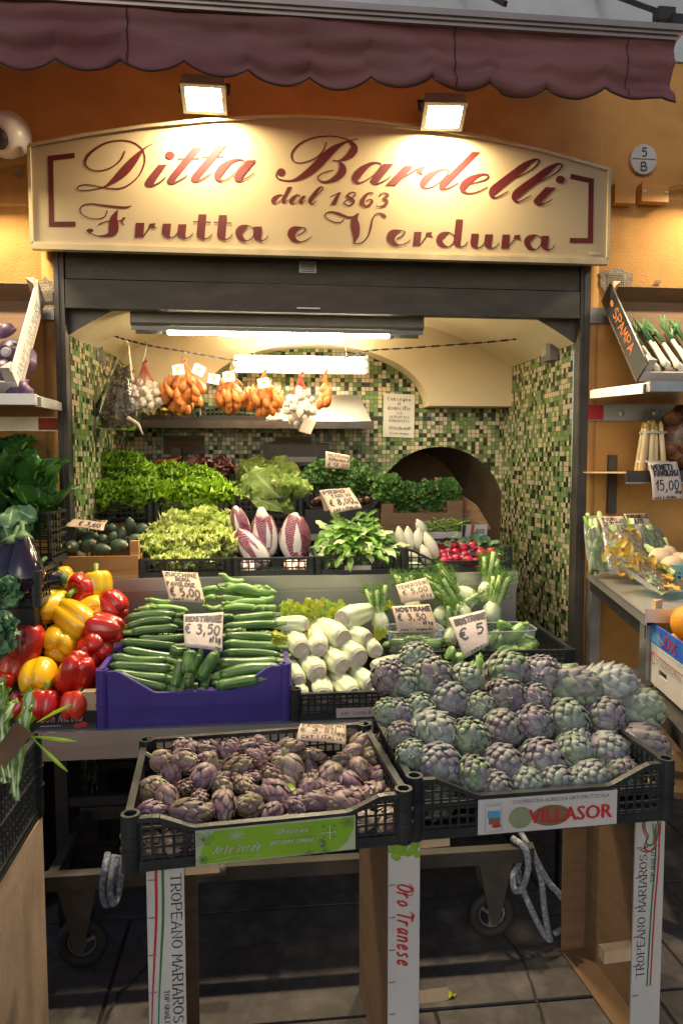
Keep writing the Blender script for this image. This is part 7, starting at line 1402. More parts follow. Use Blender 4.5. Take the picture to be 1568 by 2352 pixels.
# asparagus
pa0, pa1 = at(f9(1245, 0)[0], f9(0, 680)[1], 2.93), at(f9(1290, 0)[0], f9(0, 300)[1], 2.95)
t = empty('asparagus_bunch', 'tied bunch of white asparagus standing on the right shelf', 'asparagus', pa0); g = random.Random(2)
H_ = pa1.z-pa0.z; zb0 = zs2+.008-pa0.z
for k in range(13):
    a = k*2.4; r_ = .012*math.sqrt(k); x, y = r_*1.25*math.cos(a), r_*.8*math.sin(a); b = MB(); hh = H_*g.uniform(1.08, 1.22)
    b.tube([(x*1.5, y*1.5, zb0), (x*1.1, y*1.1, hh*.6), (x*.95, y*.95, hh*.86), (x*.95, y*.95, hh*.94), (x*.95, y*.95, hh)], [.0125, .0115, .010, .0085, .002], 9); s_ = b.build('spear', M['aspw'], t, smooth=True)
    b = MB(); b.tube([(x*.95, y*.95, hh*.87), (x*.95, y*.95, hh*.94), (x*.95, y*.95, hh+.003)], [.0108, .0095, .002], 8); b.build('tip', M['asptip'], s_, smooth=True)
for zz in (.80, .08):
    b = MB(); rr_ = .058 if zz > .5 else .068; b.tube([(rr_*math.cos(q*.393), rr_*.72*math.sin(q*.393), H_*zz*1.1) for q in range(16)], .0055, 6, closed=True); b.build('tie', M['cardwhite'], t, smooth=True)
# bag of brown onions at the frame edge
po = at(1556, 1015, 2.93); t = empty('onion_bag', 'glossy clear bag of brown onions at the right end of the shelf', 'bag', po)
for k in range(12):
    b = MB(); b.blob((0, 0, 0), (.038, .038, .034), 12, 8, amp=.06, sd=k); o = b.build('brown_onion', M['chest'], t, smooth=True); o.location = ((-.03, .045, .12)[k % 3], U(-.02, .03), zs2+.045-po.z+.066*(k//3))
b = MB(); b.blob((.045, 0, zs2-po.z+.15), (.14, .085, .155), 22, 16, amp=.15, fr=4, sd=2); b.build('bag_film', M['bag'], t, smooth=True)
# counter on the right (turned)
ZCn = at(1345, 1311, YF-.02).z
a = at(1346, 1311, YF-.03); c = atz(1480, 1413, ZCn); d = (c-a).normalized(); nv = V((-d.y, d.x, 0)); nv = nv if nv.x > 0 else -nv; L = (c-a).length
t = empty('side_counter', 'turned stainless steel counter along the right wall with flower trays', 'counter', a)
b = MB(); b.prism([V(), d*L, d*L+nv*1.1, nv*1.1], (0, 0, -.006)); b.bar(V((0, 0, -.017))+nv*.003, d*L+V((0, 0, -.017))+nv*.003, .006, .034); b.bar(d*L+V((0, 0, -.001)), d*L+nv*.6+V((0, 0, -.001)), .006, .045); b.build('top', M['steel'], t)
b = MB(); b.bar(d*.02+V((0, 0, -.06))+nv*.02, d*(L-.03)+V((0, 0, -.06))+nv*.02, .02, .05); b.build('under_rail', M['dark'], t)
for kx in (.02, L-.05):
    b = MB(); q = d*kx+nv*.03; b.bar(q+V((0, 0, -.04)), q+V((0, 0, -ZCn)), .045, .045); b.build('leg', M['zinc'], t)
zsl = at(1450, 1590, 2.1).z
b = MB(); zr = zsl-a.z; b.prism([d*(L-.25)+V((0, 0, zr)), d*(L+.75)+V((0, 0, zr)), d*(L+.75)+nv*.5+V((0, 0, zr)), d*(L-.25)+nv*.5+V((0, 0, zr))], (0, 0, -.05)); b.build('lower_shelf', M['jamb'], t)
b = MB(); b.prism([d*.0+V((0, 0, zr-.30)), d*(L+.1)+V((0, 0, zr-.3)), d*(L+.1)+nv*.8+V((0, 0, zr-.3)), nv*.8+V((0, 0, zr-.3))], (0, 0, -.02)); b.build('bottom_board', M['card'], t)
def ftray(c3, ang, tilt, wd, ln, label, items, cat='tray'):
    t = empty('food_tray', label, cat, c3, 'wrapped food trays on the side counter'); M0 = MX.Rotation(ang, 4, 'Z') @ MX.Rotation(tilt, 4, 'X'); t.matrix_world = MX.Translation(c3) @ M0
    def rr(k, z, n=26): return [V((wd/2*k*math.copysign(abs(math.cos(q))**.5, math.cos(q)), ln/2*k*math.copysign(abs(math.sin(q))**.5, math.sin(q)), z)) for q in [2*math.pi*j/n for j in range(n)]]
    b = MB(); r0, r1, r2 = [[b.add(p) for p in rr(k, z)] for k, z in ((.82, 0), (.97, .026), (1.02, .027))]; b.face(r0[::-1])
    for A, B in ((r0, r1), (r1, r2)):
        for k in range(26): b.face((A[k], A[(k+1) % 26], B[(k+1) % 26], B[k]))
    b.build('tray_shell', M['tray_white'] if items != 'frames' else M['clear'], t, smooth=True); g = random.Random(int(wd*9999)+len(label))
    b = MB()
    for k in range(46):
        p = V((g.uniform(-.4, .4)*wd, g.uniform(-.42, .42)*ln, .008+g.uniform(0, .028)))
        if items == 'flowers': leaf(b, p, (g.uniform(-.5, .5), g.uniform(-1, 1), .15), (0, 0, 1), g.uniform(.05, .085), .017, .4, .5, .3, 5, sd=k, mi=0 if k % 4 else 1)
        else: b.mi = 1 if k % 3 else 2; q = V((g.uniform(-.3, .3), 1, g.uniform(-.1, .2))).normalized()*g.uniform(.03, .06); b.tube([p-q, p, p+q], [.006, .011, .009], 6)
    b.build('contents', [M['bloom'], M['stalk'], M['rocket']], t, smooth=True)
    b = MB(); b.grid(lambda i, j: V(((i-.5)*wd*1.0, (j-.5)*ln*1.0, .029+.022*math.sin(math.pi*i)**.6*math.sin(math.pi*j)**.6+.004*NZ.noise(V((i*6, j*9, wd*30))))), 18, 24); b.build('film', M['film'], t, smooth=True)
M['tray_white'] = mat('white_foam_tray', (.74, .73, .68), None, 9, .6)
def trp(zx, zy, z=ZCn): return atz(*f9(zx, zy), z)
ftray(V((*at(*f9(700, 1560), 2.92).xy, ZCn+.14)), R(-12), R(62), .14, .25, 'cling wrapped tray leaning furthest left on the side counter', 'shoots')
ftray(V((*at(*f9(955, 1640), 2.80).xy, ZCn+.12)), R(-14), R(50), .17, .26, 'cling wrapped tray of courgette flowers leaning under the fiori tag', 'flowers')
ftray(V((*at(*f9(1250, 1640), 2.82).xy, ZCn+.115)), R(14), R(52), .15, .25, 'white tray of trimmed green shoots under the puntarelle tag', 'shoots')
ftray(V((*at(*f9(1200, 1880), 2.50).xy, ZCn+.06)), R(22), R(24), .17, .26, 'cling wrapped tray of courgette flowers lying at the counter front', 'flowers')
# teal basket with pale roots
pb_ = at(1590, 1330, 2.62); tb = crate('woven_basket', 'teal plastic basket of pale round roots at the right edge', 'basket', (pb_.x+.03, 2.72, ZCn+.002), .34, .36, .09, R(-18), 'teal', posts=False, sp=.016)
for i in range(8):
    b = MB(); b.blob((0, 0, 0), (.05, .046, .042), 16, 10, amp=.10, fr=2.5, sd=i); o = b.build('pale_root', M['beige'], smooth=True); o.location = V(tb.location)+V((-.115+.075*(i % 3), -.10+.09*(i//3), .085+.02*(i % 2))); tag(o, f'pale round root, {order(i, 8)} in the teal basket', 'root', 'pale roots')
# orange crate and white carton below it
a = atz(1490, 1427, ZCn-.03); d2 = (atz(1568, 1478, ZCn-.03)-a).normalized(); nv2 = V((-d2.y, d2.x, 0)); nv2 = nv2 if nv2.x > 0 else -nv2
hb = at(1492, 1427, a.y).z-at(1492, 1480, a.y).z
t = empty('orange_crate', 'blue printed crate of oranges at the right edge', 'crate', a)
b = MB(); b.prism([V((0, 0, -hb)), d2*.55+V((0, 0, -hb)), d2*.55, V()], nv2*.006); sp_ = b.build('side_panel', M['bluep'], t)
fm = lambda x, y, h=0: d2*x+V((0, 0, -hb+y))-nv2*(.0006+h)
b = MB(); pn = Pen(b, fm, .0003, .00003); pn.smooth([(.0, hb*.75, .03), (.05, hb*.62, .02), (.10, hb*.5, .03), (.14, hb*.42, .006)]); pn.smooth([(.01, hb*.35, .012), (.06, hb*.38, .02), (.12, hb*.3, .004)]); b.build('blue_swirl', M['skyb'], sp_)
b = MB(); pn = Pen(b, fm, .0008, .00003); text(pn, 'LUX', .095, hb*.40, .15, hb*.36, .008, 'serif'); pn.ribbon([(.15, hb*.82, .004), (.185, hb*.82, .004)]); b.build('print', M['red'], sp_)
b = MB(); pn = Pen(b, fm, .0006, .00001)
for q in range(2): pn.ribbon([(.01, hb*(.03+.12*q), .008), (.54, hb*(.03+.12*q), .008)])
b.build('grid_print', M['cardwhite'], sp_)
b = MB(); b.prism([V((0, 0, -hb)), nv2*.4+V((0, 0, -hb)), nv2*.4+V((0, 0, -hb*.3)), V((0, 0, -hb*.3))], -d2*.006); b.build('end_panel', M['paleWood'], t)
b = MB(); b.prism([nv2*.007, nv2*.007+d2*.035, nv2*.04], (0, 0, .075)); b.build('corner_post', M['paleWood'], t)
b = MB(); b.prism([V((0, 0, -hb))+nv2*.007, d2*.55+V((0, 0, -hb))+nv2*.007, d2*.55+nv2*.4+V((0, 0, -hb)), nv2*.4+V((0, 0, -hb))], (0, 0, .006)); b.build('base', M['paleWood'], t)
for i, (s1_, s2_, z_) in enumerate(((.13, .08, .025), (.10, .06, -.06), (.24, .06, -.06), (.12, .15, -.055), (.24, .17, -.05), (.33, .09, -.01), (.32, .18, -.03))):
    b = MB(); b.blob((0, 0, 0), 0.046 if i else .058, 18, 12, amp=.03, sd=i); o = b.build('orange', M['orange'], smooth=True); o.location = a+d2*s1_+nv2*s2_+V((0, 0, z_)); tag(o, ('large orange sitting on top at the front of the blue crate',)[0] if i == 0 else f'orange in the blue crate, {ORD[i]} from its near end', 'orange', 'oranges in the blue crate')
hw = at(1492, 1482, a.y).z-at(1492, 1560, a.y).z
t = empty('white_carton', 'white printed carton with a hand hole under the orange crate', 'carton', a+V((0, 0, -hb-.002)))
b = MB(); 
hx0, hx1, hz0, hz1 = .10, .17, -hw*.62, -hw*.45
for q in (((0, -hw), (.5, hz0)), ((0, hz1), (.5, 0)), ((0, hz0), (hx0, hz1)), ((hx1, hz0), (.5, hz1))):
    (xa_, za_), (xb_, zb__) = q; b.prism([d2*xa_+V((0, 0, za_)), d2*xb_+V((0, 0, za_)), d2*xb_+V((0, 0, zb__)), d2*xa_+V((0, 0, zb__))], nv2*.006)
sp_ = b.build('side_panel', M['cardwhite'], t)
b = MB(); b.prism([V((0, 0, -hw)), nv2*.38+V((0, 0, -hw)), nv2*.38, V()], -d2*.005); b.prism([nv2*.38+V((0, 0, -hw)), nv2*.38+d2*.5+V((0, 0, -hw)), nv2*.38+d2*.5, nv2*.38], nv2*.006); b.build('end_panel', M['cardwhite'], t)
fm = lambda x, y, h=0: d2*x+V((0, 0, y))-nv2*(.0006+h)
b = MB(); pn = Pen(b, fm, .0003, .00003); pn.smooth([(.07, -hw*.35, .003), (.05, -hw*.42, .003), (.03, -hw*.35, .003), (.02, -hw*.2, .003), (.05, -hw*.10, .003), (.10, -hw*.12, .003), (.18, -hw*.13, .003), (.30, -hw*.12, .003)]); pn.smooth([(.045, -hw*.36, .003), (.035, -hw*.2, .003), (.06, -hw*.16, .003), (.06, -hw*.34, .003)]); b.build('red_curve', M['red'], sp_)
b = MB(); pn = Pen(b, lambda x, y, h=0: fm(.50-x, -hw*.35+.022-y, h), .0003, .00001); text(pn, 'TROPEANO MARIAROSA', .0, .0, .42, .022, .002, 'serif'); b.build('print', M['ink'], sp_)
b = MB(); b.prism([d2*.02+nv2*.01+V((0, 0, -hw-.09)), d2*.02+nv2*.03+V((0, 0, -hw-.09)), d2*.02+nv2*.03+V((0, 0, -hw)), d2*.02+nv2*.01+V((0, 0, -hw))], d2*.02); b.build('corner_foot', M['paleWood'], t)
# ---------------------------------------------------------------- left side
q0, q1 = at(136, 924, 3.04), at(86, 978, 2.68)
t = empty('bracket_shelf', 'grey steel bracket shelf carrying the red cabbage crate', 'shelf', q0)
dp_ = V((q1.x-q0.x, 2.68-3.04, 0)); w_ = -1.0
b = MB(); b.prism([(0, 0, 0), (w_, 0, 0), (dp_.x+w_, dp_.y, -.01), (dp_.x, dp_.y, -.01)], (0, 0, .004)); b.bar((dp_.x, dp_.y, -.022), (dp_.x+w_, dp_.y, -.022), .03, .04); b.build('board', M['zinc'], t)
b = MB(); b.bar((0, 0, -.018), (dp_.x, dp_.y+.02, -.030), .022, .034); b.build('bracket_arm', M['zinc'], t)
zc_ = q0.z+.008
br = V((at(50, 945, 2.74).x, 2.74, zc_)); tr = V((br.x, 3.06, at(90, 690, 3.06).z)); bl = br-V((.46, 0, 0)); tl = tr-V((.46, 0, 0))
ct, u_, v_, n_, cw, ch, s1 = tilted_crate('fruit_crate', 'tilted white printed crate of red cabbages on the left wall', bl, br, tr, tl, .11, M['cardwhite'], .055, prints=True)
b = MB(); pn = Pen(b, lambda x, y, h=0: u_*(cw+.0006+h)+v_*(ch*.04+x)+n_*(.03+y), .0003, .00001); text(pn, 'TROPEANO MARI', .0, .0, ch*.80, .042, .003, 'serif'); b.build('print', M['ink'], ct)
b = MB(); pn = Pen(b, lambda x, y, h=0: u_*(cw+.0006+h)+v_*(ch*.04+x)+n_*(.0+y), .0003, .00001); pn.ribbon([(0, .010, .005), (ch*.9, .010, .005)]); b.build('stripe', M['red'], ct)
b = MB(); pn = Pen(b, lambda x, y, h=0: u_*(cw+.0006+h)+v_*(ch*.04+x)+n_*(.0+y), .0003, .00001); pn.ribbon([(0, .021, .005), (ch*.9, .021, .005)]); b.build('stripe', M['green'], ct)
pfC = lambda t: .062*math.sin(math.pi*min(1, .06+.9*t))**.6+.002
CAB = [scaly(10, pfC, .12, .85, .075, .009, .7, seed=s, t_lo=0, t_hi=.3, pw=1, nu=10, fine=True, cupk=.010, tipout=.008).build('red_cabbage', [M['cabbage']], smooth=True, mesh_only=True) for s in (1, 2)]
for i, (px, py, Y, s_, lb) in enumerate(((12, 778, 2.98, .95, 'red cabbage at the top of the tilted crate'), (34, 823, 2.88, 1.1, 'red cabbage with a pale cut in the middle of the tilted crate'), (14, 872, 2.80, 1.05, 'red cabbage at the low end of the tilted crate'), (-45, 810, 2.90, 1, 'red cabbage behind the frame edge at the left'), (44, 900, 2.76, .7, 'small red cabbage by the front rail'))):
    o = link('red_cabbage', CAB[i % 2]); tag(o, lb, 'cabbage', 'red cabbages'); frame(o, at(px, py, Y), (.3, .6, 1) if i != 1 else (.1, 1, -.2), i, s_)
    if i == 1: b = MB(); b.lathe([(.018, -.066), (.019, -.060), (.012, -.07)], 12); link('cut_stem', b.build('cut_stem', M['ccut'], mesh_only=True), o)
p = at(97, 712, YF-.012); b = MB(); b.box((p.x-.6, YF-.022, at(97, 736, YF).z), (XL-.05, YF-.010, p.z)); tag(b.build('wall_rail', M['zinc']), 'grey steel wall rail behind the red cabbage crate', 'rail')
p = at(140, 958, YF-.012); t = empty('wall_rail', 'grey steel wall rail with a red sticker under the cabbage shelf', 'rail', p)
b = MB(); b.box((-.9, -.006, -.06), (-.005, .008, 0)); b.build('plate', M['zinc'], t); b = MB(); b.box((-.09, -.0075, -.055), (-.01, -.0062, -.005)); b.build('red_sticker', M['red'], t)
# chard crate
def big_leaf_bunch(name, px, py, Y, up, n, L, W, label, cat, mats, sd, t1=.6, grp=None, curl=.5, ruf=.22):
    b = MB(); head(b, (0, 0, 0), up, n, L, W, t0=.02, t1=t1*.62, curl=curl, ruf=ruf, fr=6, cup=.25, mi=0, mr=1, ribw=.06, nu=9, sd=sd, jit=.25, peak=.66, base=.1)
    o = b.build(name, mats, smooth=True); o.location = at(px, py, Y); return tag(o, label, cat, grp)
CH = [M['chard'], M['chrib']]
cc = at(60, 1262, 2.62)
crate('plastic_crate', 'black crate of dark green chard bunches at the left edge', 'crate', (at(120, 1250, 2.62).x-.30, 2.72, cc.z-.06), .6, .2, .19, 0, 'black', posts=False, sp=.03)
for i, (px, py, Y, up, n, L, W, lb) in enumerate(((45, 1215, 2.80, (.05, -.1, 1), 26, .36, .06, 'tallest dark chard bunch with long upright leaves'), (85, 1235, 2.74, (.12, -.2, 1), 20, .27, .045, 'dark chard bunch leaning towards the lettuces'), (5, 1225, 2.76, (-.1, -.2, 1), 24, .33, .06, 'dark chard bunch at the frame edge'), (10, 1120, 2.95, (0, -.1, 1), 18, .26, .08, 'rear dark chard bunch under the cabbage shelf'))): big_leaf_bunch('chard_bunch', px, py, Y, up, n, L, W, lb, 'chard', CH, 20+i, grp='chard bunches')
b = MB(); g = random.Random(6)
for k in range(8): leaf(b, at(25+g.uniform(-40, 30), 1165+g.uniform(-10, 20), 2.58), (g.uniform(-.7, .6), -.4, g.uniform(-1, -.1)), (0, -1, .4), g.uniform(.09, .13), .036, .7, .2, .25, 5, sd=k, mr=1, mi=0, nu=8, base=.1)
tag(b.build('hanging_chard_leaves', [M['bluegreen'], M['chrib']], smooth=True), 'broad blue green leaves drooping over the front of the chard crate', 'leaves')
# aubergines
b = MB(); b.lathe([(1e-4, -.085), (.022, -.08), (.042, -.06), (.050, -.03), (.046, .005), (.034, .045), (.022, .075), (.015, .09), (1e-4, .092)], 22); AUB = b.build('aubergine', M['aub'], smooth=True, mesh_only=True)
b = MB(); b.lathe([(.026, .068), (.024, .082), (.012, .094), (.006, .10), (.006, .125), (1e-4, .126)], 10, lob=lambda a, z: 1+.25*math.cos(2*math.pi*a*5)*(z < .08)); AUC = b.build('calyx', M['calyx'], smooth=True, mesh_only=True)
ea = at(92, 1340, 2.42)
crate('plastic_crate', 'black crate of glossy aubergines at the left edge', 'crate', (ea.x-.28, 2.51, at(60, 1395, 2.4).z), .56, .22, .115, 0, 'black', front=notch(.536, .11, .06, .05, .12), sp=.03)
for i, (px, py, Y, ax, lb) in enumerate(((58, 1300, 2.45, (-.15, .35, 1), 'large glossy aubergine with blue highlights at the crate corner'), (6, 1308, 2.45, (.3, .3, 1), 'glossy aubergine cut by the frame edge'), (30, 1345, 2.52, (.5, .6, .5), 'aubergine below between the two upright ones'), (-40, 1305, 2.5, (.3, .3, 1), 'aubergine outside the left frame edge'), (80, 1340, 2.58, (1, .3, .1), 'aubergine lying behind the large one'))):
    o = link('aubergine', AUB); tag(o, lb, 'aubergine', 'aubergines'); frame(o, at(px, py, Y), ax, i, 1.25); link('calyx', AUC, o)
o = darkbush(14, 1362, 2.37, (.030, .03, .03), 50, 'crumpled blue green leaf over the aubergine crate corner', 31, 'bluegreen', .034)
o = darkbush(-2, 1462, 2.28, (.035, .04, .055), 90, 'dark green salad leaves under the aubergine crate', 32, 'bluegreen', .036)
# support stack at the left, out of the main light
b = MB(); zz = at(60, 1398, 2.4).z; b.box((ea.x-.56, 2.42, 0.012), (ea.x-.02, 2.74, zz-.002)); tag(b.build('crate_stack', M['black']), 'black stacked crates under the aubergines', 'crate')
b = MB(); b.box((at(120, 1250, 2.62).x-.6, 2.745, 0.012), (at(120, 1250, 2.62).x-.02, 2.81, cc.z-.062)); tag(b.build('crate_stack', M['black']), 'black stacked crates under the chard', 'crate')
# front left crate with catalogna chicory on a cardboard box
zr_ = .86; pr_ = atz(97, 1692, zr_); 
fl_c = V((pr_.x-.30, pr_.y-.30, zr_-.205)); flc = crate('plastic_crate', 'black lattice crate of long stemmed chicory at the left front', 'crate', fl_c, .60, .60, .205, R(1.5), 'black')
bx = fl_c.x+.295
t = empty('cardboard_box', 'tall brown cardboard box under the chicory crate', 'box', (bx, fl_c.y, 0)); zb_ = fl_c.z-.004
b = MB(); b.box((-.004, -.29, 0.012), (0, .30, zb_)); b.build('side_panel', M['daylit_card'], t); b = MB(); b.box((-.58, .296, 0.012), (-.0042, .30, zb_)); b.build('rear_panel', M['card'], t); b = MB(); b.box((-.58, -.294, 0.012), (-.0, -.2902, zb_)); b.build('front_panel', M['cardwhite'], t)
b = MB(); b.box((-.06, -.2955, 0.012), (-.045, -.2942, zb_)); b.build('stripe', M['red'], t)
CT = [M['rocket'], M['leekw']]
b = MB(); g = random.Random(9)
def catal(o, d, L, W, sd, curl):
    leaf(b, o, d, (-.2, -1, .2), L, W, curl, .3, .5, 9, sd=sd, mi=0, mr=1, ribw=.42, nu=12, lobe=.55, peak=.8, base=.5)
for k in range(34):
    o = at(g.uniform(-60, 48), 1800+g.uniform(-30, 40), g.uniform(1.50, 1.60)); catal(o, (g.uniform(-.3, .12), g.uniform(-.1, .35), 1), g.uniform(.15, .23), .010, k, g.uniform(.2, 1.5))
cb = b.build('catalogna_chicory', CT, smooth=True); tag(cb, 'bundle of long chicory with white stems standing in the front left crate', 'chicory')
b = MB()
for (x, y, x1, y1, s_) in ((85, 1660, 150, 1622, 1), (60, 1690, 158, 1700, 2), (70, 1690, 145, 1765, 3)):
    p, q = at(x, y, 1.60), at(x1, y1, 1.56); leaf(b, p, q-p, (0, -1, .5), (q-p).length*1.1, .0042, .35, .2, .3, 6, sd=s_, nu=9)
tag(b.build('chicory_leaves', M['lett2'], smooth=True), 'single green chicory leaves sticking out over the crate rim', 'leaves')
b = MB(); A = [at(-20, 1740, 1.5), at(35, 1660, 1.52), at(72, 1690, 1.55), at(10, 1770, 1.5)]; b.grid(lambda i, j: (A[0]*(1-i)+A[1]*i)*(1-j)+(A[3]*(1-i)+A[2]*i)*j+V((0, -.012*math.sin(3*i), .01*math.sin(3*j))), 5, 5); o = b.build('paper_wrap', M['card'], smooth=True); tag(o, 'brown paper band wrapped round the long chicory', 'paper')
# ---------------------------------------------------------------- cartons on end carrying the front crates
def end_carton(px0, px1, py, Y, side, rot, label, ztop):
    """fruit tray stood on end: narrow printed edge to the front, open to side (+1 right, -1 left)"""
    a, c = at(px0, py, Y), at(px1, py, Y); w_ = c.x-a.x; t = empty('standing_carton', label, 'carton', (a.x, Y, .012)); t.rotation_euler = (0, 0, rot); h = ztop-.016; D = .38
    b = MB(); b.box((0, 0, 0), (w_, .005, h)); fr_ = b.build('front_panel', M['cardwhite'], t)
    x0, x1 = (0, .005) if side > 0 else (w_-.005, w_)
    b = MB(); b.box((x0, .0052, 0), (x1, D-.0052, h)); b.build('bottom_panel', M['card'], t)
    b = MB(); b.box((0, D-.005, 0), (w_, D, h)); b.build('rear_panel', M['card'], t)
    q0, q1 = (.0052, w_) if side > 0 else (0, w_-.0052)
    b = MB(); b.box((q0, .0052, h-.005), (q1, D-.0052, h)); b.build('top_panel', M['card'], t)
    b = MB(); b.box((q0, .0052, 0), (q1, D-.0052, .005)); b.build('foot_panel', M['card'], t)
    for zz in (h-.04, h*.36, .006):
        b = MB(); xx0, xx1 = (.01, w_+.075) if side > 0 else (-.075, w_-.01); b.prism([(xx0, .0056, zz), (xx1, .0056, zz), (xx1, .0056, zz+.034), (xx0, .0056, zz+.034)], (0, .03 if zz > .1 else .02, 0)); b.build('corner_block', M['paleWood'], t)
    b = MB()
    for q in range(8): b.box((w_*.03, -.0018, h*(.94-.12*q)), (w_*.22, -.0004, h*(.94-.12*q)+.0022))
    b.build('staples', M['zinc'], fr_)
    return t, fr_, w_, h
y1f = C1[0].y-DPT/2
t, fr_, w_, h = end_carton(338, 424, 2100, y1f+.022, 1, R(2), 'printed carton standing on end under the left end of the small artichoke crate', ZC)
def pr_map(flip, w_, h): return (lambda x, y, hh=0: V((w_*.5+(y)*1.0, -.0006-hh, h-x))) if not flip else (lambda x, y, hh=0: V((w_*.5-y, -.0006-hh, x)))
def mariarosa(fr_, w_, h, flip, x0, ln):
    f = pr_map(flip, w_, h); s_ = 1
    b = MB(); pn = Pen(b, f, .0003, .000005); text(pn, 'TROPEANO MARIAROSA', x0, (.012 if not flip else .008), ln, .021, .0026, 'serif'); text(pn, 'TOP QUALITY', x0+ln*.72, -.006 if not flip else -.014, ln*.26, .010, .0015, 'serif'); b.build('print', M['ink'], fr_)
    return f
f = mariarosa(fr_, w_, h, False, .03, .36)
for m_, off, wv in (('red', -.020, .0055), ('green', -.006, .0055)):
    b = MB(); pn = Pen(b, f, .0003, .000005); pn.smooth([(0, off+.001, wv), (.12, off, wv), (.22, off-.006, wv*.8), (.34, off-.013, wv*.5), (.5, off-.018, wv*.4)]); b.build('stripe', M[m_], fr_)
b = MB(); pn = Pen(b, f, .0003, .00001); pn.smooth([(.395, -.02, .005), (.385, 0, .006), (.395, .02, .005), (.43, .022, .004), (.46, .0, .004)]); b.build('logo_curve', M['green'], fr_)
b = MB(); pn = Pen(b, f, .0008, .00001); pn.smooth([(.42, -.01, .005), (.405, 0, .006), (.415, .012, .005), (.44, .01, .004)]); b.build('logo_curve', M['red'], fr_)
y2f = C2[0].y-DPT/2
t, fr_, w_, h = end_carton(891, 964, 2100, y2f+.02, 1, R(3), 'white carton standing on end with red script and a grape print in the middle', ZR-HC2)
f = pr_map(False, w_, h)
b = MB(); pn = Pen(b, f, .0003, .00001); text(pn, 'Oro Tranese', .115, -.016, .205, .036, .0046, slant=.35); pn.smooth([(.12, .012, .002), (.135, .022, .003), (.15, .016, .002), (.14, .0, .002)]); pn.smooth([(.19, .014, .002), (.20, .024, .003), (.215, .018, .002)]); b.build('print', M['red'], fr_)
b = MB(); g = random.Random(1)
for k in range(26): b.blob((w_*(.08+.84*g.random()), -.0004-.0001*k, h-.006-.05*g.random()), (.009, .0008, .009), 9, 5, sd=k)
b.build('grape_print', M['grape'], fr_, smooth=True)
b = MB(); pn = Pen(b, f, .0003, .00001); 
for k in range(2): pn.ribbon([(.19, -.026-.003*k, .001), (.25, -.026-.003*k, .001)])
b.build('small_print', M['greypaper'], fr_)
t, fr_, w_, h = end_carton(1456, 1526, 2000, y2f+.11, -1, R(4), 'printed carton standing on end with a heart logo at the right front', ZR-HC2)
f = mariarosa(fr_, w_, h, True, h-.475, .36)
for m_, off in (('red', -.030), ('green', -.0205)):
    b = MB(); pn = Pen(b, f, .0003, .000005); pn.smooth([(h-.06, off+.006, .0045), (h-.15, off+.004, .0045), (h-.3, off+.012, .0045), (h-.5, off+.018, .004)]); b.build('stripe', M[m_], fr_)
for m_, k in (('red', 1.0), ('green', .76)):
    b = MB(); pn = Pen(b, f, .0004 if m_ == 'red' else .0008, .00001); c0 = h-.065; 
    pn.smooth([(c0-.055*k, -.024*k, .003), (c0+.0*k, -.028*k, .004), (c0+.04*k, -.018*k, .0055), (c0+.052*k, .002, .006), (c0+.035*k, .020*k, .005), (c0, .022*k, .004), (c0-.025*k, .012*k, .003), (c0-.03*k, .004, .003)]); pn.smooth([(c0-.03*k, .006, .003), (c0-.052*k, .016*k, .004), (c0-.066*k, .004*k, .005), (c0-.058*k, -.012*k, .004), (c0-.02*k, -.012*k, .003), (c0+.01*k, -.004, .002)]); b.build('logo_heart', M[m_], fr_)
# ---------------------------------------------------------------- trolley and rope under the counter
t = empty('hand_trolley', 'dark steel hand trolley with rubber wheels under the counter', 'trolley', (0, 2.08, 0))
zt_ = at(600, 1995, 2.08).z; xa_, xb_ = at(100, 2020, 2.08).x, at(1222, 1960, 2.08).x
b = MB(); b.bar((xa_, 0, zt_), (xb_, 0, zt_), .035, .045); b.bar((xa_, .42, zt_), (xb_, .42, zt_), .035, .045)
for k in range(5): x = xa_+.02+(xb_-xa_-.04)*k/4; b.bar((x, .018, zt_), (x, .402, zt_), .03, .03)
b.build('deck_frame', M['jamb'], t)
b = MB(); b.tube([(at(440, 2020, 2.05).x, -.05, zt_+.03), (at(520, 2012, 2.05).x, -.05, zt_+.035)], .017, 12); b.build('handle_grip', M['lampbody'], t, smooth=True)
for px in (185, 1130):
    x = at(px, 2080, 2.11).x; rw = .078
    wh = empty('wheel', None, None, (x, .04, rw+.012)); wh.parent = t
    b = MB(); b.tube([((rw-.018)*math.cos(q*.2618), 0, (rw-.018)*math.sin(q*.2618)) for q in range(24)], .018, 8, closed=True); b.build('tyre', M['rubber'], wh, smooth=True)
    b = MB(); 
    for q in range(3): a = q*2.094+.4; b.bar((0, 0, 0), ((rw-.03)*math.cos(a), 0, (rw-.03)*math.sin(a)), .012, .01)
    b.tube([((rw-.036)*math.cos(q*.2618), 0, (rw-.036)*math.sin(q*.2618)) for q in range(24)], .005, 6, closed=True); b.tube([(0, -.015, 0), (0, .015, 0)], .016, 12); b.build('rim', M['zinc'], wh)
    b = MB(); b.prism([(x-.055, .0, zt_-.03), (x+.055, .0, zt_-.03), (x+.012, .0, rw), (x-.012, .0, rw)], (0, .004, 0)); b.prism([(x-.055, .076, zt_-.03), (x+.055, .076, zt_-.03), (x+.012, .076, rw), (x-.012, .076, rw)], (0, .004, 0)); b.build('fork', M['jamb'], t)
def rope(pts, Y, label, r_=.0105):
    p = catmull([tuple(at(x, y, Y+dy)) for x, y, dy in pts], 8); b = MB(); b.tube(p, r_, 8); return tag(b.build('rope', M['rope'], smooth=True), label, 'rope', 'blue white ropes on the trolley')
rope([(1175, 1925, 0), (1205, 1950, -.04), (1212, 1990, -.05), (1200, 2035, -.04), (1182, 2045, -.02), (1178, 2010, 0), (1190, 1985, .02), (1180, 1960, .02)], 2.10, 'blue white rope coiled at the right end of the trolley')
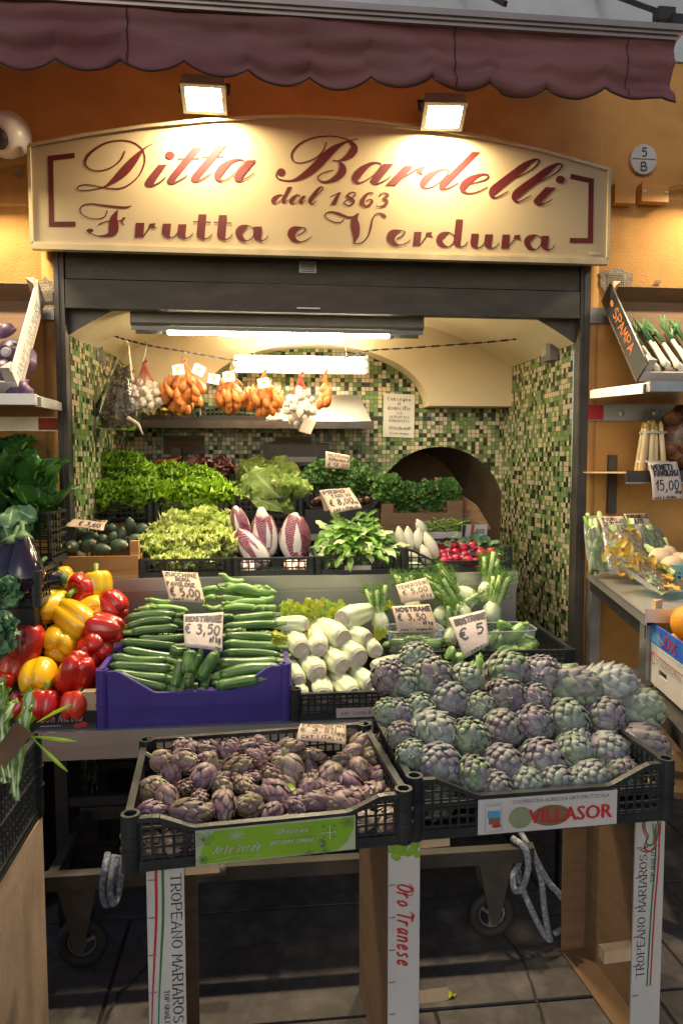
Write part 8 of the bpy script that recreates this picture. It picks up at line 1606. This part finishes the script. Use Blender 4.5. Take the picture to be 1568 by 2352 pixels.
rope([(1195, 1912, 0), (1222, 1960, -.05), (1255, 2020, -.06), (1288, 2060, -.06), (1305, 2090, -.05), (1300, 2125, -.04), (1270, 2145, -.04)], 2.14, 'blue white rope running furthest right down to the floor')
rope([(1215, 1935, 0), (1240, 2010, -.05), (1248, 2080, -.06), (1258, 2140, -.06), (1262, 2158, -.06), (1245, 2140, -.06), (1220, 2090, -.05), (1195, 2030, -.04), (1190, 2000, 0)], 2.135, 'blue white rope loop touching the pavement by the wheel')
rope([(248, 1960, 0), (240, 2000, -.04), (236, 2050, -.05), (245, 2078, -.05), (258, 2060, -.03), (262, 2010, -.04), (275, 1965, -.02)], 2.08, 'blue white rope wound round the left end of the trolley')
rope([(262, 1965, 0), (256, 2010, -.04), (254, 2050, -.05), (262, 2075, -.05), (272, 2050, -.03), (280, 2000, -.04), (288, 1960, -.02)], 2.07, 'second turn of rope on the left end of the trolley')
p = atz(1018, 2295, .014); b = MB(); leaf(b, p, (.6, .4, .1), (0, 0, 1), .05, .014, .8, .3, .5, 6, sd=2); leaf(b, p+V((.01, .01, 0)), (-.2, .7, .3), (0, -.3, 1), .045, .013, .8, .3, .5, 6, sd=5); tag(b.build('fallen_leaf', M['yleaf'], smooth=True), 'small yellow leaf lying on the dark pavement', 'leaf')
# pavement cracks
b = MB()
def crack(pts, w_):
    p = catmull([(*atz(x, y, .0135).xy, w_) for x, y in pts], 6); L = []
    p = [(x+.006*NZ.noise(V((x*40, y*40, 1))), y+.006*NZ.noise(V((x*40, y*40, 5))), w*(.5+U(0, .8))) for x, y, w in p]
    pn = Pen(b, lambda x, y, h=0: V((x, y, .0115+h)), .0005, .000005); pn.ribbon(p)
crack([(1120, 2100), (1150, 2140), (1185, 2180), (1215, 2240), (1250, 2352)], .008); crack([(390, 2090), (350, 2200), (275, 2280), (240, 2352)], .010); crack([(1215, 2110), (1330, 2095), (1400, 2100)], .006); crack([(1525, 2030), (1560, 2070), (1600, 2100)], .005)
tag(b.build('pavement_cracks', M['joint']), None, None, kind='structure')
